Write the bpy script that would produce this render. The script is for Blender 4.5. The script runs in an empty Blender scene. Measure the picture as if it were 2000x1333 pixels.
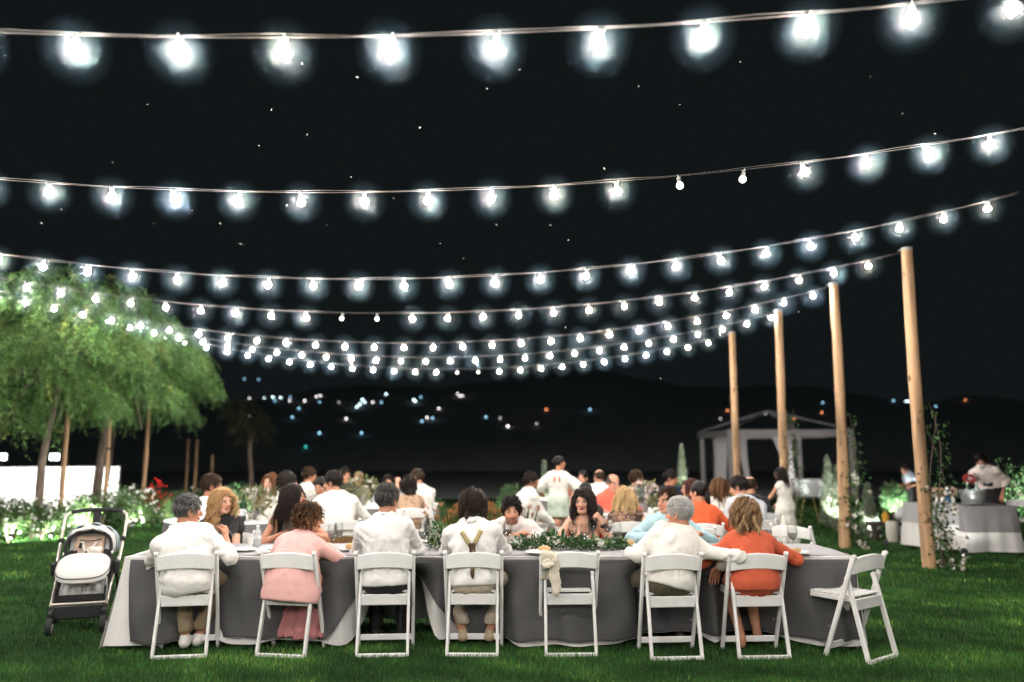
import bpy, math, random
import numpy as np
from mathutils import Vector, Matrix
R = math.radians
rng = np.random.default_rng(7)
random.seed(7)
scene = bpy.context.scene
C = scene.collection

# ------------------------------------------------------------------ camera, night sky, exposure
CAM_H, FPX, PITCH = 1.54, 1500.0, math.atan((883 - 666.5) / 1500.0)
cam_data = bpy.data.cameras.new('camera')
cam = bpy.data.objects.new('camera', cam_data)
C.objects.link(cam)
cam.location = (0, 0, CAM_H)
cam.rotation_euler = (R(90) + PITCH, 0, 0)
cam_data.sensor_width = 36.0
cam_data.lens = FPX / 2000.0 * 36.0
cam_data.clip_start, cam_data.clip_end = 0.05, 600.0
cam_data.dof.use_dof = True
cam_data.dof.focus_distance = 5.95
cam_data.dof.aperture_fstop = 0.027 / 0.034
scene.camera = cam
world = bpy.data.worlds.new('World')
scene.world = world
world.use_nodes = True
_bg = world.node_tree.nodes['Background']
_bg.inputs[0].default_value = (0.70, 0.92, 1.0, 1)      # clear moonless night sky
_bg.inputs[1].default_value = 0.0085
scene.view_settings.view_transform = 'Standard'
scene.view_settings.look = 'None'
scene.view_settings.exposure = 0.0
scene.view_settings.gamma = 1.0
scene.view_settings.use_curve_mapping = False
scene.render.engine = 'CYCLES'
cy = scene.cycles
cy.use_denoising = True
cy.max_bounces = 5
cy.diffuse_bounces = 2
cy.glossy_bounces = 2
cy.transmission_bounces = 4
cy.transparent_max_bounces = 12
cy.volume_bounces = 0
cy.caustics_reflective = False
cy.caustics_refractive = False
cy.sample_clamp_indirect = 4.0
cy.use_light_tree = True
BULB_EMIT = 880.0
HALO_DENS, HALO_R = 0.054, 0.220

# ------------------------------------------------------------------ helpers
def ray(px, py):
    x, yu = (px - 1000.0) / FPX, (666.5 - py) / FPX
    c, s = math.cos(PITCH), math.sin(PITCH)
    return (x, c - s * yu, s + c * yu)

def at(px, py, Y):
    """world point seen at photo pixel (px, py) on the plane y = Y"""
    d = ray(px, py)
    t = Y / d[1]
    return Vector((d[0] * t, Y, CAM_H + d[2] * t))

def onground(px, py, z=0.0):
    d = ray(px, py)
    t = (z - CAM_H) / d[2]
    return Vector((d[0] * t, d[1] * t, z))

class MB:
    """collects shapes into one mesh"""
    def __init__(s):
        s.v, s.f, s.c, s.n = [], [], [], 0
        s.hascol = False
    def add(s, v, f, col=None, M=None):
        v = np.asarray(v, dtype=np.float64).reshape(-1, 3)
        if M is not None:
            M = np.array(M)
            v = v @ M[:3, :3].T + M[:3, 3]
        s.v.append(v)
        o = s.n
        for q in f:
            s.f.append([i + o for i in q])
        s.n += len(v)
        if col is not None:
            s.hascol = True
            col = np.asarray(col, dtype=np.float64)
            if col.ndim == 1:
                col = np.tile(col[:3], (len(v), 1))
            s.c.append(col[:, :3])
        else:
            s.c.append(np.ones((len(v), 3)))
        return s
    def box(s, c, size, rot=None, bev=0.0, col=None):
        sx, sy, sz = [q / 2 for q in size]
        b = bev
        if b <= 0:
            v = [(x, y, z) for x in (-sx, sx) for y in (-sy, sy) for z in (-sz, sz)]
            f = [(0, 1, 3, 2), (4, 6, 7, 5), (0, 4, 5, 1), (2, 3, 7, 6), (0, 2, 6, 4), (1, 5, 7, 3)]
        else:
            b = min(b, sx * .9, sy * .9, sz * .9)
            v, idx = [], {}
            for i, X in enumerate((-sx, sx)):
                for j, Y in enumerate((-sy, sy)):
                    for k, Z in enumerate((-sz, sz)):
                        dx, dy, dz = (b if X < 0 else -b), (b if Y < 0 else -b), (b if Z < 0 else -b)
                        idx[i, j, k] = len(v)
                        v += [(X, Y + dy, Z + dz), (X + dx, Y, Z + dz), (X + dx, Y + dy, Z)]
            g = lambda i, j, k, a: idx[i, j, k] + a
            f = []
            for i in (0, 1):
                q = [g(i, 0, 0, 0), g(i, 0, 1, 0), g(i, 1, 1, 0), g(i, 1, 0, 0)]; f.append(q if i == 0 else q[::-1])
                q = [g(0, i, 0, 1), g(1, i, 0, 1), g(1, i, 1, 1), g(0, i, 1, 1)]; f.append(q if i == 0 else q[::-1])
                q = [g(0, 0, i, 2), g(0, 1, i, 2), g(1, 1, i, 2), g(1, 0, i, 2)]; f.append(q if i == 0 else q[::-1])
            for i in (0, 1):
                for j in (0, 1):
                    f.append([g(i, j, 0, 0), g(i, j, 1, 0), g(i, j, 1, 1), g(i, j, 0, 1)])
                    f.append([g(i, 0, j, 0), g(i, 1, j, 0), g(i, 1, j, 2), g(i, 0, j, 2)])
                    f.append([g(0, i, j, 1), g(1, i, j, 1), g(1, i, j, 2), g(0, i, j, 2)])
                    for k in (0, 1):
                        f.append([g(i, j, k, 0), g(i, j, k, 1), g(i, j, k, 2)])
        M = Matrix.Translation(Vector(c))
        if rot is not None:
            M = M @ (rot.to_4x4() if isinstance(rot, Matrix) else Matrix.Rotation(rot, 4, 'Z'))
        return s.add(v, f, col, M)
    def beam(s, a, b, w, d, up=(0, 0, 1), bev=0.0, col=None):
        """box from a to b with cross-section w (sideways) x d"""
        a, b = Vector(a), Vector(b)
        z = (b - a); L = z.length; z.normalize()
        x = Vector(up).cross(z)
        if x.length < 1e-4:
            x = Vector((1, 0, 0))
        x.normalize(); y = z.cross(x)
        M = Matrix((x, y, z)).transposed()
        return s.box((a + b) / 2, (w, d, L), M, bev, col)
    def tube(s, pts, rad, n=8, col=None, caps=True, ell=None):
        pts = [Vector(p) for p in pts]
        if not hasattr(rad, '__len__'):
            rad = [rad] * len(pts)
        t0 = (pts[1] - pts[0]).normalized()
        u = t0.orthogonal().normalized()
        v, f = [], []
        for i, p in enumerate(pts):
            if i == 0: t = t0
            elif i == len(pts) - 1: t = (pts[i] - pts[i - 1]).normalized()
            else: t = ((pts[i + 1] - pts[i]).normalized() + (pts[i] - pts[i - 1]).normalized()).normalized()
            u = (u - t * u.dot(t)).normalized()
            w = t.cross(u)
            for k in range(n):
                a = 2 * math.pi * k / n
                v.append(p + (u * math.cos(a) + w * math.sin(a)) * rad[i])
        for i in range(len(pts) - 1):
            for k in range(n):
                f.append((i * n + k, i * n + (k + 1) % n, (i + 1) * n + (k + 1) % n, (i + 1) * n + k))
        if caps:
            f.append(tuple(range(n))[::-1]); f.append(tuple((len(pts) - 1) * n + k for k in range(n)))
        return s.add([tuple(q) for q in v], f, col)
    def lathe(s, prof, n=16, c=(0, 0, 0), M=None, col=None, wob=None, caps=True):
        v, f, ring = [], [], []
        for r, z in prof:
            if r < 1e-5:
                ring.append([len(v)] * n); v.append((c[0], c[1], c[2] + z)); continue
            ring.append(list(range(len(v), len(v) + n)))
            for k in range(n):
                a = 2 * math.pi * k / n
                rr = r * (1 + (wob(a, z) if wob else 0))
                v.append((c[0] + rr * math.cos(a), c[1] + rr * math.sin(a), c[2] + z))
        for A, B in zip(ring[:-1], ring[1:]):
            for k in range(n):
                q = (A[k], A[(k + 1) % n], B[(k + 1) % n], B[k])
                q = tuple(dict.fromkeys(q))
                if len(q) > 2: f.append(q)
        if caps and prof[0][0] > 1e-5: f.append(tuple(ring[0])[::-1])
        if caps and prof[-1][0] > 1e-5: f.append(tuple(ring[-1]))
        return s.add(v, f, col, M)
    def ball(s, c, r, n=10, m=6, col=None, M=None):
        if not hasattr(r, '__len__'): r = (r, r, r)
        v = [(0, 0, -1)]; f = []
        for i in range(1, m):
            t = math.pi * i / m
            for k in range(n):
                a = 2 * math.pi * k / n
                v.append((math.sin(t) * math.cos(a), math.sin(t) * math.sin(a), -math.cos(t)))
        v.append((0, 0, 1))
        for k in range(n):
            f.append((0, 1 + (k + 1) % n, 1 + k))
            f.append((len(v) - 1, 1 + (m - 2) * n + k, 1 + (m - 2) * n + (k + 1) % n))
        for i in range(m - 2):
            for k in range(n):
                f.append((1 + i * n + k, 1 + i * n + (k + 1) % n, 1 + (i + 1) * n + (k + 1) % n, 1 + (i + 1) * n + k))
        v = np.array(v) * np.array(r)
        if M is not None: v = v @ np.array(M)[:3, :3].T
        v = v + np.array(c)
        return s.add(v, f, col)
    def mesh(s, name, smooth=True):
        me = bpy.data.meshes.new(name)
        v = np.concatenate(s.v) if s.v else np.zeros((0, 3))
        me.from_pydata(v.tolist(), [], s.f)
        if s.hascol:
            c = np.concatenate(s.c)
            at_ = me.attributes.new('Col', 'FLOAT_COLOR', 'POINT')
            at_.data.foreach_set('color', np.concatenate([c, np.ones((len(c), 1))], 1).astype(np.float32).ravel())
        if smooth:
            me.polygons.foreach_set('use_smooth', [True] * len(me.polygons))
            if smooth != 'all':
                try: me.set_sharp_from_angle(angle=R(38))
                except Exception: pass
        me.update()
        return me
    def build(s, name, material, parent=None, smooth=True, loc=None):
        return link(name, s.mesh(name, smooth), material, parent, loc)

def link(name, me, material=None, parent=None, loc=None):
    o = bpy.data.objects.new(name, me)
    C.objects.link(o)
    if material is not None and len(me.materials) == 0:
        me.materials.append(material)
    if parent is not None: o.parent = parent
    if loc is not None: o.location = loc
    return o

def fastmesh(name, v, tris, col=None, smooth=False):
    """v (n,3), tris (m,3 or 4) arrays"""
    me = bpy.data.meshes.new(name)
    k = tris.shape[1]
    me.vertices.add(len(v)); me.vertices.foreach_set('co', v.astype(np.float32).ravel())
    me.loops.add(tris.size); me.loops.foreach_set('vertex_index', tris.astype(np.int32).ravel())
    me.polygons.add(len(tris)); me.polygons.foreach_set('loop_start', (np.arange(len(tris)) * k).astype(np.int32))
    if smooth: me.polygons.foreach_set('use_smooth', np.ones(len(tris), dtype=bool))
    if col is not None:
        a = me.attributes.new('Col', 'FLOAT_COLOR', 'POINT')
        a.data.foreach_set('color', np.concatenate([col[:, :3], np.ones((len(col), 1))], 1).astype(np.float32).ravel())
    me.update(calc_edges=True)
    return me

def tag(o, label=None, cat=None, group=None, kind=None):
    if label: o['label'] = label
    if cat: o['category'] = cat
    if group: o['group'] = group
    if kind: o['kind'] = kind
    return o

def empty(name, loc=(0, 0, 0), rz=0.0, label=None, cat=None, group=None):
    o = bpy.data.objects.new(name, None)
    C.objects.link(o)
    o.empty_display_size = 0.1
    o.location = loc; o.rotation_euler = (0, 0, rz)
    return tag(o, label, cat, group)

def copy_tree(o, parent=None):
    c = o.copy(); C.objects.link(c)
    if parent is not None: c.parent = parent
    for ch in list(o.children): copy_tree(ch, c)
    return c

def place(o, loc, rz=0.0, label=None, group=None):
    o.location = loc; o.rotation_euler = (0, 0, rz)
    if label: o['label'] = label
    if group: o['group'] = group
    return o

MATS = {}
def pm(name, base=(.8, .8, .8), rough=.6, metal=0.0, var=0.0, vscale=6.0, bump=0.0, bscale=40.0, attr=False, spec=.5,
       sheen=0.0, sss=0.0, trans=0.0, emit=None, emit_s=0.0, stretch=None, transl=0.0):
    if name in MATS: return MATS[name]
    m = bpy.data.materials.new(name); m.use_nodes = True
    nt = m.node_tree; N, L = nt.nodes, nt.links
    b = N['Principled BSDF']
    b.inputs['Roughness'].default_value = rough
    b.inputs['Metallic'].default_value = metal
    b.inputs['Specular IOR Level'].default_value = spec
    b.inputs['Base Color'].default_value = (*base, 1)
    if sheen: b.inputs['Sheen Weight'].default_value = sheen; b.inputs['Sheen Roughness'].default_value = .5
    if sss:
        b.inputs['Subsurface Weight'].default_value = sss
        b.inputs['Subsurface Radius'].default_value = (1.0, .35, .2)
        b.inputs['Subsurface Scale'].default_value = .012
    if trans: b.inputs['Transmission Weight'].default_value = trans
    if emit:
        b.inputs['Emission Color'].default_value = (*emit, 1); b.inputs['Emission Strength'].default_value = emit_s
    tc = N.new('ShaderNodeTexCoord')
    src = tc.outputs['Object']
    if stretch:
        mp = N.new('ShaderNodeMapping'); mp.inputs['Scale'].default_value = stretch
        L.new(src, mp.inputs['Vector']); src = mp.outputs[0]
    col = None
    if attr:
        an = N.new('ShaderNodeAttribute'); an.attribute_name = 'Col'; col = an.outputs['Color']
    if var:
        nz = N.new('ShaderNodeTexNoise'); nz.inputs['Scale'].default_value = vscale; nz.inputs['Detail'].default_value = 5
        L.new(src, nz.inputs['Vector'])
        mr = N.new('ShaderNodeMapRange'); mr.inputs[1].default_value = .3; mr.inputs[2].default_value = .7
        mr.inputs[3].default_value = 1 - var; mr.inputs[4].default_value = 1 + var
        L.new(nz.outputs[0], mr.inputs[0])
        mx = N.new('ShaderNodeVectorMath'); mx.operation = 'SCALE'
        if col is not None: L.new(col, mx.inputs[0])
        else: mx.inputs[0].default_value = base
        L.new(mr.outputs[0], mx.inputs['Scale']); col = mx.outputs[0]
    if col is not None: L.new(col, b.inputs['Base Color'])
    if bump:
        nb = N.new('ShaderNodeTexNoise'); nb.inputs['Scale'].default_value = bscale; nb.inputs['Detail'].default_value = 6
        L.new(src, nb.inputs['Vector'])
        bp = N.new('ShaderNodeBump'); bp.inputs['Strength'].default_value = bump; bp.inputs['Distance'].default_value = .01
        L.new(nb.outputs[0], bp.inputs['Height']); L.new(bp.outputs[0], b.inputs['Normal'])
    if transl:
        tr = N.new('ShaderNodeBsdfTranslucent'); ms = N.new('ShaderNodeMixShader'); ms.inputs[0].default_value = transl
        if col is not None: L.new(col, tr.inputs[0])
        else: tr.inputs[0].default_value = (*base, 1)
        L.new(b.outputs[0], ms.inputs[1]); L.new(tr.outputs[0], ms.inputs[2])
        L.new(ms.outputs[0], N['Material Output'].inputs[0])
    MATS[name] = m
    return m

def emission(name, col, s):
    m = bpy.data.materials.new(name); m.use_nodes = True
    nt = m.node_tree; nt.nodes.clear()
    e = nt.nodes.new('ShaderNodeEmission'); e.inputs[0].default_value = (*col, 1); e.inputs[1].default_value = s
    o = nt.nodes.new('ShaderNodeOutputMaterial'); nt.links.new(e.outputs[0], o.inputs[0])
    MATS[name] = m
    return m

def glassmat(name, tint=(1, 1, 1), gloss=.08):
    m = bpy.data.materials.new(name); m.use_nodes = True
    nt = m.node_tree; N, L = nt.nodes, nt.links; N.clear()
    t = N.new('ShaderNodeBsdfTransparent'); t.inputs[0].default_value = (*tint, 1)
    g = N.new('ShaderNodeBsdfGlossy'); g.inputs['Roughness'].default_value = .035
    lw = N.new('ShaderNodeLayerWeight'); lw.inputs[0].default_value = .35
    mr = N.new('ShaderNodeMapRange'); mr.inputs[3].default_value = gloss * .5; mr.inputs[4].default_value = .30
    mx = N.new('ShaderNodeMixShader'); o = N.new('ShaderNodeOutputMaterial')
    L.new(lw.outputs['Facing'], mr.inputs[0]); L.new(mr.outputs[0], mx.inputs[0])
    L.new(t.outputs[0], mx.inputs[1]); L.new(g.outputs[0], mx.inputs[2]); L.new(mx.outputs[0], o.inputs[0])
    MATS[name] = m
    return m

# ------------------------------------------------------------------ ground, hill, bulb halo centres
def ground_material():
    m = bpy.data.materials.new('lawn_soil'); m.use_nodes = True
    nt = m.node_tree; N, L = nt.nodes, nt.links
    b = N['Principled BSDF']; b.inputs['Roughness'].default_value = .9; b.inputs['Specular IOR Level'].default_value = .1
    tc = N.new('ShaderNodeTexCoord')
    n1 = N.new('ShaderNodeTexNoise'); n1.inputs['Scale'].default_value = 1.3; n1.inputs['Detail'].default_value = 6
    n2 = N.new('ShaderNodeTexNoise'); n2.inputs['Scale'].default_value = 28; n2.inputs['Detail'].default_value = 6
    L.new(tc.outputs['Object'], n1.inputs[0]); L.new(tc.outputs['Object'], n2.inputs[0])
    r = N.new('ShaderNodeValToRGB')
    r.color_ramp.elements[0].position = .32; r.color_ramp.elements[0].color = (.010, .032, .010, 1)
    r.color_ramp.elements[1].position = .72; r.color_ramp.elements[1].color = (.040, .085, .022, 1)
    ad = N.new('ShaderNodeMath'); ad.operation = 'MULTIPLY_ADD'; ad.inputs[1].default_value = .55
    ms = N.new('ShaderNodeMath'); ms.operation = 'MULTIPLY'; ms.inputs[1].default_value = .45
    L.new(n1.outputs[0], ms.inputs[0]); L.new(n2.outputs[0], ad.inputs[0]); L.new(ms.outputs[0], ad.inputs[2])
    L.new(ad.outputs[0], r.inputs[0]); L.new(r.outputs[0], b.inputs['Base Color'])
    bp = N.new('ShaderNodeBump'); bp.inputs['Strength'].default_value = .6; bp.inputs['Distance'].default_value = .03
    L.new(n2.outputs[0], bp.inputs['Height']); L.new(bp.outputs[0], b.inputs['Normal'])
    return m

GX, GY0, GY1 = 75.0, -30.0, 130.0
mb = MB()
mb.add([(-GX, GY0, 0), (GX, GY0, 0), (GX, GY1, 0), (-GX, GY1, 0)], [(0, 1, 2, 3)])
tag(mb.build('lawn_ground', ground_material(), smooth=False), kind='structure')

# dark hillside far behind the garden
def hill():
    nx, ny = 60, 14
    v, f = [], []
    for j in range(ny + 1):
        for i in range(nx + 1):
            x = -73 + 146 * i / nx; t = j / ny
            y = 62 + 60 * t
            z = -.3 + 15.0 * (t ** .8) * (0.82 + .12 * math.sin(x * .06 + 1) + .06 * math.sin(x * .17)) + .25 * math.sin(x * .8 + j)
            v.append((x, y, z))
    for j in range(ny):
        for i in range(nx):
            a = j * (nx + 1) + i
            f.append((a, a + 1, a + nx + 2, a + nx + 1))
    m = MB(); m.add(v, f)
    return m
tag(hill().build('hill', pm('hill_scrub', (.42, .44, .44), .95, var=.08, vscale=.5), smooth='all'), kind='structure')

m_ = MB(); m_.add([(-GX, 26, .004), (GX, 26, .004), (GX, 64, .004), (-GX, 64, .004)], [(0, 1, 2, 3)])  # pale sheet added so the unlit far lawn reads less black
tag(m_.build('far_ground_lift', pm('far_ground_pale', (.30, .31, .30), .95, var=.10, vscale=.6), smooth=False), kind='structure')

HALO_AT = []      # lit bulbs, centres of the added halo shells

# ------------------------------------------------------------------ festoon strings and the poles that carry them
WOOD = pm('pole_wood', (.46, .28, .155), .8, var=.6, vscale=7, bump=.8, bscale=22, stretch=(1, 1, .10))
KNOT = pm('knot_wood', (.16, .085, .045), .85, var=.3, vscale=30)
WIRE = pm('wire_rubber', (.14, .13, .12), .7)
SOCK = pm('socket_plastic', (.30, .30, .29), .4)
BULB = emission('bulb_glass_lit', (1.0, .935, .865), BULB_EMIT)
BULBD = emission('bulb_glass_dim', (1.0, .97, .90), 5.0)
POLE_H = 4.37
def ico(r):
    import bmesh
    bm = bmesh.new(); bmesh.ops.create_icosphere(bm, subdivisions=2, radius=r)
    for v in bm.verts:
        if v.co.z > 0: v.co.z *= 1.15; 
    me = bpy.data.meshes.new('bulb'); bm.to_mesh(me); bm.free()
    me.polygons.foreach_set('use_smooth', [True] * len(me.polygons))
    return me
BULB_ME = ico(.029); BULB_ME.materials.append(BULB)
BULB_MES = [BULB_ME]
for _n, _c, _f in (('warm', (1.0, .88, .74), .80), ('cool', (.94, .96, 1.0), 1.15), ('tired', (1.0, .92, .84), .62)):
    _b = ico(.029); _b.materials.append(emission('bulb_glass_' + _n, _c, BULB_EMIT * _f)); BULB_MES += [_b, BULB_ME]
BULB_DIM = ico(.029); BULB_DIM.materials.append(BULBD)
_s = MB(); _s.lathe([(.012, .030), (.016, .034), (.016, .068), (.010, .074)], 8)
for _q in (-.022, .022):
    _s.tube([(_q * .6, 0, .060), (_q, 0, .085)], .004, 5)
SOCK_ME = _s.mesh('socket'); SOCK_ME.materials.append(SOCK)

def sag_z(x, x0, x1, z0, z1, sag):
    t = (x - x0) / (x1 - x0)
    return z0 + (z1 - z0) * t - 4 * sag * t * (1 - t)

def light_string(a, b, sag, off, label, dim=(), spacing=.495):
    a, b = Vector(a), Vector(b)
    t = empty('light_string', (a + b) / 2, 0, label, 'string lights', 'festoon strings over the lawn')
    org = (a + b) / 2
    def P(s):
        p = a.lerp(b, s); p.z -= 4 * sag * s * (1 - s); return p
    n = 70
    cb = MB()
    for dz in (0.0, .012):
        pts = [P(i / n) - org + Vector((0, .004 * math.sin(i * 1.7) * (1 if dz else 0), dz + (.006 * math.sin(i * 1.1) if dz else 0))) for i in range(n + 1)]
        cb.tube(pts, .0018, 5)
    cb.build('cable', WIRE, t)
    L = (b - a).length
    k = 0; s = off
    while s < L - .12:
        p = P(s / L) - org
        bl = link('bulb', BULB_DIM if k in dim else random.choice(BULB_MES), None, t, p + Vector((0, 0, -.080)))
        if k not in dim: HALO_AT.append((p + org + Vector((0, 0, -.080)))[:])
        bl.rotation_euler = (random.uniform(-.22, .22), random.uniform(-.25, .25), random.uniform(0, 3))
        link('socket', SOCK_ME, None, bl)
        s += spacing; k += 1
    return t

def pole(name, base, top, r0, r1, label, group, seed=0):
    base, top = Vector(base), Vector(top)
    rr = random.Random(seed)
    pts, rad = [], []
    n = 14
    bend = Vector((rr.uniform(-.02, .02), rr.uniform(-.02, .02), 0))
    for i in range(n + 1):
        t = i / n
        p = base.lerp(top, t) - base
        p += bend * math.sin(t * math.pi) + Vector((rr.uniform(-.004, .004), rr.uniform(-.004, .004), 0))
        pts.append(p); rad.append((r0 + (r1 - r0) * t) * rr.uniform(.96, 1.05))
    pts[0].z -= .05
    t = empty(name, base, 0, label, 'pole', group)
    m = MB(); m.tube(pts, rad, 14)
    m.build('shaft', WOOD, t)
    for k in range(9):                                      # knots and stubs of cut branches
        h = rr.uniform(.06, .97); i = h * n; i0 = int(i); q = pts[i0].lerp(pts[min(i0 + 1, n)], i - i0); a = rr.uniform(3.3, 6.1)
        ra = rad[i0]; d = Vector((math.cos(a), math.sin(a), 0))
        w_ = MB(); s_ = rr.uniform(.012, .026)
        w_.ball((0, 0, 0), (s_, s_ * .45, s_ * rr.uniform(1.2, 2.4)), 8, 6, M=Matrix.Rotation(a - math.pi / 2, 3, 'Z'))
        w_.build('knot', KNOT, t, True, q + d * ra * .96)
    c = MB(); zt = top - base
    c.tube([zt + Vector((0, 0, -.03)), zt + Vector((0, 0, .015))], r1 * 1.1, 12)
    c.tube([zt + Vector((-r1 - .05, 0, -.02)), zt + Vector((-r1, 0, -.02))], .008, 6)
    c.build('cable_bracket', SOCK, t)
    return t
ROWS = [3.4, 5.8, 8.2, 10.6, 12.8, 15.2, 18.0]
RIGHT_X = [5.95, 5.5, 5.65, 5.78, 5.56, 5.28, 5.16]
# right-hand poles: base pixel and top pixel give the slight lean
RP = {3: ((1815, 1098), (1771, 487)), 4: ((1650, 1063), (1628, 555)), 5: ((1537, 1040), (1520, 607)), 6: ((1443, 1021), (1430, 650))}
PLAB = ['thickest wooden pole with a flowering vine, nearest the bar tables', 'wooden pole with a white flowered vine, second from the bar tables',
        'wooden pole between the draped pavilion and the girl in white', 'thinnest wooden pole, left of the draped pavilion']
tops = {}
for k, (i, (bp, tp)) in enumerate(RP.items()):
    Y = ROWS[i]
    b = at(bp[0], bp[1], Y); b.z = 0
    tpt = at(tp[0], tp[1], Y)
    tops[i] = tpt
    pole('wooden_pole', b, tpt, .088, .072, PLAB[k], 'wooden poles carrying the festoon strings', 11 + i)
LEFT_X = [-8.6, -8.8, -8.9, -9.0, -9.1, -8.75, -8.5]
for i in (5, 6):
    pole('wooden_pole', (LEFT_X[i], ROWS[i], 0), (LEFT_X[i], ROWS[i], 4.3), .047, .04,
         ['slim wooden pole behind the trees in front of the white wall', 'slim wooden pole by the red flowers, right of the white wall'][i - 5],
         'wooden poles carrying the festoon strings', 40 + i)
SAGS = [.93, .86, .96, .89, .99, .93, .86]
SLAB = ['nearest light string, running along the very top of the sky', 'second highest light string, with two faint bulbs near its middle',
        'third light string down, sagging above the guests', 'light string ending at the thickest pole by the bar tables',
        'light string ending at the second pole from the bar tables', 'light string ending at the pole before the draped pavilion',
        'farthest and lowest light string, ending at the thinnest pole']
OFF = [.10, .22, .30, .18, .35, .10, .28]
DIM = {1: (20, 21), 3: (13, 14), 6: (14, 15)}
for i, Y in enumerate(ROWS):
    r = tops.get(i, Vector((RIGHT_X[i], Y, POLE_H + .05)))
    light_string((LEFT_X[i], Y, 4.45 if i < 2 else 4.35), (r.x - .02, Y, r.z - .04), SAGS[i], OFF[i], SLAB[i], DIM.get(i, ()))
# the rows go on over the photographer, with the same poles
for k, Y in enumerate((-.4, -2.8)):
    light_string((-8.6, Y, 4.35), (5.9, Y, 4.35), .95, .2 + .1 * k, ['light string passing over the photographer', 'light string behind the photographer'][k])

def bulb_halos():
    """scattering shells added round each lit bulb to imitate lens bloom"""
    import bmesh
    bm = bmesh.new(); bmesh.ops.create_icosphere(bm, subdivisions=2, radius=HALO_R)
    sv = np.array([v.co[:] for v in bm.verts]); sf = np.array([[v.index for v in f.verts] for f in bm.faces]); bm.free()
    W, T = (1.0, .90, .87), (.42, .70, .86)  # white core and teal rim of the added glow, put into the colours
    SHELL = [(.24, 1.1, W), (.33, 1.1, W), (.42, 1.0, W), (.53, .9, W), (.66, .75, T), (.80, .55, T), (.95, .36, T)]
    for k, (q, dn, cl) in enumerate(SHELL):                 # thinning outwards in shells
        c = np.array([p for p in HALO_AT if p[1] > 0 and (p[1] < 9 or k in (0, 2, 3, 5, 6))])
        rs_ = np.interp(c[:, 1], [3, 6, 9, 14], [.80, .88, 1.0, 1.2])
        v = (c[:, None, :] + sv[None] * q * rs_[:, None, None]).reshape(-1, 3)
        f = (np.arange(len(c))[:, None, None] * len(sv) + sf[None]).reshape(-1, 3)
        m = bpy.data.materials.new('halo_scatter'); m.use_nodes = True
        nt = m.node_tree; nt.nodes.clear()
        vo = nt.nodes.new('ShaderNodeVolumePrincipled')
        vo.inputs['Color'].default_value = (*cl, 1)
        vo.inputs['Density'].default_value = dn * HALO_DENS
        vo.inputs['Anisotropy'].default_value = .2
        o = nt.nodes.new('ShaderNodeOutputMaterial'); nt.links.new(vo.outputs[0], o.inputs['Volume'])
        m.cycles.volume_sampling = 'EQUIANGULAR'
        tag(link('bulb_halo', fastmesh('bulb_halo', v, f, None, True), m), kind='stuff')
bulb_halos()
# ------------------------------------------------------------------ people: smooth-union volumes turned into continuous meshes
def V3(*a): return np.array(a, dtype=float)
def nrm(a): return a / (np.linalg.norm(a) + 1e-9)

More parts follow.
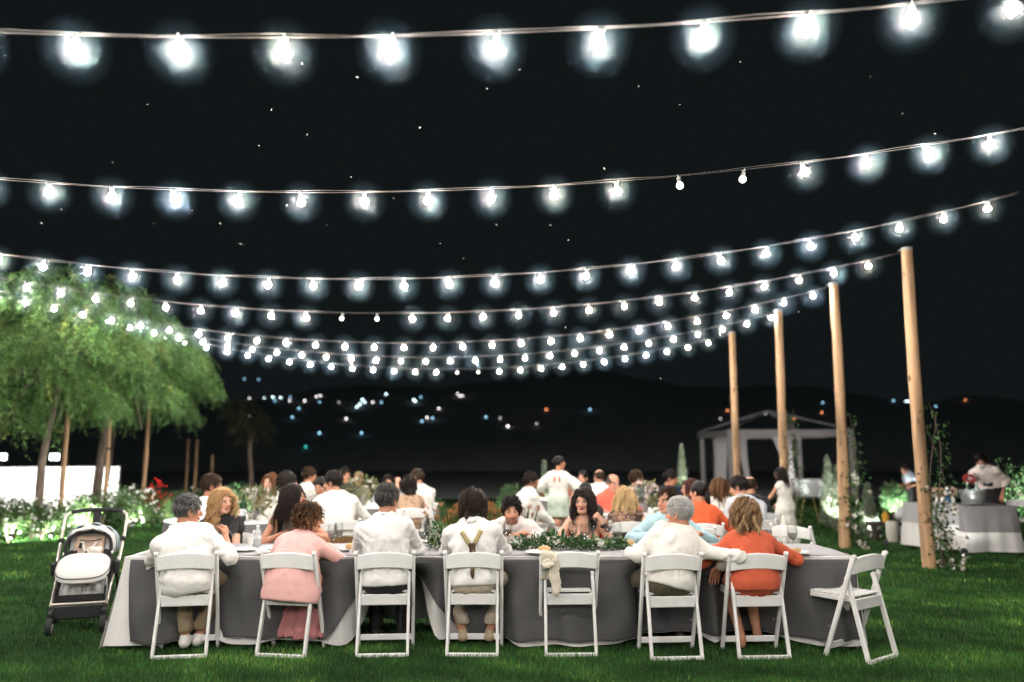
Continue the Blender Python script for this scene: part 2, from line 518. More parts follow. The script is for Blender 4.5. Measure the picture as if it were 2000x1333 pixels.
class Vol:
    def __init__(s): s.p = []
    def cone(s, a, b, ra, rb, k=.02, u=None, su=1.0, sw=1.0, op='u'):
        s.p.append(('c', np.array(a, float), np.array(b, float), ra, rb, k, u, su, sw, op)); return s
    def ell(s, c, r, A=None, k=.02, op='u'):
        r = np.array(r if hasattr(r, '__len__') else (r, r, r), float)
        s.p.append(('e', np.array(c, float), r, np.eye(3) if A is None else A, k, op)); return s
    def plane(s, c, n, k=.004):
        s.p.append(('h', np.array(c, float), nrm(np.array(n, float)), k)); return s
    def bounds(s):
        lo, hi = np.full(3, 9e9), np.full(3, -9e9)
        for q in s.p:
            if q[0] == 'h' or q[-1] != 'u': continue
            if q[0] == 'c':
                m = max(q[3], q[4]) * max(1, q[7], q[8])
                lo = np.minimum(lo, np.minimum(q[1], q[2]) - m); hi = np.maximum(hi, np.maximum(q[1], q[2]) + m)
            else:
                m = np.sqrt(((q[3] * q[2][:, None]) ** 2).sum(0))
                lo = np.minimum(lo, q[1] - m); hi = np.maximum(hi, q[1] + m)
        return lo, hi
    def field(s, xs, ys, zs):
        D = np.full((len(xs), len(ys), len(zs)), .5, np.float32)
        for q in s.p:
            if q[0] == 'h':
                d = ((xs - q[1][0]) * q[2][0])[:, None, None] + ((ys - q[1][1]) * q[2][1])[None, :, None] + ((zs - q[1][2]) * q[2][2])[None, None, :]
                D = np.maximum(D, d.astype(np.float32)); continue
            k = q[4] if q[0] == 'e' else q[5]
            if q[0] == 'c':
                m = max(q[3], q[4]) * max(1, q[7], q[8]) + k + .04
                lo, hi = np.minimum(q[1], q[2]) - m, np.maximum(q[1], q[2]) + m
            else:
                m = np.sqrt(((q[3] * q[2][:, None]) ** 2).sum(0)) + k + .04
                lo, hi = q[1] - m, q[1] + m
            sl = []
            for ax, l, h in zip((xs, ys, zs), lo, hi):
                sl.append(slice(int(np.searchsorted(ax, l)), int(np.searchsorted(ax, h))))
            if any(z.start >= z.stop for z in sl): continue
            X = xs[sl[0]][:, None, None]; Y = ys[sl[1]][None, :, None]; Z = zs[sl[2]][None, None, :]
            if q[0] == 'c':
                a, b, ra, rb, k, u, su, sw, op = q[1:]
                n = b - a; L = np.linalg.norm(n) + 1e-9; n = n / L
                X = X - a[0]; Y = Y - a[1]; Z = Z - a[2]
                pr = X * n[0] + Y * n[1] + Z * n[2]
                t = np.clip(pr / L, 0, 1); r = ra + (rb - ra) * t
                if u is None:
                    e = np.sqrt(np.maximum(X * X + Y * Y + Z * Z - 2 * t * L * pr + (t * L) ** 2, 0))
                    d = e - r
                else:
                    uu = nrm(np.array(u, float) - n * np.dot(u, n)); w = np.cross(n, uu)
                    pu = X * uu[0] + Y * uu[1] + Z * uu[2]; pw = X * w[0] + Y * w[1] + Z * w[2]
                    pn = pr - t * L
                    d = (np.sqrt((pu / su) ** 2 + (pw / sw) ** 2 + pn * pn) - r) * min(su, sw, 1.0)
            else:
                c, r, A, k, op = q[1:]
                X = X - c[0]; Y = Y - c[1]; Z = Z - c[2]
                l = [A[i][0] * X + A[i][1] * Y + A[i][2] * Z for i in range(3)]
                k0 = np.sqrt(sum((l[i] / r[i]) ** 2 for i in range(3))); k1 = np.sqrt(sum((l[i] / r[i] ** 2) ** 2 for i in range(3))) + 1e-6
                d = k0 * (k0 - 1) / k1
            S = D[sl[0], sl[1], sl[2]]
            if op == 'u':
                h = np.clip(.5 + .5 * (d - S) / k, 0, 1); o = d + (S - d) * h - k * h * (1 - h)
            else:
                d = -d; h = np.clip(.5 - .5 * (d - S) / k, 0, 1); o = d + (S - d) * h + k * h * (1 - h)
            D[sl[0], sl[1], sl[2]] = o
        return D
    def mesh(s, res, fine=None):
        """fine: list of (center, half, res) boxes sampled more densely"""
        lo, hi = s.bounds(); lo = lo - .03; hi = hi + .03
        axes = []
        for i in range(3):
            iv = [(lo[i], hi[i], res)]
            segs = sorted([(max(lo[i], c[i] - h), min(hi[i], c[i] + h), r) for c, h, r in (fine or [])])
            pts = []; x = lo[i]
            while x < hi[i]:
                pts.append(x)
                st = res
                for a, b, r in segs:
                    if a <= x < b: st = min(st, r)
                x += st
            pts.append(x)
            axes.append(np.array(pts))
        D = s.field(*axes)
        return surfnet(D, *axes)

_E = [(0, 1), (2, 3), (4, 5), (6, 7), (0, 2), (1, 3), (4, 6), (5, 7), (0, 4), (1, 5), (2, 6), (3, 7)]
def surfnet(D, xs, ys, zs):
    s = D < 0
    n = s[:-1, :-1, :-1].astype(np.int8)
    for i in (0, 1):
        for j in (0, 1):
            for k in (0, 1):
                if i + j + k: n = n + s[i:s.shape[0] - 1 + i, j:s.shape[1] - 1 + j, k:s.shape[2] - 1 + k]
    act = (n > 0) & (n < 8)
    I, J, K = np.nonzero(act)
    if len(I) == 0: return np.zeros((0, 3)), np.zeros((0, 4), int)
    idx = np.full(act.shape, -1, np.int64); idx[I, J, K] = np.arange(len(I))
    cv, cp = [], []
    for i in (0, 1):
        for j in (0, 1):
            for k in (0, 1):
                cv.append(D[I + i, J + j, K + k]); cp.append(np.stack([xs[I + i], ys[J + j], zs[K + k]], 1))
    acc = np.zeros((len(I), 3)); cnt = np.zeros(len(I))
    for a, b in _E:
        m = (cv[a] < 0) != (cv[b] < 0)
        t = cv[a][m] / (cv[a][m] - cv[b][m])
        acc[m] += cp[a][m] + (cp[b][m] - cp[a][m]) * t[:, None]; cnt[m] += 1
    v = acc / cnt[:, None]
    Q = []
    for ax in range(3):
        sa = [slice(None)] * 3; sb = [slice(None)] * 3
        sa[ax] = slice(0, -1); sb[ax] = slice(1, None)
        A, B = s[tuple(sa)], s[tuple(sb)]
        i, j, k = np.nonzero(A != B)
        u, w = (ax + 1) % 3, (ax + 2) % 3
        P = np.stack([i, j, k], 1)
        ok = (P[:, u] > 0) & (P[:, w] > 0) & (P[:, u] < act.shape[u]) & (P[:, w] < act.shape[w])
        P = P[ok]; fl = A[tuple(P.T)]
        def g(du, dw):
            q = P.copy(); q[:, u] += du; q[:, w] += dw
            return idx[q[:, 0], q[:, 1], q[:, 2]]
        q = np.stack([g(-1, -1), g(0, -1), g(0, 0), g(-1, 0)], 1)
        q[~fl] = q[~fl][:, ::-1]
        Q.append(q)
    Q = np.concatenate(Q)
    return v, Q[(Q >= 0).all(1)]

def vnormals(v, q):
    n = np.zeros_like(v)
    fn = np.cross(v[q[:, 2]] - v[q[:, 0]], v[q[:, 3]] - v[q[:, 1]])
    for i in range(4): np.add.at(n, q[:, i], fn)
    return n / (np.linalg.norm(n, axis=1)[:, None] + 1e-9)

def wnoise(p, scale, seed=0, n=7):
    r = np.random.default_rng(seed)
    o = np.zeros(len(p))
    for j in range(n):
        k = r.normal(size=3) * scale * r.uniform(.6, 1.7); k2 = r.normal(size=3) * scale * .6
        o += np.sin(p @ k + r.uniform(0, 6) + 1.6 * np.sin(p @ k2 + r.uniform(0, 6)))
    return o / n ** .5

def ik(a, t, l1, l2, hint):
    d = t - a; L = np.linalg.norm(d)
    mx = (l1 + l2) * .995
    if L > mx: t = a + d / L * mx; L = mx
    n = d / np.linalg.norm(d)
    x = (l1 * l1 - l2 * l2 + L * L) / (2 * L)
    h = math.sqrt(max(l1 * l1 - x * x, 0))
    w = hint - n * np.dot(hint, n)
    return a + n * x + nrm(w) * h, t

SKIN = pm('skin', (.6, .34, .23), .5, attr=True, var=.06, vscale=30, spec=.35)
HAIRM = pm('hair', (.1, .06, .04), .45, attr=True, spec=.22)
CLOTH = pm('woven_cloth', (.8, .8, .8), .85, attr=True, var=.05, vscale=14, bump=.3, bscale=26, sheen=.1, spec=.2)
SHOEM = pm('shoe_leather', (.1, .1, .1), .5, attr=True)

def to_obj(name, v, q, col, mat, parent):
    if col.ndim == 1: col = np.tile(col, (len(v), 1))
    return link(name, fastmesh(name, v, q, col, True), mat, parent)

def head_prims(B, hc, H, sk, sex, beard=None, S=1.0, brow=(.05, .03, .02), lips=None, glasses=False):
    """adds the head to volume B, returns a colouring function"""
    P = lambda x, y, z: hc + H[0] * x * S + H[1] * y * S + H[2] * z * S
    E = lambda x, y, z, r, k=.012, op='u': B.ell(P(x, y, z), np.array(r) * S, H, k, op)
    E(0, -.012, .035, (.074, .094, .084), .02)
    jw = .056 if sex == 'm' else .050
    E(0, .026, -.030, (jw, .064, .084), .025)
    B.cone(P(-.030, .045, -.082), P(.030, .045, -.082), .026 * S, .026 * S, .02)
    E(0, .072, -.094, (.020, .018, .017), .015)
    for sx in (-1, 1):
        E(sx * .036, .058, -.026, (.025, .024, .024), .02)
        E(sx * .031, .097, .002, (.016, .014, .011), .012, 's')
        E(sx * .031, .077, .001, (.0125, .0125, .0115), .003)
        E(sx * .076, -.008, -.012, (.010, .021, .032), .008)
        E(sx * .082, -.004, -.010, (.006, .010, .017), .006, 's')
    E(0, .080, .022, (.050, .014, .010), .015)
    B.cone(P(0, .089, .010), P(0, .113, -.030), .008 * S, .0125 * S, .012)
    for sx in (-1, 1): E(sx * .011, .101, -.034, (.009, .010, .008), .006)
    E(0, .091, -.058, (.021, .010, .0050), .006)
    E(0, .090, -.068, (.019, .011, .0065), .006)
    lipc = np.array(lips if lips else (sk[0] * .78, sk[1] * .55, sk[2] * .55))
    sk = np.array(sk)
    def color(v, col):
        l = (v - hc) @ H.T / S
        x, y, z = l[:, 0], l[:, 1], l[:, 2]; ax = np.abs(x)
        front = y > .055
        hd = (np.abs(z) < .16) & (np.abs(x) < .1) & (np.abs(y) < .13)
        blush = np.exp(-(((ax - .038) / .022) ** 2 + ((z + .03) / .022) ** 2)) * front * hd
        col += (np.array([.05, -.05, -.04]) * blush[:, None])
        if beard is not None:
            bz = np.clip((-.040 - z + .10 * np.maximum(.05 - y, 0) * 0) / .012, 0, 1) * (y > -.012) * hd * (z > -.125)
            side = np.clip((ax - .046) / .008, 0, 1) * (z < -.012) * (z > -.12) * (y > -.01) * (y < .075) * hd
            must = np.exp(-(((z + .049) / .006) ** 2)) * (ax < .03) * (y > .08) * hd
            nl = np.clip(np.maximum(np.maximum(bz, side), must), 0, 1)
            nl *= 1 - np.exp(-(((z + .063) / .008) ** 2 + (x / .02) ** 2)) * (y > .08)
            nz = .62 + .25 * wnoise(l, 180, 3)
            f = np.clip(nl * nz * beard[3], 0, 1)
            col[:] = col * (1 - f[:, None]) + np.array(beard[:3]) * f[:, None]
        m = (((x / .0260) ** 2 + ((z + .063) / .0090) ** 2) < 1) & (y > .083) & hd
        col[m] = lipc
        m2 = m & (np.abs(z + .0625) < .0022); col[m2] = lipc * .35
        for sx in (-1, 1):
            e = ((x - sx * .031) / .0155) ** 2 + ((z - .001) / .0074) ** 2
            m = (e < 1) & (y > .07) & hd; col[m] = (.55, .51, .48)
            m = (e < 1.9) & (e >= .80) & (z > .001) & (y > .066) & hd; col[m] = (.035, .022, .018)
            m = (((x - sx * .031) ** 2 + (z - .0015) ** 2) < .0068 ** 2) & (y > .07) & hd; col[m] = (.03, .018, .012)
            bz = .0225 + .006 * np.clip((ax - .018) / .02, 0, 1) - .012 * np.clip((ax - .04) / .02, 0, 1)
            m = (x * sx > .013) & (ax < .054) & (np.abs(z - bz) < (.0042 if sex == 'm' else .0032)) & (y > .045) & hd
            col[m] = brow
            m = (((x - sx * .011) ** 2 + (z + .041) ** 2) < .0045 ** 2) & (y > .09) & hd; col[m] = sk * .35
        return col
    return color

def hand_mesh(w, d, n, side, curl=.5, res=.004, S=1.0, spread=.08, thumb=.6):
    """w wrist, d finger direction, n palm normal (pointing out of the palm); side +1 right, -1 left"""
    d = nrm(d); n = nrm(n - d * np.dot(n, d)); x = np.cross(d, n) * side     # towards the thumb
    B = Vol()
    pl = .088 * S
    B.cone(w - d * .02 * S, w + d * .02 * S, .026 * S, .026 * S, .012, x, 1.0, .72)
    B.cone(w + d * .01 * S, w + d * pl, .030 * S, .037 * S, .012, x, 1.0, .42)
    fl = [(.031, .98), (.0105, 1.08), (-.0105, 1.0), (-.031, .80)]
    for off, ln in fl:
        p = w + d * (pl - .006 * S) + x * off * S
        a = 0.0; dirn = nrm(d + x * off * spread / .03)
        for j, (L, r0, r1) in enumerate(((.043, .0098, .0088), (.027, .0088, .0080), (.021, .0080, .0066))):
            a += curl * (1.0, 1.15, .8)[j]
            q = p + (dirn * math.cos(a) + n * math.sin(a)) * L * ln * S
            B.cone(p, q, r0 * S, r1 * S, .0035); p = q
    p = w + d * .026 * S + x * .026 * S
    t1 = nrm(d * .75 + x * .75 + n * .35); q = p + t1 * .040 * S
    B.cone(p, q, .0145 * S, .0115 * S, .008)
    t2 = nrm(d * .95 + x * (.35 - .5 * thumb) + n * (.3 + .5 * thumb)); p = q; q = p + t2 * .030 * S
    B.cone(p, q, .0112 * S, .0098 * S, .005)
    q2 = q + nrm(t2 + n * .2 * thumb) * .024 * S
    B.cone(q, q2, .0098 * S, .0075 * S, .004)
    return B.mesh(res)

def basis_from(yaw, pitch=0.0, roll=0.0):
    """rows: right, forward, up of something facing yaw (0 = away from the camera, positive turns left)"""
    M = Matrix.Rotation(yaw, 3, 'Z') @ Matrix.Rotation(pitch, 3, 'X') @ Matrix.Rotation(roll, 3, 'Y')
    return np.array(M.transposed())

# ---- hair
def hair_obj(parent, hc, H, style, c1, c2, S=1.0, near=True, seed=0, length=None, vol=1.0):
    """style: short, receding, fringe_bald, curly_short, bob, long, wavy_long, tied, bun"""
    r = np.random.default_rng(seed + 5)
    c0 = V3(0, -.014, .036); rad = V3(.080 * vol, .100 * (1 + (vol - 1) * .6), .092 * (1 + (vol - 1) * .5))
    toW = lambda p: hc + (np.asarray(p) * S) @ H
    g = H @ V3(0, 0, -1)                                     # gravity in head space
    P = dict(short=(.030, 0, 0, .25), receding=(.028, 0, 0, .25), fringe_bald=(.018, 0, 0, .2), curly_short=(.075, .010, 90, .45),
             bob=(.21, .004, 30, .9), wavy_bob=(.20, .012, 42, .9), long=(.40, .005, 20, 1.5), wavy_long=(.40, .019, 48, 1.7), tied=(.10, .001, 10, .15), bun=(.10, .001, 10, .15))[style]
    L, ca, cf, gv = P
    if length: L = length
    capin = .004 if style in ('short', 'receding', 'fringe_bald') else .006
    B = Vol()
    B.ell(toW(c0), (rad + capin - .004) * S, H, .004)
    B.ell(toW(V3(0, .115, -.030)), np.array((.070, .080, .098)) * S, H, .006, 's')
    if style in ('short', 'receding', 'fringe_bald', 'curly_short', 'tied', 'bun'):
        for sx in (-1, 1):
            B.ell(toW(V3(sx * .085, .030, -.055)), np.array((.03, .055, .062)) * S, H, .005, 's')
        B.plane(toW(V3(0, -.05, -.062)), -H[2] * .96 - H[1] * .28)
    if style == 'receding':
        for sx in (-1, 1): B.ell(toW(V3(sx * .042, .085, .085)), np.array((.026, .05, .05)) * S, H, .006, 's')
    if style == 'fringe_bald':
        B.ell(toW(V3(0, .03, .10)), np.array((.066, .105, .085)) * S, H, .006, 's')
    if style in ('bob', 'wavy_bob', 'long', 'wavy_long'):
        lo = .135 if 'bob' in style else .18
        bk = nrm(V3(0, -1, 0))
        p0 = V3(0, -.055, .03); p1 = p0 + V3(0, -.03, -.02) + g * lo
        B.cone(toW(p0), toW(p1), .076 * S * vol, .070 * S * vol, .03, H[0], 1.12, .60)
    v, q = B.mesh(.009 if near else .015)
    v = v + vnormals(v, q) * (wnoise(v - hc, 140, seed) * .0015)[:, None]
    c1, c2 = np.array(c1), np.array(c2)
    vc = np.tile(c1 * .75, (len(v), 1))
    V, Q, Cc = [v], [q], [vc]
    base = len(v)
    # strands in locks
    if style in ('tied', 'bun'):
        l = (v - hc) @ H.T
        v = v + vnormals(v, q) * (np.sin(l[:, 0] * 330 + l[:, 2] * 40 + 2 * wnoise(l, 25, seed)) * .0016)[:, None]; V[0] = v
    dense = 1.0 if near else .62
    nl = int({'short': 210, 'receding': 190, 'fringe_bald': 90, 'curly_short': 130, 'bob': 130, 'wavy_bob': 130, 'long': 120, 'wavy_long': 120, 'tied': 110, 'bun': 110}[style] * dense)
    ns = (6 if near else 4) if L < .1 else (11 if near else 6)
    seg = 3 if L < .05 else (7 if L < .12 else 11)
    if not near: seg = max(3, seg - 3)
    i = 0; made = 0
    ga = math.pi * (3 - 5 ** .5)
    N = nl * 2
    for i in range(0 if style in ('tied', 'bun') else N):
        zz = 1 - 2 * (i + .5) / N; rr = math.sqrt(1 - zz * zz)
        u = V3(rr * math.cos(ga * i), rr * math.sin(ga * i), zz)
        root = c0 + u * rad
        x, y, z = root
        if z < -.055 + (.01 if L < .1 else -.01): continue
        if ((x / .066) ** 2 + ((z + .030) / .094) ** 2 < 1) and y > .015: continue
        if y > .005 and z < -.005: continue
        if style == 'receding' and y > .04 and z > .05 and abs(x) > .02: continue
        if style == 'fringe_bald' and (z > .045 or y > .03): continue
        nn = nrm(u / rad)
        if style in ('short', 'receding', 'fringe_bald'):
            d0 = V3(.25, .35, 0) if z > .06 else V3(0, -.35, -.9)
        elif style == 'curly_short':
            d0 = nrm(root - V3(.01, .0, .135)) + r.normal(size=3) * .35
        elif style in ('tied', 'bun'):
            d0 = V3(0, -.10, -.01) - root
        else:
            part = .02
            d0 = V3(np.sign(x - part) * (.55 if z > .05 else .18), -.30 if y < .06 else -.15, -.35)
        d0 = d0 + r.normal(size=3) * (.10 if near else .05)
        d = nrm(d0 - nn * np.dot(d0, nn) + nn * (.10 if style == 'short' else .18 if style == 'curly_short' else .03))
        ll = L * r.uniform(.8, 1.08)
        pts = [root.copy()]; p = root.copy()
        st = ll / seg
        for s_ in range(seg):
            d = nrm(d + g * gv * .35 + r.normal(size=3) * (.06 if near else .025))
            p = p + d * st
            e = (p - c0) / (rad + .004 + .006 * r.random())
            en = np.linalg.norm(e)
            if en < 1 and p[2] > -.07:
                p = c0 + (p - c0) / en
                nn2 = nrm(e / rad); d = nrm(d - nn2 * min(np.dot(d, nn2), 0))
            if style in ('bob', 'wavy_bob', 'long', 'wavy_long') and p[1] > .02 and abs(p[0]) < .070 and p[2] < .055:
                p[0] = np.sign(p[0] if abs(p[0]) > .001 else 1) * .070
            if L > .15 and p[2] < -.06:                       # stays off the neck and shoulders
                rr2 = math.hypot(p[0], p[1] + .02)
                if rr2 < .075: 
                    f = .075 / max(rr2, .01); p[0] *= f; p[1] = (p[1] + .02) * f - .02
            pts.append(p.copy())
        pts = np.array(pts)
        ph0 = r.uniform(0, 6.28); mix0 = r.random()
        a1 = nrm(np.cross(pts[-1] - pts[0], V3(.3, 1, .2))); a2 = nrm(np.cross(pts[-1] - pts[0], a1))
        for k in range(ns):
            off = (a1 * r.normal() + a2 * r.normal()) * (.0075 if L > .1 else .0055)
            t = np.linspace(0, 1, seg + 1)
            sp = pts + off[None, :] * (1 - .45 * t[:, None])
            if ca:
                ph = ph0 + r.normal() * .25 + t * ll * cf
                am = ca * np.minimum(t * 2.2, 1)
                sp = sp + a1[None, :] * (am * np.cos(ph))[:, None] + a2[None, :] * (am * np.sin(ph))[:, None]
            w = (.0019 if near else .0030) * (1.25 if L > .1 else 1.0) * (1 - .72 * t ** 2)
            tn = np.gradient(sp, axis=0); tn /= np.linalg.norm(tn, axis=1)[:, None] + 1e-9
            s1 = np.cross(tn, nn[None, :]); s1 /= np.linalg.norm(s1, axis=1)[:, None] + 1e-6
            s2 = np.cross(tn, s1)
            ring = [sp + (s1 * math.cos(a) + s2 * math.sin(a)) * w[:, None] for a in (0.3, 2.4, 4.5)]
            vv = np.stack(ring, 1).reshape(-1, 3)
            qq = []
            for s_ in range(seg):
                for j in range(3):
                    qq.append((base + s_ * 3 + j, base + s_ * 3 + (j + 1) % 3, base + s_ * 3 + 3 + (j + 1) % 3, base + s_ * 3 + 3 + j))
            f = np.clip(mix0 * .6 + r.random() * .5 - .05, 0, 1)
            if style in ('curly_short', 'wavy_bob'): f = f ** 2.3
            if style == 'wavy_long': f = f ** 1.5
            cc = c1 * (1 - f) + c2 * f
            V.append(toW(vv)); Q.append(np.array(qq)); Cc.append(np.tile(cc, (len(vv), 1)))
            base += len(vv)
    if style in ('tied', 'bun'):
        M = MB()
        if style == 'bun': m_v, m_q = Vol().ell(toW(V3(0, -.125, .03)), .036 * S, H).mesh(.009)
        else:
            Bt = Vol(); pp = V3(0, -.112, .0); 
            for j in range(5):
                pn = pp + V3(.006 * math.sin(j * 2), -.012 if j < 1 else 0, 0) + g * .05
                Bt.cone(toW(pp), toW(pn), (.030 - .004 * abs(j - 1)) * S, (.030 - .004 * abs(j)) * S, .01); pp = pn
            m_v, m_q = Bt.mesh(.009)
        m_v = m_v + vnormals(m_v, m_q) * (wnoise(m_v - hc, 160, seed) * .003)[:, None]
        V.append(m_v); Q.append(m_q + base); Cc.append(np.tile(c1 * .9, (len(m_v), 1)))
    return to_obj('hair', np.concatenate(V), np.concatenate(Q), np.concatenate(Cc), HAIRM, parent)

def person(label, pos, yaw, head=None, look=None, pitch=0.0, roll=0.0, sex='m', skin=(.60, .33, .225), hair=('short', (.03, .02, .015), (.06, .04, .03)),
           top=None, bottom=None, shoes=(.03, .03, .03), arms=None, seat=.46, stand=False, legs=None, beard=None, lips=None, near=False, S=1.0,
           seed=0, group='wedding guests', hands=None, twist=0.0, brow=None, hairlen=None, hairvol=1.0, hunch=0.0):
    """pos: pelvis (x, y) in the world; head: world point of the head centre; arms: two wrist targets (right, forward, up) and a hint"""
    if sex == 'f' and lips is None: lips = (.45, .12, .10)
    t = empty('person', (pos[0], pos[1], 0), 0, label, 'person', group)
    f = V3(-math.sin(yaw), math.cos(yaw), 0); rt = V3(math.cos(yaw), math.sin(yaw), 0); up = V3(0, 0, 1)
    L = lambda a, b, c: rt * a + f * b + up * c
    pz = (.95 * S if stand else seat + .095)
    pel = V3(0, 0, pz)
    if head is None: hc = pel + L(0, .06 if not stand else .02, .70 * S)
    else: hc = np.array(head, float) - V3(pos[0], pos[1], 0)
    lk = yaw if look is None else look
    H = basis_from(lk, pitch, roll)
    nb = hc - H[2] * .115 * S - H[1] * .035 * S - up * (.066 - hunch) * S   # neck base
    ctrl = pel + up * np.linalg.norm(nb - pel) * .55 - f * .045
    bz = lambda s: pel * (1 - s) ** 2 + ctrl * 2 * s * (1 - s) + nb * s * s
    waist, chest, ctop = bz(.36), bz(.68), bz(.90)
    sd = nrm(nb - bz(.6))
    rs = rt * math.cos(twist) + f * math.sin(twist)
    rs = nrm(rs - sd * np.dot(rs, sd) * .8)
    sw = (.178 if sex == 'm' else .150) * S
    sh = {1: ctop + rs * sw - sd * .005, -1: ctop - rs * sw - sd * .005}
    lu, lf = .285 * S, .255 * S
    el, wr, hd_d = {}, {}, {}
    for sgn in (1, -1):
        a = arms[0 if sgn == 1 else 1] if arms else None
        if a is None: a = ((.14, .34, .50), (.5, -.3, -1)) if not stand else ((.23, .05, .80), (.4, -.6, -.2))
        tg, hint = a[0], a[1]
        tgt = L(tg[0] * sgn, tg[1], tg[2]) if not isinstance(tg, Vector) else np.array(tg) - V3(pos[0], pos[1], 0); hn = L(hint[0] * sgn, hint[1], hint[2])
        el[sgn], wr[sgn] = ik(sh[sgn], tgt, lu, lf, hn)
    hip = {s: pel + rt * .088 * s * S - up * .01 for s in (1, -1)}
    kn, an = {}, {}
    for s in (1, -1):
        if stand:
            kn[s] = L(.095 * s, .02, .50 * S); an[s] = L(.10 * s, -.01, .085 * S)
        else:
            lg = (legs[0 if s == 1 else 1] if legs else None) or ((.12, .42, seat + .055), (.11, .40, .085))
            kn[s] = L(lg[0][0] * s, lg[0][1], lg[0][2]); an[s] = L(lg[1][0] * s, lg[1][1], lg[1][2])
    k1 = 1.0 if sex == 'm' else .90
    # ---------------- body
    B = Vol()
    def torso(B, inf, k=.04, flare=0.0, z1=True):
        B.cone(pel, waist, (.158 + inf + flare) * S, (.138 * k1 + inf) * S, k, rt, 1.0, .72)
        B.cone(waist, chest, (.138 * k1 + inf) * S, (.158 * k1 + inf) * S, k, rs, 1.0, .68)
        B.cone(chest, ctop, (.158 * k1 + inf) * S, (.125 * k1 + inf) * S, k, rs, 1.0, .66)
        B.cone(sh[1] - rs * .02, sh[-1] + rs * .02, (.053 + inf * .6) * S, (.053 + inf * .6) * S, k)
        for s in (1, -1): B.cone(nb - up * .012, sh[s] - rs * s * .03, (.040 + inf * .6) * S, (.044 + inf) * S, k)
        fr = np.cross(up, rs) if True else f
        if sex == 'f':
            for s in (1, -1): B.ell(chest + rs * s * .070 * S + nrm(np.cross(sd, rs)) * .085 * S, (.062 + inf) * S, None, .04)
        if not stand:
            for s in (1, -1): B.ell(pel + rt * s * .07 * S - f * .045 - up * .02, (.095 + inf) * S, None, .05)
        else:
            for s in (1, -1): B.ell(pel + rt * s * .065 * S - f * .055 - up * .03, (.095 + inf) * S, None, .05)
    cov = top and top.get('sleeve', 'long')
    torso(B, -.024 if cov in ('long', 'rolled', 'short', 'none') else -.006)
    ak = .80 if cov in ('long', 'rolled') else 1.0
    B.cone(nb - up * .03, hc - H[1] * .02 * S - H[2] * .05 * S, .058 * S * (1 if sex == 'm' else .86), .052 * S * (1 if sex == 'm' else .86), .025)
    for s in (1, -1):
        B.cone(sh[s], el[s], .046 * k1 * S * ak, .037 * k1 * S * ak, .03)
        B.cone(el[s], el[s] * .55 + wr[s] * .45, .038 * k1 * S * (ak if cov == 'long' else 1), .036 * k1 * S * (ak if cov == 'long' else 1), .02)
        B.cone(el[s] * .55 + wr[s] * .45, wr[s], .036 * k1 * S * (ak if cov == 'long' else 1), .024 * k1 * S, .02)
        B.cone(hip[s], kn[s], .082 * S, .052 * S, .03)
        B.cone(kn[s], kn[s] * .7 + an[s] * .3 - f * .012, .050 * S, .050 * S, .03)
        B.cone(kn[s] * .7 + an[s] * .3 - f * .012, an[s], .050 * S, .034 * S, .03)
        B.cone(an[s] - up * .045, an[s] + f * .13 * S - up * .055, .030 * S, .026 * S, .03)
    colfn = head_prims(B, hc, H, skin, sex, beard, S, brow or tuple(np.array(hair[1]) * .8 if hair[0] else (.06, .04, .03)), lips)
    fr_ = .0052 if near else .0095
    v, q = B.mesh(.016 if near else .024, [(hc, .135 * S, fr_)])
    col = np.tile(np.array(skin, float), (len(v), 1)); col = colfn(v, col)
    V, Q, CC, n0 = [v], [q], [col], len(v)
    for s in (1, -1):
        hs = (hands[0 if s == 1 else 1] if hands else None) or {}
        d = nrm(wr[s] - el[s])
        d = nrm(d + L(*(np.array(hs.get('bend', (0, 0, 0))) * V3(s, 1, 1)))); n = L(*(np.array(hs.get('palm', (0, 0, -1))) * V3(s, 1, 1)))
        hv, hq = hand_mesh(wr[s], d, n, s, hs.get('curl', .35), .0042 if near else .0065, S * (1.0 if sex == 'm' else .9), thumb=hs.get('thumb', .5))
        V.append(hv); Q.append(hq + n0); CC.append(np.tile(np.array(skin, float) * (1, .95, .95), (len(hv), 1))); n0 += len(hv)
    to_obj('body', np.concatenate(V), np.concatenate(Q), np.concatenate(CC), SKIN, t)
    if hair[0]:
        hair_obj(t, hc, H, hair[0], hair[1], hair[2], S, near, seed, hairlen, hairvol)
    cres = .0095 if near else .018
    J = dict(t=t, pel=pel, waist=waist, chest=chest, ctop=ctop, nb=nb, sd=sd, rs=rs, f=f, rt=rt, sh=sh, el=el, wr=wr, kn=kn, an=an, hip=hip, hc=hc, H=H, L=L)
    # ---------------- trousers, skirts
    if bottom:
        B = Vol(); ty = bottom['type']
        if ty in ('trousers', 'shorts'):
            i = .008
            B.cone(pel + up * .10, pel, (.140 + i) * S, (.158 + i) * S, .04, rt, 1.0, .72)
            for s in (1, -1):
                B.ell(pel + rt * s * .07 * S - f * .045 - up * .02, (.100 + i) * S, None, .05)
                e = an[s] + up * bottom.get('cuff', .02)
                B.cone(hip[s], kn[s], (.088 + i) * S, (.062 + i) * S, .04)
                if ty == 'trousers': B.cone(kn[s], e, (.060 + i) * S, (.046 + i) * S, .03)
            if ty == 'shorts':
                pass
            B.plane(bz(.06), sd)
            if ty == 'trousers': B.plane(V3(0, 0, min(an[1][2], an[-1][2]) - .02 + bottom.get('cuff', .02)), (0, 0, -1))
        elif ty == 'skirt':                                   # seated long skirt
            B.cone(pel + up * .10, pel, .15 * S, .175 * S, .05, rt, 1.0, .75)
            B.cone(pel, (kn[1] + kn[-1]) / 2, .17 * S, .125 * S, .06, rt, 1.25, .8)
            B.cone((kn[1] + kn[-1]) / 2, (an[1] + an[-1]) / 2 + up * bottom.get('hem', .0), .12 * S, bottom.get('flare', .19) * S, .06, rt, 1.3, .9)
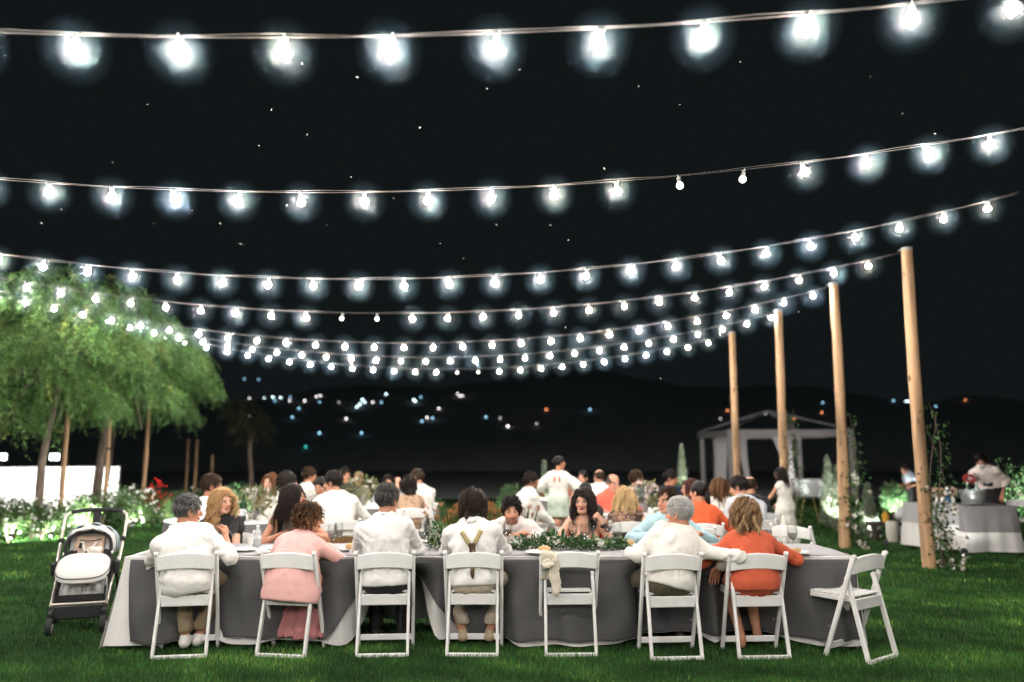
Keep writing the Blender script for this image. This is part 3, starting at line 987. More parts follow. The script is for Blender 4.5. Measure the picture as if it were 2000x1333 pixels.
            B.plane(V3(0, 0, bottom.get('hemz', .06)), (0, 0, -1)); B.plane(bz(.14), sd)
        elif ty == 'flared':                                  # standing skirt, hem at hemz
            for s in (1, -1): B.ell(pel + rt * s * .065 * S - f * .055 - up * .03, (.095 + .016) * S, None, .05)
            hz = bottom['hemz']
            B.cone(bz(.36), pel, .135 * S, .175 * S, .05, rt, 1.0, .78)
            B.cone(pel, V3(0, 0, hz), .175 * S, bottom.get('flare', .22) * S, .05, rt, 1.0, .85)
            B.plane(V3(0, 0, hz), (0, 0, -1)); B.plane(bz(.14), sd)
        v, q = B.mesh(cres)
        nn = vnormals(v, q)
        if ty in ('flared', 'skirt'):
            a = np.arctan2(v @ f, v @ rt) if ty == 'flared' else (v @ rt) * 22
            zz = np.clip((pz - v[:, 2]) / max(pz - .1, .1), 0, 1)
            v = v + nn * (np.sin(a * (9 if ty == 'flared' else 1) + 1.5 * np.sin(a * 3)) * .016 * zz)[:, None]
        v = v + nn * (wnoise(v, 32, seed + 2) * (.0045 if near else .004))[:, None]
        to_obj('skirt' if ty in ('skirt', 'flared') else ty, v, q, np.array(bottom['col'], float), CLOTH, t)
    # ---------------- upper garment
    if top:
        ty = top.get('type', 'shirt'); i = top.get('loose', .018); sl = top.get('sleeve', 'long')
        B = Vol(); torso(B, i, .04, top.get('flare', 0))
        if ty == 'blazer':
            B.cone(waist, pel - f * .02, (.150 + i) * S, (.178 + i) * S, .04, rt, 1.0, .76)
            if top.get('tail'):
                B.cone(pel - f * .02, pel - f * .05 - up * .10, (.178 + i) * S, (.215 + i) * S, .04, rt, 1.0, .58)
        if ty == 'dress' and not stand:
            B.cone(pel, (kn[1] + kn[-1]) / 2, .175 * S, .12 * S, .05, rt, 1.2, .8)
        for s in (1, -1):
            m = sh[s]
            if sl == 'none':
                B.cone(sh[s], sh[s] + (el[s] - sh[s]) * .08, (.05 + i) * k1 * S, (.05 + i) * k1 * S, .02); continue
            if sl == 'strapless': continue
            fl = top.get('sfull', 0.0)
            if sl == 'short':
                e = sh[s] + (el[s] - sh[s]) * top.get('slen', .6)
                B.cone(sh[s], e, (.052 + i) * k1 * S, (.052 + i + fl) * k1 * S, .025); continue
            i2 = i * .55
            B.cone(sh[s], el[s], (.049 + i2) * k1 * S, (.042 + i2 + fl * .5) * k1 * S, .03)
            e = wr[s] + (el[s] - wr[s]) * (.04 if sl == 'long' else .74)
            B.cone(el[s], e, (.043 + i2 + fl * .5) * k1 * S, ((.030 if sl == 'long' else .040) + i2) * k1 * S, .02)
            if sl == 'rolled': B.cone(e, e + (el[s] - e) * .12, (.045 + i2) * k1 * S, (.045 + i2) * k1 * S, .008)
            else: B.cone(e, e + (el[s] - e) * .10, (.033 + i2) * k1 * S, (.033 + i2) * k1 * S, .008)
        hz = top.get('hem', -.02)
        B.plane(pel + sd * hz, -nrm(sd * .6 + up))
        hn = V3(0, 0, 0)
        if sl == 'strapless': B.plane(bz(.74) + nrm(np.cross(sd, rs)) * .0, sd)
        else: B.ell(nb + up * .045 + nrm(np.cross(sd, rs)) * top.get('vneck', .0), (.060 + top.get('neck', 0)) * S * V3(1, 1, .8), None, .012, 's')
        v, q = B.mesh(cres)
        nn = vnormals(v, q)
        am = top.get('wrinkle', .0105)
        nz1, nz2, nz3 = wnoise(v * V3(1, 1, .55), 12, seed), wnoise(v * V3(.9, 1, 1.1), 13, seed + 1), wnoise(v * V3(1.1, 1, .9), 24, seed + 4)
        w = nz1 * am * .55 + (np.sqrt(np.abs(nz2) + .02) - .85) * am * 1.25 + (np.sqrt(np.abs(nz3) + .02) - .85) * am * .5
        lx = (v - ctop) @ rs; lz = (v - ctop) @ sd                # tension creases run from the shoulders down to the middle of the back
        w += am * .55 * np.sin((np.abs(lx) * 1.0 + lz * .62) * 62 + 2.2 * nz1) * np.clip(-lz / .12, 0, 1) * np.clip((lz + .42) / .2, 0, 1)
        for s in (1, -1):                                     # folds gather at the elbows and the armpits
            for c, rr_, fq in ((el[s], .11, 120), (sh[s] - rs * s * .03 - sd * .09, .10, 95)):
                dd = np.linalg.norm(v - c, axis=1)
                ax = nrm(wr[s] - sh[s])
                w += np.exp(-(dd / rr_) ** 2) * np.sin((v - c) @ ax * fq + 2 * wnoise(v, 14, seed + 3)) * am * 1.1
        dz = (v - pel) @ sd                                   # sag of the cloth above the waistband
        w += np.exp(-((dz - .05) / .05) ** 2) * np.sin((v @ rt) * 70 + 2 * wnoise(v, 12, seed + 7)) * am * .7
        w = np.where(dz < .13, np.maximum(w, 0) + .004, np.maximum(w, -.006))
        v = v + nn * w[:, None]
        colr = np.tile(np.array(top['col'], float), (len(v), 1))
        if 'pattern' in top:
            pn = wnoise(v, top.get('pscale', 55), seed + 9)
            m = pn > top.get('pcut', .4); colr[m] = top['pattern']
        name = {'shirt': 'shirt', 'blazer': 'blazer', 'dress': 'dress', 'top': 'blouse'}[ty]
        gar = to_obj(name, v, q, colr, CLOTH, t)
        J['gar'] = gar; J['garv'] = v; J['garq'] = q
        if ty in ('shirt', 'blazer') and top.get('collar', True):
            M = MB(); n = 20
            ax = nrm(hc - H[1] * .02 - nb); c0 = nb + ax * .012 * S
            e1 = nrm(rs - ax * np.dot(rs, ax)); e2 = np.cross(ax, e1)
            ch = .016 if ty == 'blazer' else 0
            rows = [(.062, -.012), (.060 + ch * .4, .034 + ch), (.065 + ch * .5, .037 + ch), (.078 + ch, .000), (.074 + ch, -.004)]
            vv, ff = [], []
            for r_, h_ in rows:
                for k in range(n):
                    a = 2 * math.pi * k / n
                    lo_ = .012 * max(math.sin(a), 0)
                    vv.append(c0 + (e1 * math.cos(a) + e2 * math.sin(a)) * r_ * S * (1 if sex == 'm' else .9) + ax * (h_ - lo_) * S)
            for j in range(len(rows) - 1):
                for k in range(n):
                    ff.append((j * n + k, j * n + (k + 1) % n, (j + 1) * n + (k + 1) % n, (j + 1) * n + k))
            M.add(vv, ff, top.get('collar_col', top['col']))
            M.build('collar', CLOTH, gar)
    # ---------------- shoes
    if shoes:
        sl = np.array(shoes, float)
        for s in (1, -1):
            B = Vol()
            fo = nrm(f + rt * s * .12)
            a = an[s] - up * .045
            B.cone(a - fo * .035, a + fo * .145 * S - up * .012, .042 * S, .034 * S, .02)
            B.cone(a - up * .0, a + up * .03, .042 * S, .042 * S, .02)
            B.plane(V3(0, 0, an[s][2] - .083), (0, 0, -1))
            v, q = B.mesh(.012 if near else .02)
            to_obj('shoe', v, q, np.tile(sl, (len(v), 1)), SHOEM, t)
    return J
# ------------------------------------------------------------------ planting, wall, pavilion
LEAFM = pm('leaf', (.05, .1, .03), .55, attr=True, spec=.35, transl=.3)
BARK = pm('bark', (.13, .095, .075), .9, var=.4, vscale=14, bump=.6, bscale=30, stretch=(1, 1, .3))
PETAL = pm('petal', (.8, .78, .72), .7, attr=True, transl=.2)
WHITEWALL = pm('limewash', (.74, .73, .71), .9, var=.06, vscale=2.5, bump=.2, bscale=18)
WHITEM = pm('white_paint', (.78, .77, .75), .45, var=.04, vscale=10)
BLACKM = pm('black_plastic', (.018, .018, .02), .45)
DARKM = pm('dark_metal', (.04, .04, .042), .4)
LAMPLIT = emission('lamp_lens_lit', (.95, 1.0, .93), 30.0)

def leaves_mesh(name, P, D, ln, wd, col, fold=.0, seed=1):
    """P base points, D directions (unit), one folded diamond per leaf"""
    r = np.random.default_rng(seed); n = len(P)
    ln = np.broadcast_to(ln, (n,))[:, None]; wd = np.broadcast_to(wd, (n,))[:, None]
    a = r.normal(size=(n, 3)); a -= D * (a * D).sum(1)[:, None]; a /= np.linalg.norm(a, axis=1)[:, None] + 1e-9
    b = np.cross(D, a)
    v = np.stack([P, P + D * ln * .5 + a * wd * .5 + b * ln * fold, P + D * ln, P + D * ln * .5 - a * wd * .5 + b * ln * fold], 1).reshape(-1, 3)
    q = np.arange(4 * n).reshape(n, 4)
    t = np.concatenate([q[:, [0, 1, 2]], q[:, [0, 2, 3]]])
    return fastmesh(name, v, t, np.repeat(col, 4, axis=0))

def unit(a): return a / (np.linalg.norm(a, axis=1)[:, None] + 1e-9)

def greens(n, base, var, r, warm=0.1):
    b = np.array(base)[None, :] * np.exp(r.normal(0, var, (n, 1)))
    w = (r.random((n, 1)) < warm) * r.random((n, 1))
    return b * (1 + w * np.array([[1.6, .5, .2]]))

def weeping_tree(name, base, height, blobs, label, seed, trunk_r=.10, lean=(0, 0), nb=1500, base_col=(.092, .180, .052)):
    """feathery drooping crown: blobs = (dx, dy, z, radius) lobes"""
    r = np.random.default_rng(seed)
    t = empty('tree', base, 0, label, 'tree', 'feathery trees at the edge of the lawn')
    m = MB()
    fork = Vector((lean[0], lean[1], blobs[0][2] - blobs[0][3] * .75))
    pts = [Vector((0, 0, -.1))] + [Vector((fork.x * s + .04 * math.sin(s * 7 + seed), fork.y * s + .03 * math.cos(s * 6), fork.z * s)) for s in (.2, .4, .6, .8, 1)]
    m.tube(pts, [trunk_r * q for q in (1.25, 1.05, .95, .9, .85, .8)], 10)
    for b in blobs:
        e = Vector(b[:3]); mid = fork.lerp(e, .5) + Vector((r.normal() * .08, r.normal() * .08, .1))
        m.tube([fork - Vector((0, 0, .05)), fork.lerp(mid, .5) + Vector((.02, 0, .03)), mid, e], [trunk_r * .6, trunk_r * .48, trunk_r * .34, trunk_r * .14], 7)
        for k in range(5):
            d = Vector(unit(r.normal(size=(1, 3)) + np.array([[0, 0, .5]]))[0])
            m.tube([mid.lerp(e, r.uniform(.2, 1)), e + d * b[3] * .45, e + d * b[3] * .8 + Vector((0, 0, -.08))], [trunk_r * .2, trunk_r * .13, trunk_r * .05], 5)
    m.build('trunk', BARK, t)
    P, D, Cc = [], [], []
    tot = sum(b[3] ** 2 for b in blobs)
    for b in blobs:
        n = int(nb * b[3] ** 2 / tot)
        u = unit(r.normal(size=(n, 3))); u[:, 2] = np.abs(u[:, 2]) * .9 - .35 * r.random(n); u = unit(u)
        s = b[3] * (.55 + .5 * r.random(n) ** .6)
        p0 = np.array(b[:3]) + u * s[:, None] * np.array([1, 1, .85])
        out = unit(u * np.array([1, 1, .25]) + r.normal(size=(n, 3)) * .35)
        Ls = r.uniform(.35, .85, n)
        shade = greens(n, base_col, .48, r, .14)
        K = 20
        for k in range(K):
            f = (k + r.random(n)) / K
            p = p0 + out * (Ls * f * .55)[:, None] + np.array([0, 0, -1.0]) * (Ls * (f ** 2) * .50 - .10)[:, None]
            tg = unit(out * .55 + np.array([0, 0, -1.0]) * (1.0 * f - .12)[:, None])
            sd = r.normal(size=(n, 3)) * .95
            P.append(p); D.append(unit(tg + sd)); Cc.append(shade * np.exp(r.normal(0, .18, (n, 1))))
    P, D, Cc = np.concatenate(P), np.concatenate(D), np.concatenate(Cc)
    link('crown', leaves_mesh('crown', P, D, r.uniform(.07, .13, len(P)), r.uniform(.009, .015, len(P)), Cc, .06, seed), LEAFM, t)
    return t

def bush(label, base, w, d, h, seed, n=2600, leaf=.05, col=(.05, .095, .03), flowers=0, fcol=(.8, .78, .74), fsize=.03, name='shrub', group='shrubs along the lawn edge', cat='shrub'):
    r = np.random.default_rng(seed)
    t = empty(name, base, 0, label, cat, group)
    m = MB()
    for k in range(9):
        a = r.uniform(0, 6.28); rr = r.uniform(.3, .8)
        m.tube([(0, 0, -.03), (math.cos(a) * w * .15 * rr, math.sin(a) * d * .15 * rr, h * .4), (math.cos(a) * w * .4 * rr, math.sin(a) * d * .4 * rr, h * r.uniform(.65, .95))], [.012, .008, .003], 5)
    m.build('stems', BARK, t)
    nl = 9
    lc = np.stack([r.uniform(-.36, .36, nl) * w, r.uniform(-.36, .36, nl) * d, r.uniform(.30, .72, nl) * h], 1)
    lr = r.uniform(.22, .36, nl) * min(w, h * 1.1)
    i = r.integers(0, nl, n)
    u = unit(r.normal(size=(n, 3)))
    P = lc[i] + u * (lr[i] * (r.random(n) ** .4))[:, None]
    P[:, 2] = np.abs(P[:, 2]) + .01
    D = unit(u + r.normal(size=(n, 3)) * .7 + np.array([0, 0, .25]))
    Cc = greens(n, col, .35, r, .08)
    link('foliage', leaves_mesh('foliage', P, D, r.uniform(.7, 1.3, n) * leaf, r.uniform(.35, .6, n) * leaf, Cc, .12, seed), LEAFM, t)
    if flowers:
        k = flowers
        i = r.integers(0, nl, k); u = unit(r.normal(size=(k, 3)) + np.array([0, -.6, .4]))
        c = lc[i] + u * (lr[i] * 1.04)[:, None]; c[:, 2] = np.abs(c[:, 2]) + .03
        pp = np.repeat(c, 6, axis=0); dd = unit(np.repeat(u, 6, axis=0) + r.normal(size=(6 * k, 3)) * .8)
        link('blossoms', leaves_mesh('blossoms', pp, dd, fsize, fsize * .8, np.tile(np.array(fcol), (6 * k, 1)) * r.uniform(.85, 1.05, (6 * k, 1)), .1, seed + 1), PETAL, t)
    return t

def ground_lamp(label, loc, aim, watts, blend=.6, size=75, col=(.90, 1.0, .86), parts=True):
    t = empty('ground_spotlight', loc, 0, label, 'spotlight', 'ground spotlights among the plants')
    d = (Vector(aim) - Vector(loc)).normalized()
    M = d.to_track_quat('Z', 'Y').to_matrix().to_4x4()
    Mo = Matrix.Translation((0, 0, .12)) @ M
    m = MB(); m.tube([(0, 0, -.05), (0, 0, .10)], .01, 6)
    m.lathe([(.020, -.05), (.045, -.03), (.050, .05), (.046, .05), (.043, .035)], 12, M=Mo, caps=False)
    m.build('housing', DARKM, t)
    g = MB(); g.lathe([(0.0, .036), (.043, .036)], 12, M=Mo, caps=False); g.build('lens', LAMPLIT, t)
    ld = bpy.data.lights.new('spot_beam', 'SPOT'); ld.energy = watts; ld.color = col
    ld.spot_size = R(size); ld.spot_blend = blend; ld.shadow_soft_size = .04
    o = bpy.data.objects.new('spot_beam', ld); C.objects.link(o); o.parent = t
    o.matrix_local = Matrix.Translation(Vector((0, 0, .12)) + d * .06) @ d.to_track_quat('-Z', 'Y').to_matrix().to_4x4()
    return t

# --- left: white garden wall
wl, wr_ = at(-260, 912, 18.6), at(235, 910, 20.5)
wt = empty('garden_wall', (wl.x, wl.y, 0), math.atan2(wr_.y - wl.y, wr_.x - wl.x), 'low white garden wall of smooth panels behind the shrubs', 'wall')
WL = (wr_ - wl).length; WH = 1.17
npan = 7
for k in range(npan):
    m = MB(); x0, x1 = WL * k / npan + .006, WL * (k + 1) / npan - .006
    m.box(((x0 + x1) / 2, 0, WH / 2), (x1 - x0, .14, WH), bev=.008)
    m.build('panel', WHITEWALL, wt)
m = MB(); m.box((WL / 2, .03, WH / 2 - .01), (WL, .1, WH - .02)); m.build('core', WHITEWALL, wt)

# --- left trees
b1 = onground(80, 1012); b1 = Vector((at(80, 900, 14.2).x, 14.2, 0))
weeping_tree('tree', b1, 4.6, [(-.1, 0, 4.05, .95), (-1.1, .2, 3.75, 1.0), (.6, -.1, 3.35, .95), (-.35, -.35, 2.85, .95), (-1.3, -.2, 2.45, .85), (.3, .3, 2.35, .7), (-.5, -.4, 2.0, .6)],
             'nearest feathery tree, big drooping crown on a thin forked trunk before the white wall', 21, .07, (.18, 0), 3800)
b2 = Vector((at(195, 900, 16.4).x, 16.4, 0))
weeping_tree('tree', b2, 4.6, [(.0, 0, 4.25, .95), (-.6, 0, 3.6, .95), (.75, .1, 3.6, .95), (.2, -.3, 2.95, .95), (-.3, .2, 2.35, .7), (.8, -.3, 2.6, .7)],
             'feathery drooping tree with the thickest brown trunk beside the white wall', 22, .09, (.05, .1), 3400, (.082, .165, .050))
b3 = Vector((at(212, 900, 18.9).x, 18.9, 0))
weeping_tree('tree', b3, 4.5, [(.35, -.2, 4.05, .95), (1.3, -.3, 3.5, .95), (.95, -.4, 2.8, .9), (1.8, -.2, 3.0, .65), (.2, -.2, 3.0, .8), (1.5, -.3, 2.35, .5)],
             'feathery tree whose crown reaches farthest over the lawn behind the lowest bulbs', 23, .032, (.1, 0), 3300, (.092, .178, .052))
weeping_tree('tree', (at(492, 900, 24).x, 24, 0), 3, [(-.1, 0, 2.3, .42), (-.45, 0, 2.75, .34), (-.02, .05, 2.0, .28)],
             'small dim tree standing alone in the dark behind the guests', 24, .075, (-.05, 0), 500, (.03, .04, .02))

def stake(px, y0, Y, h, r_, label):
    p = at(px, y0, Y)
    t = empty('stake', (p.x, Y, 0), 0, label, 'stake', 'tree stakes')
    m = MB(); m.tube([(0, 0, -.1), (.005, 0, h * .5), (-.01, 0, h)], [r_, r_ * .96, r_ * .9], 9); m.build('shaft', WOOD, t)
    b = MB(); b.tube([(0, 0, h * .62), (0, 0, h * .62 + .05)], r_ * 1.25, 9); b.build('tie', BLACKM, t)
    return t
stake(210, 900, 15.9, 2.55, .036, 'thin wooden tree stake against the white wall end')
stake(383, 900, 25, 1.95, .045, 'rust coloured stake in the dark, right of the pair')
stake(366, 900, 25.6, 1.95, .040, 'pale grey stake in the dark, left of the pair')
stake(415, 900, 26, 1.45, .05, 'short dark stake right behind the seated guests on the left')

# --- shrubs along the left edge
SH = [(-40, 13.6, 1.2, .85), (30, 13.5, 1.0, .80), (95, 13.9, .9, .72), (150, 14.6, .95, .84), (205, 15.4, 1.0, .86), (262, 16.2, .95, .80), (322, 17.2, 1.0, .82), (372, 18.2, 1.0, .75), (425, 19.2, 1.1, .70)]
SHL = ['shrub cut by the edge of the picture, beside the lit wall', 'low white flowered shrub in front of the nearest tree trunk', 'thin white flowered shrub left of the pram',
       'dense green shrub directly behind the pram handle', 'dark leafy shrub below the end of the white wall', 'white blossomed shrub glowing from a lamp in its middle',
       'shrub with a tall spray of red flowers', 'dark shrub behind the grey-haired man on the left', 'pale lit shrub behind the curly blonde woman']
for k, (px, Y, w, h) in enumerate(SH):
    p = at(px, 900, Y)
    bush(SHL[k], (p.x, Y, 0), w, .9, h, 60 + k, 2600, .055, (.055, .10, .032), (40, 60, 45, 40, 12, 110, 10, 8, 24)[k], (.82, .80, .76) if k != 6 else (.75, .02, .02), .045)
p = at(304, 958, 17.0)
bush('loose stems of bright red flowers rising above the hedge', (p.x, 17.0, 0), .55, .4, 1.0, 80, 300, .05, (.04, .07, .025), 46, (.72, .02, .015), .055)
ground_lamp('spotlight in the white flowered shrub at the picture edge', (at(42, 900, 13.3).x, 13.2, 0), (at(55, 900, 15.5).x, 16.2, 1.0), 150, size=110)
ground_lamp('spotlight under the thin shrub left of the pram', (at(118, 900, 13.6).x, 13.5, 0), (at(110, 900, 16).x, 16.6, 1.1), 140, size=110)
ground_lamp('spotlight in the white blossomed shrub beyond the pram', (at(272, 900, 15.8).x, 15.7, 0), (at(280, 900, 17).x, 17.0, .8), 95, size=110)
ground_lamp('spotlight behind the grey-haired man on the left', (at(345, 900, 16.6).x, 16.6, 0), (at(345, 900, 18).x, 18.0, .7), 90, size=100)
ground_lamp('spotlight behind the wall shrubs, aimed up into the trees', (at(170, 900, 14.2).x, 14.2, 0), (at(200, 900, 17).x, 16.6, 2.6), 520, size=100)
for px, Y, ty, w_, lab in ((-60, 17.4, 19.0, 340, 'added hidden spotlight washing the white wall beyond the picture edge'), (40, 17.9, 19.4, 320, 'added hidden spotlight washing the white wall behind the first shrubs'), (130, 18.5, 20.0, 320, 'added hidden spotlight washing the white wall behind the two trunks'), (205, 19.0, 20.4, 260, 'added hidden spotlight washing the end of the white wall')):  # extra spots behind the hedge, added to brighten the wall
    p = at(px, 960, Y); ground_lamp(lab, (p.x, Y, 0), (at(px, 930, ty).x, ty, .6), w_ * .55, size=140, col=(1, .98, .94))
for px, Y, lab in ((3, 20.2, 'bright floodlight above the white wall at the picture edge'), (106, 21.0, 'bright floodlight above the white wall behind the nearest trunk')):
    p = at(px, 893, Y)
    t = empty('floodlight', (p.x, Y, 0), 0, lab, 'floodlight', 'floodlights behind the wall')
    m = MB(); m.tube([(0, 0, -.05), (0, 0, p.z)], .02, 6); m.box((0, .05, p.z), (.28, .07, .20), bev=.01); m.build('housing', DARKM, t)
    g = MB(); g.box((0, .008, p.z), (.25, .012, .17)); g.build('lens', emission('flood_lens', (.9, 1, 1), 9.0) if 'flood_lens' not in MATS else MATS['flood_lens'], t)

# small uplit plants behind the left tables
for k, (px, Y, w, h, lab, pw) in enumerate([(493, 15.5, .9, .95, 'brightly lit pale shrub behind the woman with a fringe', 120), (842, 16, .5, .6, 'small green lit shrub behind the man in profile', 0),
        (1002, 16, .6, 1.0, 'green lit shrub behind the man in the cap', 30), (1352, 15.5, .9, 1.05, 'uplit green shrub behind the man in navy', 70), (1418, 15, .7, .9, 'bright lit shrub behind the ponytailed woman', 60),
        (1738, 17.5, .75, 1.0, 'rounded lit shrub left of the distant waiter', 110), (2010, 14.5, 1.3, 1.5, 'big pale lit shrub at the right edge behind the white chair', 260), (742, 17, .5, .5, 'small dark shrub behind the far left table', 0)]):
    p = at(px, 900, Y)
    bush(lab, (p.x, Y, 0), w, .6, h, 100 + k, 1500, .06, (.06, .13, .05), 0)
    if pw: ground_lamp('spotlight under the ' + lab.split(' behind')[0].split(' at the')[0].split(' left')[0], (p.x - .1, Y - .42, 0), (p.x, Y + .1, h * .75), pw * 2.2, size=100)

def cone_plant(px, Y, ytop, w, lab, pw, seed):
    r = np.random.default_rng(seed)
    p = at(px, ytop, Y); h = p.z
    t = empty('conical_shrub', (p.x, Y, 0), 0, lab, 'shrub', 'slim conical shrubs lit from below')
    m = MB(); m.tube([(0, 0, -.05), (0, 0, h * .98)], [.02, .006], 6); m.build('trunk', BARK, t)
    n = 1500; f = r.random(n) ** 1.3; a = r.uniform(0, 6.28, n)
    rad = w * .5 * (1 - f) ** .8 * np.minimum(1, f * 6 + .4) * (.6 + .4 * r.random(n))
    P = np.stack([np.cos(a) * rad, np.sin(a) * rad, f * h], 1)
    D = unit(np.stack([np.cos(a) * .35, np.sin(a) * .35, np.ones(n)], 1) + r.normal(size=(n, 3)) * .2)
    link('foliage', leaves_mesh('foliage', P, D, .09, .02, greens(n, (.22, .26, .19), .2, r, .05), .08, seed), LEAFM, t)
    ground_lamp('spotlight at the foot of the ' + lab.split(',')[0], (p.x, Y - .34, 0), (p.x, Y, h * .5), pw * 5, size=80)
for a in [(1615, 16.0, 895, .42, 'tallest pale cone shrub, beside the grey table in the garden', 60, 1), (1634, 15.2, 915, .40, 'pale cone shrub just left of the second pole', 60, 2),
          (1694, 14.2, 950, .36, 'short pale cone shrub standing alone in the dark lawn', 50, 3), (1331, 17, 872, .34, 'needle thin pale cone shrub behind the man in navy', 80, 4),
          (1063, 17, 905, .26, 'needle thin pale cone shrub behind the standing girl', 25, 5)]:
    cone_plant(*a)
for px, Y, lab in ((1511, 11.6, 'lit ground spotlight in the grass beside the girl in white'), (1076, 12.6, 'lit ground spotlight behind the seated man in the cap'), (1330, 14.5, 'lit ground spotlight behind the man in navy')):
    p = at(px, 1000, Y); ground_lamp(lab, (p.x, Y, .02), (p.x - .4, Y - 1.2, .45), 30, size=70)

# tall orange-tipped grasses behind the centre of the table
for k, (px, Y, h, lab) in enumerate([(884, 9.6, .98, 'clump of orange tipped grass left of the person with braces'), (962, 9.8, .97, 'clump of orange tipped grass left of the bearded man'), (925, 10.4, .80, 'low clump of grass behind the person with braces'), (1008, 10.6, .9, 'clump of orange tipped grass behind the bearded man')]):
    r = np.random.default_rng(300 + k); p = at(px, 980, Y)
    t = empty('grass_clump', (p.x, Y, 0), 0, lab, 'plant', 'ornamental grasses')
    n = 150; a = r.uniform(0, 6.28, n); sp = r.random(n) ** .7
    P = np.stack([np.cos(a) * .08 * sp, np.sin(a) * .08 * sp, np.zeros(n)], 1)
    D = unit(np.stack([np.cos(a) * .32 * sp, np.sin(a) * .32 * sp, np.ones(n)], 1))
    hh = h * r.uniform(.55, 1.02, n)
    link('blades', leaves_mesh('blades', P, D, hh, .022, greens(n, (.07, .10, .03), .3, r, .2), .03, k), LEAFM, t)
    m2 = r.random(n) < .35
    Q = (P + D * hh[:, None] * .9)[m2]; kk = len(Q)
    Qp = np.repeat(Q, 6, axis=0); Qd = unit(np.repeat(D[m2], 6, axis=0) + r.normal(size=(6 * kk, 3)) * .5)
    fh = link('flower_heads', leaves_mesh('flower_heads', Qp, Qd, .07, .016, np.tile(np.array([[.42, .17, .06]]), (6 * kk, 1)) * r.uniform(.6, 1.2, (6 * kk, 1)), .1, k), PETAL, t); fh['kind'] = 'stuff'

# --- pavilion with white drapes, far right
PAVM = pm('weathered_white', (.44, .42, .42), .6, var=.15, vscale=3)
def pavilion():
    Y0, Y1 = 26.5, 31.0
    a, b = at(1425, 852, Y0), at(1662, 852, Y0)
    zt = a.z; cx = (a.x + b.x) / 2; w = b.x - a.x; hw = w / 2
    t = empty('pavilion', (cx, Y0, 0), 0, 'white framed garden pavilion hung with gathered white drapes', 'pavilion')
    dep = Y1 - Y0
    for x, y in ((-hw, 0), (hw, 0), (-hw * .93, dep), (hw * .93, dep), (-hw * .66, dep * .5), (hw * .36, dep * .5)):
        m = MB(); m.box((x, y, zt / 2), (.16, .16, zt), bev=.01); m.build('post', PAVM, t)
    for x, y, L_, rz in ((0, 0, w + .16, 0), (0, dep, w, 0)):
        m = MB(); m.box((x, y, zt + .10), (L_, .12, .24), bev=.01); m.build('beam', PAVM, t)
    for x in (-hw, hw):
        m = MB(); m.box((x, dep / 2, zt + .10), (.10, dep - .13, .22), bev=.01); m.build('beam', PAVM, t)
    apex = Vector((0, dep / 2, at(1560, 803, (Y0 + Y1) / 2).z))
    for x, y in ((-hw, 0), (hw, 0), (-hw, dep), (hw, dep)):
        m = MB(); m.beam((x * .98, y, zt + .24), apex, .07, .07); m.build('rafter', pm('grey_paint', (.22, .23, .26), .5), t)
    DR = pm('sheer_drape', (.74, .73, .72), .9, transl=.35)
    for x, y, wd, top_, gather in ((-hw * .62, dep * .9, .62, zt, -.1), (-hw * .25, dep * .9, .5, zt, .25), (.28 * hw, dep * .55, .75, zt, .35), (.62 * hw, dep * .9, .5, zt, .1)):
        m = MB(); nx, nz = 28, 14; v, f = [], []
        for j in range(nz + 1):
            tz = j / nz
            g = 1 - .55 * math.sin(min(tz * 1.35, 1) * math.pi / 2) * (1 if gather > 0 else .4)
            for i in range(nx + 1):
                s = i / nx - .5
                v.append((x + s * wd * g + gather * tz, y + .05 * math.sin(s * 44) * (1 - .4 * tz), top_ * (1 - tz * .9)))
        for j in range(nz):
            for i in range(nx):
                q = j * (nx + 1) + i; f.append((q, q + 1, q + nx + 2, q + nx + 1))
        m.add(v, f); m.build('drape', DR, t, smooth='all')
    return t, cx, Y0, hw, dep
pv, pcx, pY, phw, pdep = pavilion()
ground_lamp('spotlight inside the pavilion, aimed up the right drape', (pcx + phw * .5, pY + .9, 0), (pcx + phw * .4, pY + pdep * .6, 1.5), 160, size=90, col=(1, .97, .93))
ground_lamp('spotlight inside the pavilion, aimed up the left drape', (pcx - phw * .55, pY + 1.2, 0), (pcx - phw * .5, pY + pdep * .9, 1.6), 70, size=90, col=(1, .93, .9))
ground_lamp('spotlight on the lawn in front of the pavilion', (pcx - .2, pY - 3.4, 0), (pcx, pY, 2.1), 45, size=80, col=(1, .93, .92))

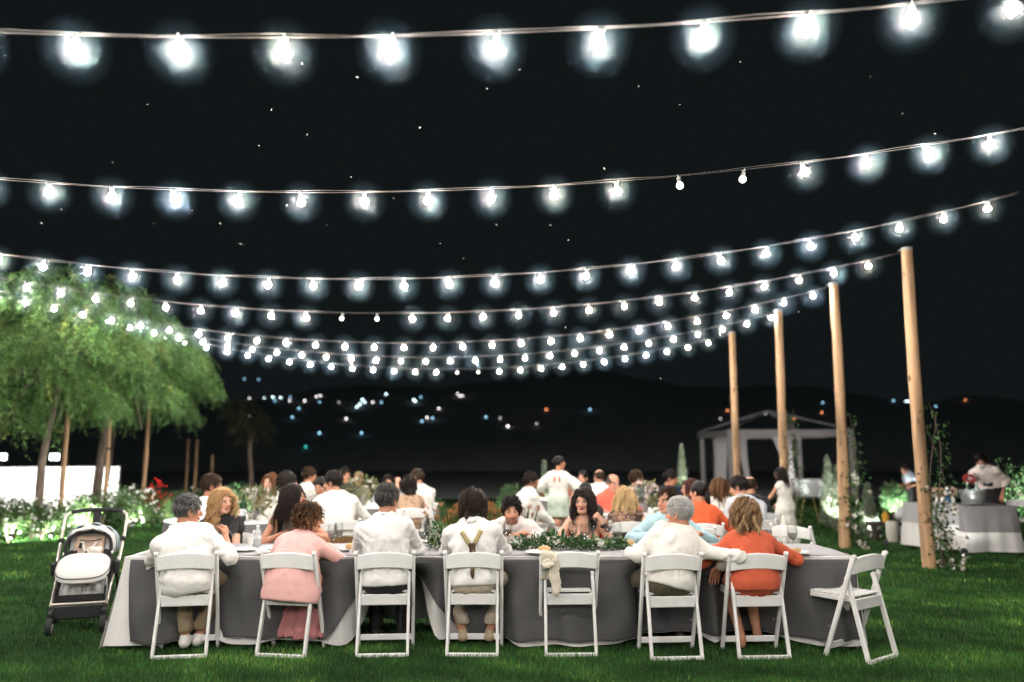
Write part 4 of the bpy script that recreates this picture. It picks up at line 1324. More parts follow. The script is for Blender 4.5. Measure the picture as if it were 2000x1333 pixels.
# --- climbing vines on the two nearest right-hand poles
def vine(base, top, label, seed, hmax, side, nflow):
    r = np.random.default_rng(seed); base, top = Vector(base), Vector(top)
    t = empty('climbing_vine', base, 0, label, 'vine', 'flowering vines on the poles')
    m = MB(); P, D = [], []
    for k in range(3):
        ph = r.uniform(0, 6); pts = []
        hm = hmax * r.uniform(.75, 1)
        for i in range(26):
            f = i / 25; h = hm * f
            c = (base.lerp(top, h / top.z) - base)
            a = ph * .2 + f * 5.5 + k; rr = .12 + .10 * (1 - f) ** 2 * r.random()
            pts.append(Vector((c.x + side * (.07 + .16 * (1 - f) ** 1.5) + .10 * math.cos(a), c.y - .12 + .06 * math.sin(a), h)))
            for q in range(int(2 + 9 * (1 - f) ** 1.4)):
                P.append(np.array(pts[-1]) + r.normal(size=3) * np.array([.045, .04, .05]) * (1 + 1.2 * (1 - f))); D.append(r.normal(size=3) + np.array([side * .5, -.4, -.3]))
        m.tube(pts, [.009 - .006 * i / 25 for i in range(26)], 5)
    m.build('stems', BARK, t)
    P, D = np.array(P), unit(np.array(D)); P[:, 2] = np.maximum(P[:, 2], .02)
    link('foliage', leaves_mesh('foliage', P, D, r.uniform(.05, .09, len(P)), r.uniform(.03, .05, len(P)), greens(len(P), (.035, .085, .025), .4, r, .1), .1, seed), LEAFM, t)
    k = nflow; i = r.integers(0, len(P), k * 3); i = i[P[i, 2] < hmax * .62][:k]
    c = P[i] + np.array([side * .05, -.06, 0]); u = unit(r.normal(size=(len(c), 3)) + np.array([0, -1, .2]))
    pp = np.repeat(c, 8, axis=0); dd = unit(np.repeat(u, 8, axis=0) + r.normal(size=(8 * len(c), 3)) * .9)
    link('blossoms', leaves_mesh('blossoms', pp, dd, .055, .045, np.tile(np.array([[.80, .76, .68]]), (len(pp), 1)) * r.uniform(.8, 1.05, (len(pp), 1)), .12, seed), PETAL, t)
def pbase(i):
    bp = RP[i][0]; b = at(bp[0], bp[1], ROWS[i]); b.z = 0; return b
vine(pbase(3), tops[3], 'white flowered vine climbing the thickest pole by the bar tables', 400, 2.3, 1, 30)
vine(pbase(4), tops[4], 'white flowered vine climbing the second pole from the bar tables', 401, 2.2, 1, 26)
ground_lamp('spotlight lighting the vine on the second pole', pbase(4) + Vector((.50, -.35, 0)), pbase(4) + Vector((.18, -.1, 1.0)), 55, size=70)
ground_lamp('added spotlight in the grass, brightening the waiter at the bar', (at(1868, 900, 11.2).x, 11.2, 0), (at(1915, 900, 12.9).x, 12.9, 1.45), 38, size=70, col=(1, .97, .93))  # lamp added to brighten the waiter's shirt
vine(pbase(5), tops[5], 'sparse green vine on the pole before the pavilion', 402, 2.4, 1, 3)

# --- lights of the town on the hillside
def hillz(x, y):
    t = (y - 62) / 60
    if t < 0: return -9
    return -.3 + 15.0 * (t ** .8) * (0.82 + .12 * math.sin(x * .06 + 1) + .06 * math.sin(x * .17))
TOWN = [(475, 740, 0), (503, 741, 0), (485, 778, 2), (516, 778, 1), (533, 776, 1), (537, 783, 0), (548, 777, 1), (567, 776, 0), (566, 783, 2), (584, 798, 0), (571, 815, 0), (486, 811, 2), (595, 783, 2), (618, 775, 2), (626, 773, 2), (624, 786, 0),
        (624, 846, 0), (597, 873, 3), (662, 786, 4), (697, 795, 1), (703, 790, 1), (708, 781, 1), (712, 786, 1), (728, 786, 2), (745, 786, 0), (754, 770, 1), (706, 846, 0), (676, 818, 2), (808, 781, 1), (811, 784, 1), (822, 776, 0), (824, 823, 0),
        (834, 816, 2), (845, 817, 0), (857, 798, 2), (894, 769, 2), (898, 774, 2), (903, 773, 2), (949, 815, 0), (977, 817, 4), (992, 833, 2), (1067, 800, 5), (1048, 828, 4), (1152, 800, 0), (1421, 802, 5), (1407, 818, 4), (1495, 808, 4),
        (1551, 817, 5), (1605, 806, 5), (1607, 787, 0), (1745, 783, 0), (1772, 784, 1), (1777, 784, 1), (1828, 794, 0), (1889, 781, 5)]
TCOL = [((.30, .62, .85), 5), ((.70, .92, 1.0), 12), ((.95, .86, .86), 7), ((.05, .55, .5), 3), ((.7, .6, .62), 2.5), ((1.0, .32, .12), 4.5)]
TMAT = [emission('town_lamp_%s' % ['blue', 'pale', 'rose', 'teal', 'dim', 'orange'][i], c, s) for i, (c, s) in enumerate(TCOL)]
TLAB = ['blue', 'bright pale', 'rosy white', 'teal', 'dim', 'orange']
MARKS = [(440, 'curly blonde woman'), (492, 'small dim tree'), (527, 'woman with a fringe'), (562, 'leaning black-haired guest'), (604, 'man with tousled hair'), (650, 'man with brown trousers'), (700, 'fair-haired woman'), (757, 'man with black trousers'),
         (814, 'man in profile'), (860, 'orange tipped grass'), (925, 'person with braces'), (965, 'gap before the bearded man'), (1000, 'bearded man'), (1040, 'bearded man in the cap'), (1093, 'standing girl'), (1140, 'dark-haired woman with a watch'), (1412, 'left end of the pavilion'),
         (1495, 'left slope of the pavilion roof'), (1551, 'tip of the pavilion roof'), (1606, 'right slope of the pavilion roof'), (1745, 'distant waiter, left of the thickest pole'), (1775, 'distant waiter, touching the thickest pole'), (1828, 'vine on the thickest pole'), (1889, 'bar tables')]
for k, (px, py, ci) in enumerate(TOWN):
    Y = 63.0
    while Y < 118:
        p = at(px, py, Y)
        if hillz(p.x, Y) + .25 > p.z: break
        Y += .5
    mk = min(MARKS, key=lambda q: abs(q[0] - px))[1]
    lv = 'high' if py < 779 else 'halfway' if py < 806 else 'low'
    t = empty('town_light', (p.x, Y, p.z), 0, TLAB[ci] + ' town light, ' + lv + ' in the dark above the ' + mk, 'light', 'town lights, ' + TLAB[ci])
    m = MB(); m.ball((0, 0, 0), .085, 8, 6); m.build('lamp_globe', TMAT[ci], t)
    m = MB(); m.tube([(0, .02, -1.2), (0, .02, -.08)], .02, 5); m.build('post', DARKM, t)

# --- small insects catching the light in the air
MOTH = [(698, 152), (951, 174), (1247, 169), (1445, 122), (1763, 222), (600, 264), (686, 347), (530, 215), (288, 205), (220, 318), (1328, 205), (1826, 262), (768, 388), (430, 437), (375, 412), (470, 477), (1015, 137),
        (300, 437), (590, 125), (860, 476), (1110, 470), (970, 440), (1290, 740), (560, 402), (120, 410), (1180, 330), (1105, 640), (640, 440), (1240, 520), (905, 505), (80, 436), (1560, 610), (1075, 440), (505, 285), (1700, 150), (820, 250)]
MOTHM = pm('moth_wing', (.75, .72, .66), .8)
def moth_mesh():
    m = MB(); m.ball((0, 0, 0), (.0018, .005, .0016), 6, 4)
    for s in (1, -1):
        m.add([(0, .004, .001), (s * .011, .008, .004), (s * .012, -.002, .004), (0, -.004, .001)], [(0, 1, 2, 3)])
        m.add([(0, -.001, .001), (s * .009, -.003, .003), (s * .006, -.010, .002), (0, -.005, .001)], [(0, 1, 2, 3)])
    return m.mesh('moth')
MM = moth_mesh(); MM.materials.append(MOTHM)
for k, (px, py) in enumerate(MOTH):
    Y = (5.2, 6.4, 7.4, 5.8, 9.0)[k % 5]
    o = link('moth', MM, None, None, at(px, py, Y)); o.scale = (.72,) * 3 if k % 3 else (.95,) * 3
    o.rotation_euler = (random.uniform(-1, 1), random.uniform(-1, 1), random.uniform(0, 6))
    zone = 'above the second string' if py < 330 else 'between the second and third strings' if py < 500 else 'below the third string'
    if py < 30 + 40 * 0: zone = 'above the top string'
    side = ('at the left edge', 'left of centre', 'near the centre', 'right of centre', 'at the far right')[min(4, px // 400)]
    tag(o, 'tiny pale moth in the air ' + zone + ', ' + side, 'moth', 'moths in the lit air')

# --- grass blades
def grass():
    r = np.random.default_rng(5)
    P, hs, ws = [], [], []
    for y0, y1, dens, h, w in ((4.6, 6.6, 6500, .036, .0042), (6.6, 9, 2600, .038, .0065), (9, 14, 800, .04, .012), (14, 22, 220, .045, .022)):
        hw = lambda y: y * .70 + .4
        n = int((y1 - y0) * 2 * hw(y1) * dens)
        y = r.uniform(y0, y1, n); x = r.uniform(-1, 1, n) * hw(y1)
        ok = np.abs(x) < hw(y)
        x, y = x[ok], y[ok]; P.append(np.stack([x, y, np.full(len(x), -.002)], 1)); hs.append(np.full(len(x), h)); ws.append(np.full(len(x), w))
    P = np.concatenate(P); h = np.concatenate(hs); w = np.concatenate(ws); n = len(P)
    patch = wnoise(P * V3(1, 1, 0), 1.6, 1) * .35 + wnoise(P * V3(1, 1, 0), 7, 2) * .4
    h = h * np.clip(r.normal(.95, .28, n) + patch * .16, .35, 1.9)
    a = r.uniform(0, 6.28, n); ln = r.normal(.0, .42, n)[:, None] * h[:, None]
    side = np.stack([np.cos(a), np.sin(a) * .4, np.zeros(n)], 1)
    lean = np.stack([np.cos(a * 2 + 1), np.sin(a * 2 + 1), np.zeros(n)], 1) * ln
    b0, b1 = P - side * w[:, None] / 2, P + side * w[:, None] / 2
    m0 = P + lean * .35 + np.array([0, 0, 1]) * h[:, None] * .6; 
    m1 = m0 + side * w[:, None] * .35; m0 = m0 - side * w[:, None] * .35
    tp = P + lean + np.array([0, 0, 1]) * h[:, None]
    v = np.stack([b0, b1, m1, m0, tp], 1).reshape(-1, 3)
    q = np.arange(5 * n).reshape(n, 5)
    t = np.concatenate([q[:, [0, 1, 2]], q[:, [0, 2, 3]], q[:, [3, 2, 4]]])
    c = np.array([[.040, .122, .028]]) * np.exp(r.normal(-.06, .40, (n, 1)) + patch[:, None] * .95)
    dry = (r.random(n) < .07 + .36 * np.clip(patch - .1, 0, 1))[:, None]
    c = np.where(dry, c * np.array([[3.2, 1.55, 1.3]]), c)
    me = fastmesh('grass', v, t, np.repeat(c, 5, axis=0))
    return tag(link('grass', me, pm('grass_blade', (.04, .1, .03), .6, attr=True, spec=.25, transl=.25)), 'short mown green lawn with paler dry tips', 'lawn grass', kind='stuff')
grass()
# ------------------------------------------------------------------ folding chairs
RESIN = pm('white_resin', (.80, .79, .775), .40, var=.07, vscale=9, bump=.04, bscale=90, spec=.5)
STEEL = pm('brushed_metal', (.55, .53, .50), .3, metal=.9)

def chair_proto():
    t = empty('folding_chair', (0, 0, 0), 0, 'white folding chair', 'chair', 'white folding chairs')
    pa = lambda s: Vector((s * .222, .050, .772)); pb = lambda s: Vector((s * .214, .335, .0))
    for s in (-1, 1):
        m = MB(); m.beam(pa(s), pb(s), .026, .036, up=(0, 1, 0), bev=.007)
        m.tube([pa(s) + Vector((-.0131, 0, -.012)), pa(s) + Vector((.0131, 0, -.012))], .0185, 12)
        m.build('post', RESIN, t)
        m = MB(); m.beam((s * .186, .135, .585), (s * .192, .0, .0), .022, .040, up=(0, 1, 0), bev=.006)
        m.tube([(s * .186 - .0112, .136, .588), (s * .186 + .0112, .136, .588)], .0205, 12)
        m.build('rear_leg', RESIN, t)
        b = MB(); b.tube([(s * .196, .137, .585), (s * .212, .135, .585)], .009, 8); b.tube([(s * .196, .30, .225), (s * .205, .30, .225)], .007, 8); b.build('pivot', STEEL, t)['kind'] = 'stuff'
    m = MB(); n = 16; v, f = [], []
    for i in range(n + 1):
        x = -.2105 + .421 * i / n; q = 1 - (x / .2105) ** 2
        y = .068 - .024 * q
        zt, zb = .742 + .026 * q, .632 + .018 * q
        e = .006
        for yy, zz in ((y - .010, zb + e), (y - .010, zt - e), (y - .004, zt), (y + .005, zt), (y + .010, zt - e), (y + .010 + .03, zb + e), (y + .034, zb), (y - .004 + .0, zb)):
            v.append((x, yy + (zt - zz) * .42 * 0, zz))
    k = 8
    v = [(x, y + (.70 - z) * .0, z) for x, y, z in v]
    for i in range(n):
        for j in range(k): f.append((i * k + j, (i + 1) * k + j, (i + 1) * k + (j + 1) % k, i * k + (j + 1) % k))
    f.append(tuple(range(k))); f.append(tuple(n * k + j for j in range(k))[::-1])
    m.add(v, f); m.build('top_rail', RESIN, t)
    m = MB(); m.box((0, .089, .405), (.352, .022, .082), bev=.005); m.build('rear_apron', RESIN, t)
    m = MB(); m.box((0, .0, .014), (.362, .030, .026), bev=.004); m.build('foot_bar', RESIN, t)
    m = MB(); m.box((0, .306, .078), (.404, .018, .046), bev=.005); m.build('front_stretcher', RESIN, t)
    m = MB()
    for s in (-1, 1): m.box((s * .172, .282, .437), (.020, .36, .034), bev=.004)
    m.box((0, .456, .437), (.324, .020, .034), bev=.004); m.build('seat_frame', RESIN, t)
    for q in range(6):
        m = MB(); m.box((0, .130 + q * .062, .4615), (.352, .054, .014), bev=.004); m.build('seat_slat', RESIN, t)
    return t
CHAIR0 = chair_proto(); _used = [False]
def chair(x, y, rz, label, group=None):
    """x, y: middle of the rear foot bar; rz 0 faces away from the camera"""
    o = CHAIR0 if not _used[0] else copy_tree(CHAIR0)
    _used[0] = True
    return place(o, (x, y, 0), rz, label, group)

CH = [  # rear-left px, rear-right px, y px, yaw deg
    (349, 1287, 9, 'white folding chair under the grey-haired man at the left end of the table'),
    (547, 1285, -9, 'white folding chair turned to the right under the woman in the pink blazer'),
    (746, 1284, 4, 'white folding chair under the man with dark trousers'),
    (922, 1283, -1, 'white folding chair under the person wearing braces'),
    (1116, 1283, 2, 'empty white folding chair with a beige cardigan over its back'),
    (1323, 1290, 4, 'white folding chair under the white-haired man'),
    (1494, 1288, 3, 'white folding chair under the woman in the rust red suit'),
    (1725, 1291, 36, 'empty white folding chair turned aside at the right end of the table')]
CHP = []
for px, py, deg, lab in CH:
    g = onground(px, py)
    CHP.append((g.x, g.y, R(deg)))
    chair(g.x, g.y, R(deg), lab)

# ------------------------------------------------------------------ the long table
TY0, TY1, TZ = 6.38, 7.24, .70
TX0, TX1 = -3.11, 2.75
def check_mat(name, period=.0150, dark=.072, mid=.098, light=.128):
    m = bpy.data.materials.new(name); m.use_nodes = True
    nt = m.node_tree; N, L = nt.nodes, nt.links
    b = N['Principled BSDF']; b.inputs['Roughness'].default_value = .9; b.inputs['Specular IOR Level'].default_value = .15
    uv = N.new('ShaderNodeUVMap'); uv.uv_map = 'UV'
    sp = N.new('ShaderNodeSeparateXYZ'); L.new(uv.outputs[0], sp.inputs[0])
    def sq(o):
        a = N.new('ShaderNodeMath'); a.operation = 'MULTIPLY'; a.inputs[1].default_value = 1 / period; L.new(o, a.inputs[0])
        f = N.new('ShaderNodeMath'); f.operation = 'FRACT'; L.new(a.outputs[0], f.inputs[0])
        g = N.new('ShaderNodeMath'); g.operation = 'GREATER_THAN'; g.inputs[1].default_value = .42; L.new(f.outputs[0], g.inputs[0])
        return g.outputs[0]
    s1, s2 = sq(sp.outputs[0]), sq(sp.outputs[1])
    ad = N.new('ShaderNodeMath'); ad.operation = 'ADD'; L.new(s1, ad.inputs[0]); L.new(s2, ad.inputs[1])
    hf = N.new('ShaderNodeMath'); hf.operation = 'MULTIPLY'; hf.inputs[1].default_value = .5; L.new(ad.outputs[0], hf.inputs[0])
    r = N.new('ShaderNodeValToRGB'); r.color_ramp.interpolation = 'LINEAR'
    r.color_ramp.elements[0].color = (light, light * .97, light * .94, 1); r.color_ramp.elements[1].color = (dark, dark, dark * 1.1, 1)
    e = r.color_ramp.elements.new(.5); e.color = (mid, mid * .99, mid, 1)
    L.new(hf.outputs[0], r.inputs[0]); L.new(r.outputs[0], b.inputs['Base Color'])
    MATS[name] = m
    return m
CHECK = check_mat('grey_check_cloth'); CHECKTOP = check_mat('cloth_top_painted_light', .0150, .24, .42, .62)  # second copy is paler: light falling on the tabletop put into the colour
LINEN = pm('white_linen', (.70, .68, .66), .9, var=.04, vscale=8, bump=.15, bscale=140, sheen=.2)

def grid_mesh(name, V, uv=None, mat=None, parent=None, thick=0.0, keep=None):
    """V (rows, cols, 3)"""
    nr, nc = V.shape[:2]
    i = np.arange(nr * nc).reshape(nr, nc)
    q = np.stack([i[:-1, :-1], i[:-1, 1:], i[1:, 1:], i[1:, :-1]], -1).reshape(-1, 4)
    if keep is not None: q = q[keep.reshape(-1)]
    me = fastmesh(name, V.reshape(-1, 3), q, None, True)
    if uv is not None:
        l = me.uv_layers.new(name='UV')
        l.data.foreach_set('uv', uv.reshape(-1, 2)[q.ravel()].astype(np.float32).ravel())
    o = link(name, me, mat, parent)
    if thick:
        md = o.modifiers.new('cloth_thickness', 'SOLIDIFY'); md.thickness = thick; md.offset = -1
    return o

SIT = [(c[0], w, d) for c, w, d in zip([CHP[0], CHP[1], CHP[2], CHP[3], CHP[5], CHP[6]], (.24, .24, .26, .25, .30, .28), (.13, .12, .38, .20, .28, .26))]
def push(x, z):
    o = np.zeros_like(x)
    for sx, w, d in SIT:
        o = np.maximum(o, d * np.exp(-((x - sx - .03) / w) ** 4) * np.clip((.66 - z) / .12, 0, 1) ** 1.2)
    return o
def folds(x, z, seed=0):
    T = (TZ - z) / TZ
    g = np.sin(x * 12.5 + 1.6 * np.sin(x * 3.1) + z * 1.5)
    return .006 + .070 * T + .034 * np.sign(g) * np.abs(g) ** .7 * T ** .8 + .015 * np.sin(x * 27 + z * 5 + np.sin(x * 5)) * T ** .7 + .018 * np.sin(x * 5 + z * 9) * T ** .8 * (1 - T * .4) + .012 * np.sin(x * 11 - z * 14) * T * (1 - T) * 3 + .016
def table_leg_frame():
    t = empty('banquet_table', ((TX0 + TX1) / 2, (TY0 + TY1) / 2, 0), 0, 'long banquet table under the white and checked cloths', 'table')
    n = 3; w = (TX1 - TX0) / n
    for k in range(n):
        x0 = TX0 + w * k - (TX0 + TX1) / 2
        m = MB(); m.box((x0 + w / 2, 0, TZ - .022), (w - .006, TY1 - TY0 - .02, .030), bev=.006); m.build('tabletop', pm('table_ply', (.45, .4, .33), .6), t)
        for dx in (.25, w - .25):
            m = MB()
            for s in (-1, 1): m.tube([(x0 + dx, s * .30, 0), (x0 + dx, s * .30, TZ - .04)], .014, 8)
            m.tube([(x0 + dx, -.30, .2), (x0 + dx, .30, .2)], .011, 6); m.build('leg_frame', DARKM, t)
table_leg_frame()

def undercloth():
    # front and left and right and back drop around a rectangle, then the top sheet
    per, nrm_ = [], []
    nx, ny = 170, 26
    r_ = .035
    for i in range(nx): per.append((TX0 + (TX1 - TX0) * i / (nx - 1), TY0)); nrm_.append((0, -1))
    for i in range(1, ny): per.append((TX1, TY0 + (TY1 - TY0) * i / (ny - 1))); nrm_.append((1, 0))
    for i in range(1, nx): per.append((TX1 + (TX0 - TX1) * i / (nx - 1), TY1)); nrm_.append((0, 1))
    for i in range(1, ny): per.append((TX0, TY1 + (TY0 - TY1) * i / (ny - 1))); nrm_.append((-1, 0))
    per, nv = np.array(per), np.array(nrm_, float)
    cor = np.array([(TX0, TY0), (TX1, TY0), (TX1, TY1), (TX0, TY1)]); cn = np.array([(-1, -1), (1, -1), (1, 1), (-1, 1)]) / 2 ** .5
    for c, n in zip(cor, cn):
        d = np.linalg.norm(per - c, axis=1); w = np.exp(-(d / .10) ** 2)[:, None]
        nv = nv * (1 - w) + n * w
    nv /= np.linalg.norm(nv, axis=1)[:, None]
    s = np.concatenate([[0], np.cumsum(np.linalg.norm(np.diff(per, axis=0), axis=1))])
    cf = sum(k_ * np.exp(-(np.linalg.norm(per - c, axis=1) / .22) ** 2) for c, k_ in zip(cor, (1, .25, .25, 1)))
    rows = []
    NR = 22
    for j in range(NR + 1):
        t = j / NR
        z = TZ - t * (TZ - .035)
        fl = .012 + (.045 * t + .02 * np.sin(s * 9 + 1.2 * np.sin(s * 2.3)) * t ** 1.3 + .012 * np.sin(s * 23) * t * t) + cf * .075 * t ** 1.2
        xy = per + nv * fl[:, None]
        front = (np.abs(per[:, 1] - TY0) < .001)
        zz = np.full(len(per), z)
        # hem is lifted where knees push the cloth in
        lift = np.where(front, np.clip(push(per[:, 0], np.full(len(per), .3)) / .42, 0, 1), 0)
        zz = zz + lift * t ** 2 * .10 + np.where(front, np.exp(-((per[:, 0] - CHP[2][0] - .06) / .26) ** 4) * t * .46, 0)
        pu = np.where(front, push(per[:, 0], zz), 0)
        cw = np.clip((cf - .02) / .10, 0, 1)
        yf = TY0 - folds(per[:, 0], zz) + .022 + pu * 1.02
        xy[:, 1] = np.where(front, yf * (1 - cw) + (xy[:, 1] + pu) * cw, xy[:, 1])
        zz = zz + .010 * np.sin(s * 13) * t ** 4 * (0.5 + cf)
        rows.append(np.stack([xy[:, 0], xy[:, 1], zz], 1))
    V = np.stack(rows)
    t = empty('tablecloth', ((TX0 + TX1) / 2, TY0, 0), 0, 'long white undercloth falling to the grass on every side of the table', 'tablecloth')
    off = np.array([(TX0 + TX1) / 2, TY0, 0])
    grid_mesh('drop', V - off, None, LINEN, t)
    xs = np.linspace(TX0 - .012, TX1 + .012, 120); ys = np.linspace(TY0 - .012, TY1 + .012, 24)
    X, Y = np.meshgrid(xs, ys)
    Z = TZ + .002 + .0015 * np.sin(X * 17 + Y * 9) + .001 * np.sin(X * 41 - Y * 23)
    grid_mesh('top_sheet', np.stack([X, Y, Z], -1) - off, None, LINEN, t)
undercloth()

def overlay(px0, px1, label, bottom, left_tilt=0.0, seed=0):
    """checked cloth over the top, its front drop ending at bottom(x) above the ground"""
    x0, x1 = at(px0, 1100, TY0).x, at(px1, 1100, TY0).x
    r = np.random.default_rng(seed)
    nc = int((x1 - x0) / .022) + 2
    xs = np.linspace(x0, x1, nc)
    rows, uvs = [], []
    NT, NR = 16, 30
    for j in range(NT):
        y = TY1 - .015 - (TY1 - TY0 - .01) * j / NT
        z = TZ + .0075 + .0025 * np.sin(xs * 11 + y * 6) + .0015 * np.sin(xs * 31 - y * 17)
        rows.append(np.stack([xs, np.full(nc, y), z], 1)); uvs.append(np.stack([xs, np.full(nc, y)], 1))
    zb = np.array([bottom(x) for x in xs])
    for j in range(NR + 1):
        t = j / NR
        z = TZ + .006 - t * (TZ - zb)
        T = (TZ - z) / TZ
        bul = folds(xs, z) + (.085 * np.exp(-((xs - TX0) / .34) ** 2) + .03 * np.exp(-((xs - TX1) / .3) ** 2)) * T ** .8
        y = TY0 - bul + push(xs, z) * .96
        sl = left_tilt * T
        rows.append(np.stack([xs + sl * (1 - (xs - x0) / (x1 - x0)), y, z], 1)); uvs.append(np.stack([xs, np.full(nc, TY0) - (TZ - z)], 1))
    V = np.stack(rows); U = np.stack(uvs)
    off = np.array([(x0 + x1) / 2, TY0, 0])
    t = empty('checked_tablecloth', off, 0, label, 'tablecloth', 'grey checked overcloths on the long table')
    o = grid_mesh('cloth', V - off, U, CHECK, t, .002)
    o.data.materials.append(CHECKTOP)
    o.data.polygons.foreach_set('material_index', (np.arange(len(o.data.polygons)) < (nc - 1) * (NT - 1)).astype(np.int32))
    hem = V[-1] - off
    m = MB(); m.tube([tuple(p + np.array([0, -.001, 0])) for p in hem[::2]], .0025, 5); m.build('hem', pm('grey_thread', (.30, .29, .28), .9), t)
def step(x, a, b):
    t = min(max((x - a) / (b - a), 0), 1); return t * t * (3 - 2 * t)
pxx = lambda px: at(px, 1200, TY0 - .05).x
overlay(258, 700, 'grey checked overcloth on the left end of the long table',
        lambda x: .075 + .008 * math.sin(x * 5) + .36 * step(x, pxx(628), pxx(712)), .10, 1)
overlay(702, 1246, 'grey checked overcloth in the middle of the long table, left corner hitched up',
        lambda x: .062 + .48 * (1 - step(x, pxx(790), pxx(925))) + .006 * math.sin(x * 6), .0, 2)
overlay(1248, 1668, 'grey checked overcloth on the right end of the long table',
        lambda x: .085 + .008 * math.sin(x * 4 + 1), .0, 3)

# ------------------------------------------------------------------ things on the table
GLASS = glassmat('clear_glass', (.99, 1, .995)); WATER = glassmat('water', (.93, .95, .96), .2)
PORC = pm('porcelain', (.78, .77, .75), .25); BREADM = pm('bread_crust', (.62, .40, .19), .8, var=.3, vscale=40, bump=.4, bscale=90)
def ontable(px, py):
    p = onground(px, py, TZ + .012); return p
def glass_proto():
    t = empty('wine_glass', (0, 0, 0), 0, 'wine glass', 'glass', 'wine glasses on the long table')
    m = MB(); m.lathe([(.034, 0), (.034, .002), (.008, .006), (.0042, .014), (.0036, .085), (.006, .092)], 16); m.build('stem', GLASS, t)
    m = MB(); m.lathe([(.0, .090), (.018, .096), (.034, .118), (.041, .148), (.040, .180), (.034, .222), (.0328, .222), (.0388, .180), (.0398, .148), (.033, .1195), (.017, .0985), (.0, .093)], 18); m.build('bowl', GLASS, t)
    return t
G0 = glass_proto(); _gu = [False]
def wine_glass(p, label, s=1.0, fill=0):
    o = G0 if not _gu[0] else copy_tree(G0); _gu[0] = True
    place(o, p, random.uniform(0, 6), label); o.scale = (s, s, s)
    if fill:
        m = MB(); m.lathe([(0, .0945), (.016, .0995), (.032, .1205), (.0385, .146), (.0, .1465)], 16); m.build('water', WATER, o)
    return o
wine_glass(ontable(1119, 1072), 'wine glass in front of the garland, half filled with water', 1.04, 1)
wine_glass(ontable(1143, 1077), 'empty wine glass just right of the water filled glass by the garland', 1.04)
wine_glass(ontable(1206, 1074), 'wine glass at the right end of the garland, near the white-haired man', 1.02)
wine_glass(ontable(1157, 1061), 'wine glass behind the garland in front of the dark-haired woman', 1.02)
wine_glass(ontable(1188, 1061), 'wine glass behind the garland beside the wrist watch', 1.02)
wine_glass(ontable(1549, 1079), 'lone wine glass beside the plate of bread at the right end', 1.05)
wine_glass(ontable(421, 1078), 'wine glass held near the grey-haired man, left of his hand', 1.04)
wine_glass(ontable(433, 1070), 'wine glass between the grey-haired man and the curly blonde woman', 1.0)
wine_glass(ontable(454, 1068), 'wine glass in front of the curly blonde woman', 1.0)
wine_glass(ontable(560, 1072), 'wine glass left of the pink blazer shoulder', 1.0)
wine_glass(ontable(648, 1078), 'wine glass right of the pink blazer shoulder', 1.0)
wine_glass(ontable(660, 1073), 'wine glass between the pink blazer and the next man', 1.0)
wine_glass(ontable(826, 1075), 'wine glass between the man with dark trousers and the white flowers', 1.0)
wine_glass(ontable(836, 1067), 'wine glass behind the others beside the white flowers', 1.0)
wine_glass(ontable(992, 1068), 'wine glass in front of the bearded man', 1.0)
wine_glass(ontable(978, 1072), 'wine glass by the elbow of the person with braces', 1.0)
wine_glass(ontable(1292, 1066), 'wine glass in front of the man in light blue', 1.0)

def bottle():
    p = ontable(502, 1068)
    t = empty('water_bottle', p, 0, 'clear water bottle on the table before the curly blonde woman', 'bottle')
    m = MB(); m.lathe([(0, .001), (.030, .0), (.033, .01), (.033, .055), (.031, .06), (.033, .065), (.033, .10), (.030, .125), (.016, .150), (.0125, .155), (.0125, .168), (.0, .168)], 16); m.build('body', pm('pale_plastic', (.75, .77, .77), .15, trans=.35), t)
    m = MB(); m.lathe([(.0331, .066), (.0337, .066), (.0337, .098), (.0331, .098)], 16); m.build('label', pm('paper_label', (.75, .76, .78), .6), t)
    m = MB(); m.box((0, -.0338, .084), (.014, .001, .006)); m.build('print', BLACKM, t)
    m = MB(); m.lathe([(0, .169), (.014, .169), (.014, .183), (0, .184)], 14); m.build('cap', WHITEM, t)
bottle()
def plate(px, py, r_, label, food=None, s=0):
    p = ontable(px, py)
    t = empty('plate', p, 0, label, 'plate', 'plates on the long table')
    m = MB(); m.lathe([(0, .004), (r_ * .55, .002), (r_ * .62, .004), (r_, .018), (r_ * .99, .021), (r_ * .62, .008), (0, .008)], 24); m.build('dish', PORC, t)
    return p
def bread(p, l, w, h, rz, label):
    t = empty('bread_roll', p, rz, label, 'bread', 'bread on the table')
    m = MB(); m.ball((0, 0, h * .45), (l, w, h * .6), 12, 8, col=None)
    v = m.v[0]; v += (wnoise(v, 60, 3) * .0025)[:, None]
    m.build('crust', BREADM, t)
    k = MB()
    for q in (-.4, 0, .4): k.tube([(l * q - .008, -w * .5, h * .92), (l * q + .008, w * .5, h * .92)], .003, 5)
    k.build('score', pm('crumb', (.75, .6, .4), .9), t)
p = plate(1052, 1082, .115, 'plate with a bread roll behind the empty chair')
bread(p + Vector((.05, .03, .016)), .055, .038, .045, .3, 'round bread roll on the plate behind the empty chair')
plate(1112, 1086, .10, 'white plate at the right of the empty chair')
p = plate(1555, 1083, .11, 'grey plate with bread at the right end of the table')
bread(p + Vector((.0, .0, .016)), .050, .03, .035, .2, 'small bread piece on the plate by the lone wine glass')
bread(p + Vector((-.085, .01, .012)), .03, .025, .03, 1.2, 'broken bread crust beside the rust red elbow')
p = plate(1222, 1068, .10, 'white plate beside the hand of the white-haired man')
bread(p + Vector((.01, 0, .014)), .075, .04, .045, .1, 'long bread roll by the hand of the white-haired man')
plate(476, 1077, .105, 'white plate in front of the curly blonde woman')
plate(530, 1074, .105, 'white plate right of the water bottle')
p = plate(685, 1076, .105, 'plate with bread between the pink blazer and the next man')
bread(p + Vector((.0, .02, .014)), .055, .04, .045, .5, 'bread roll between the pink blazer and the next man')
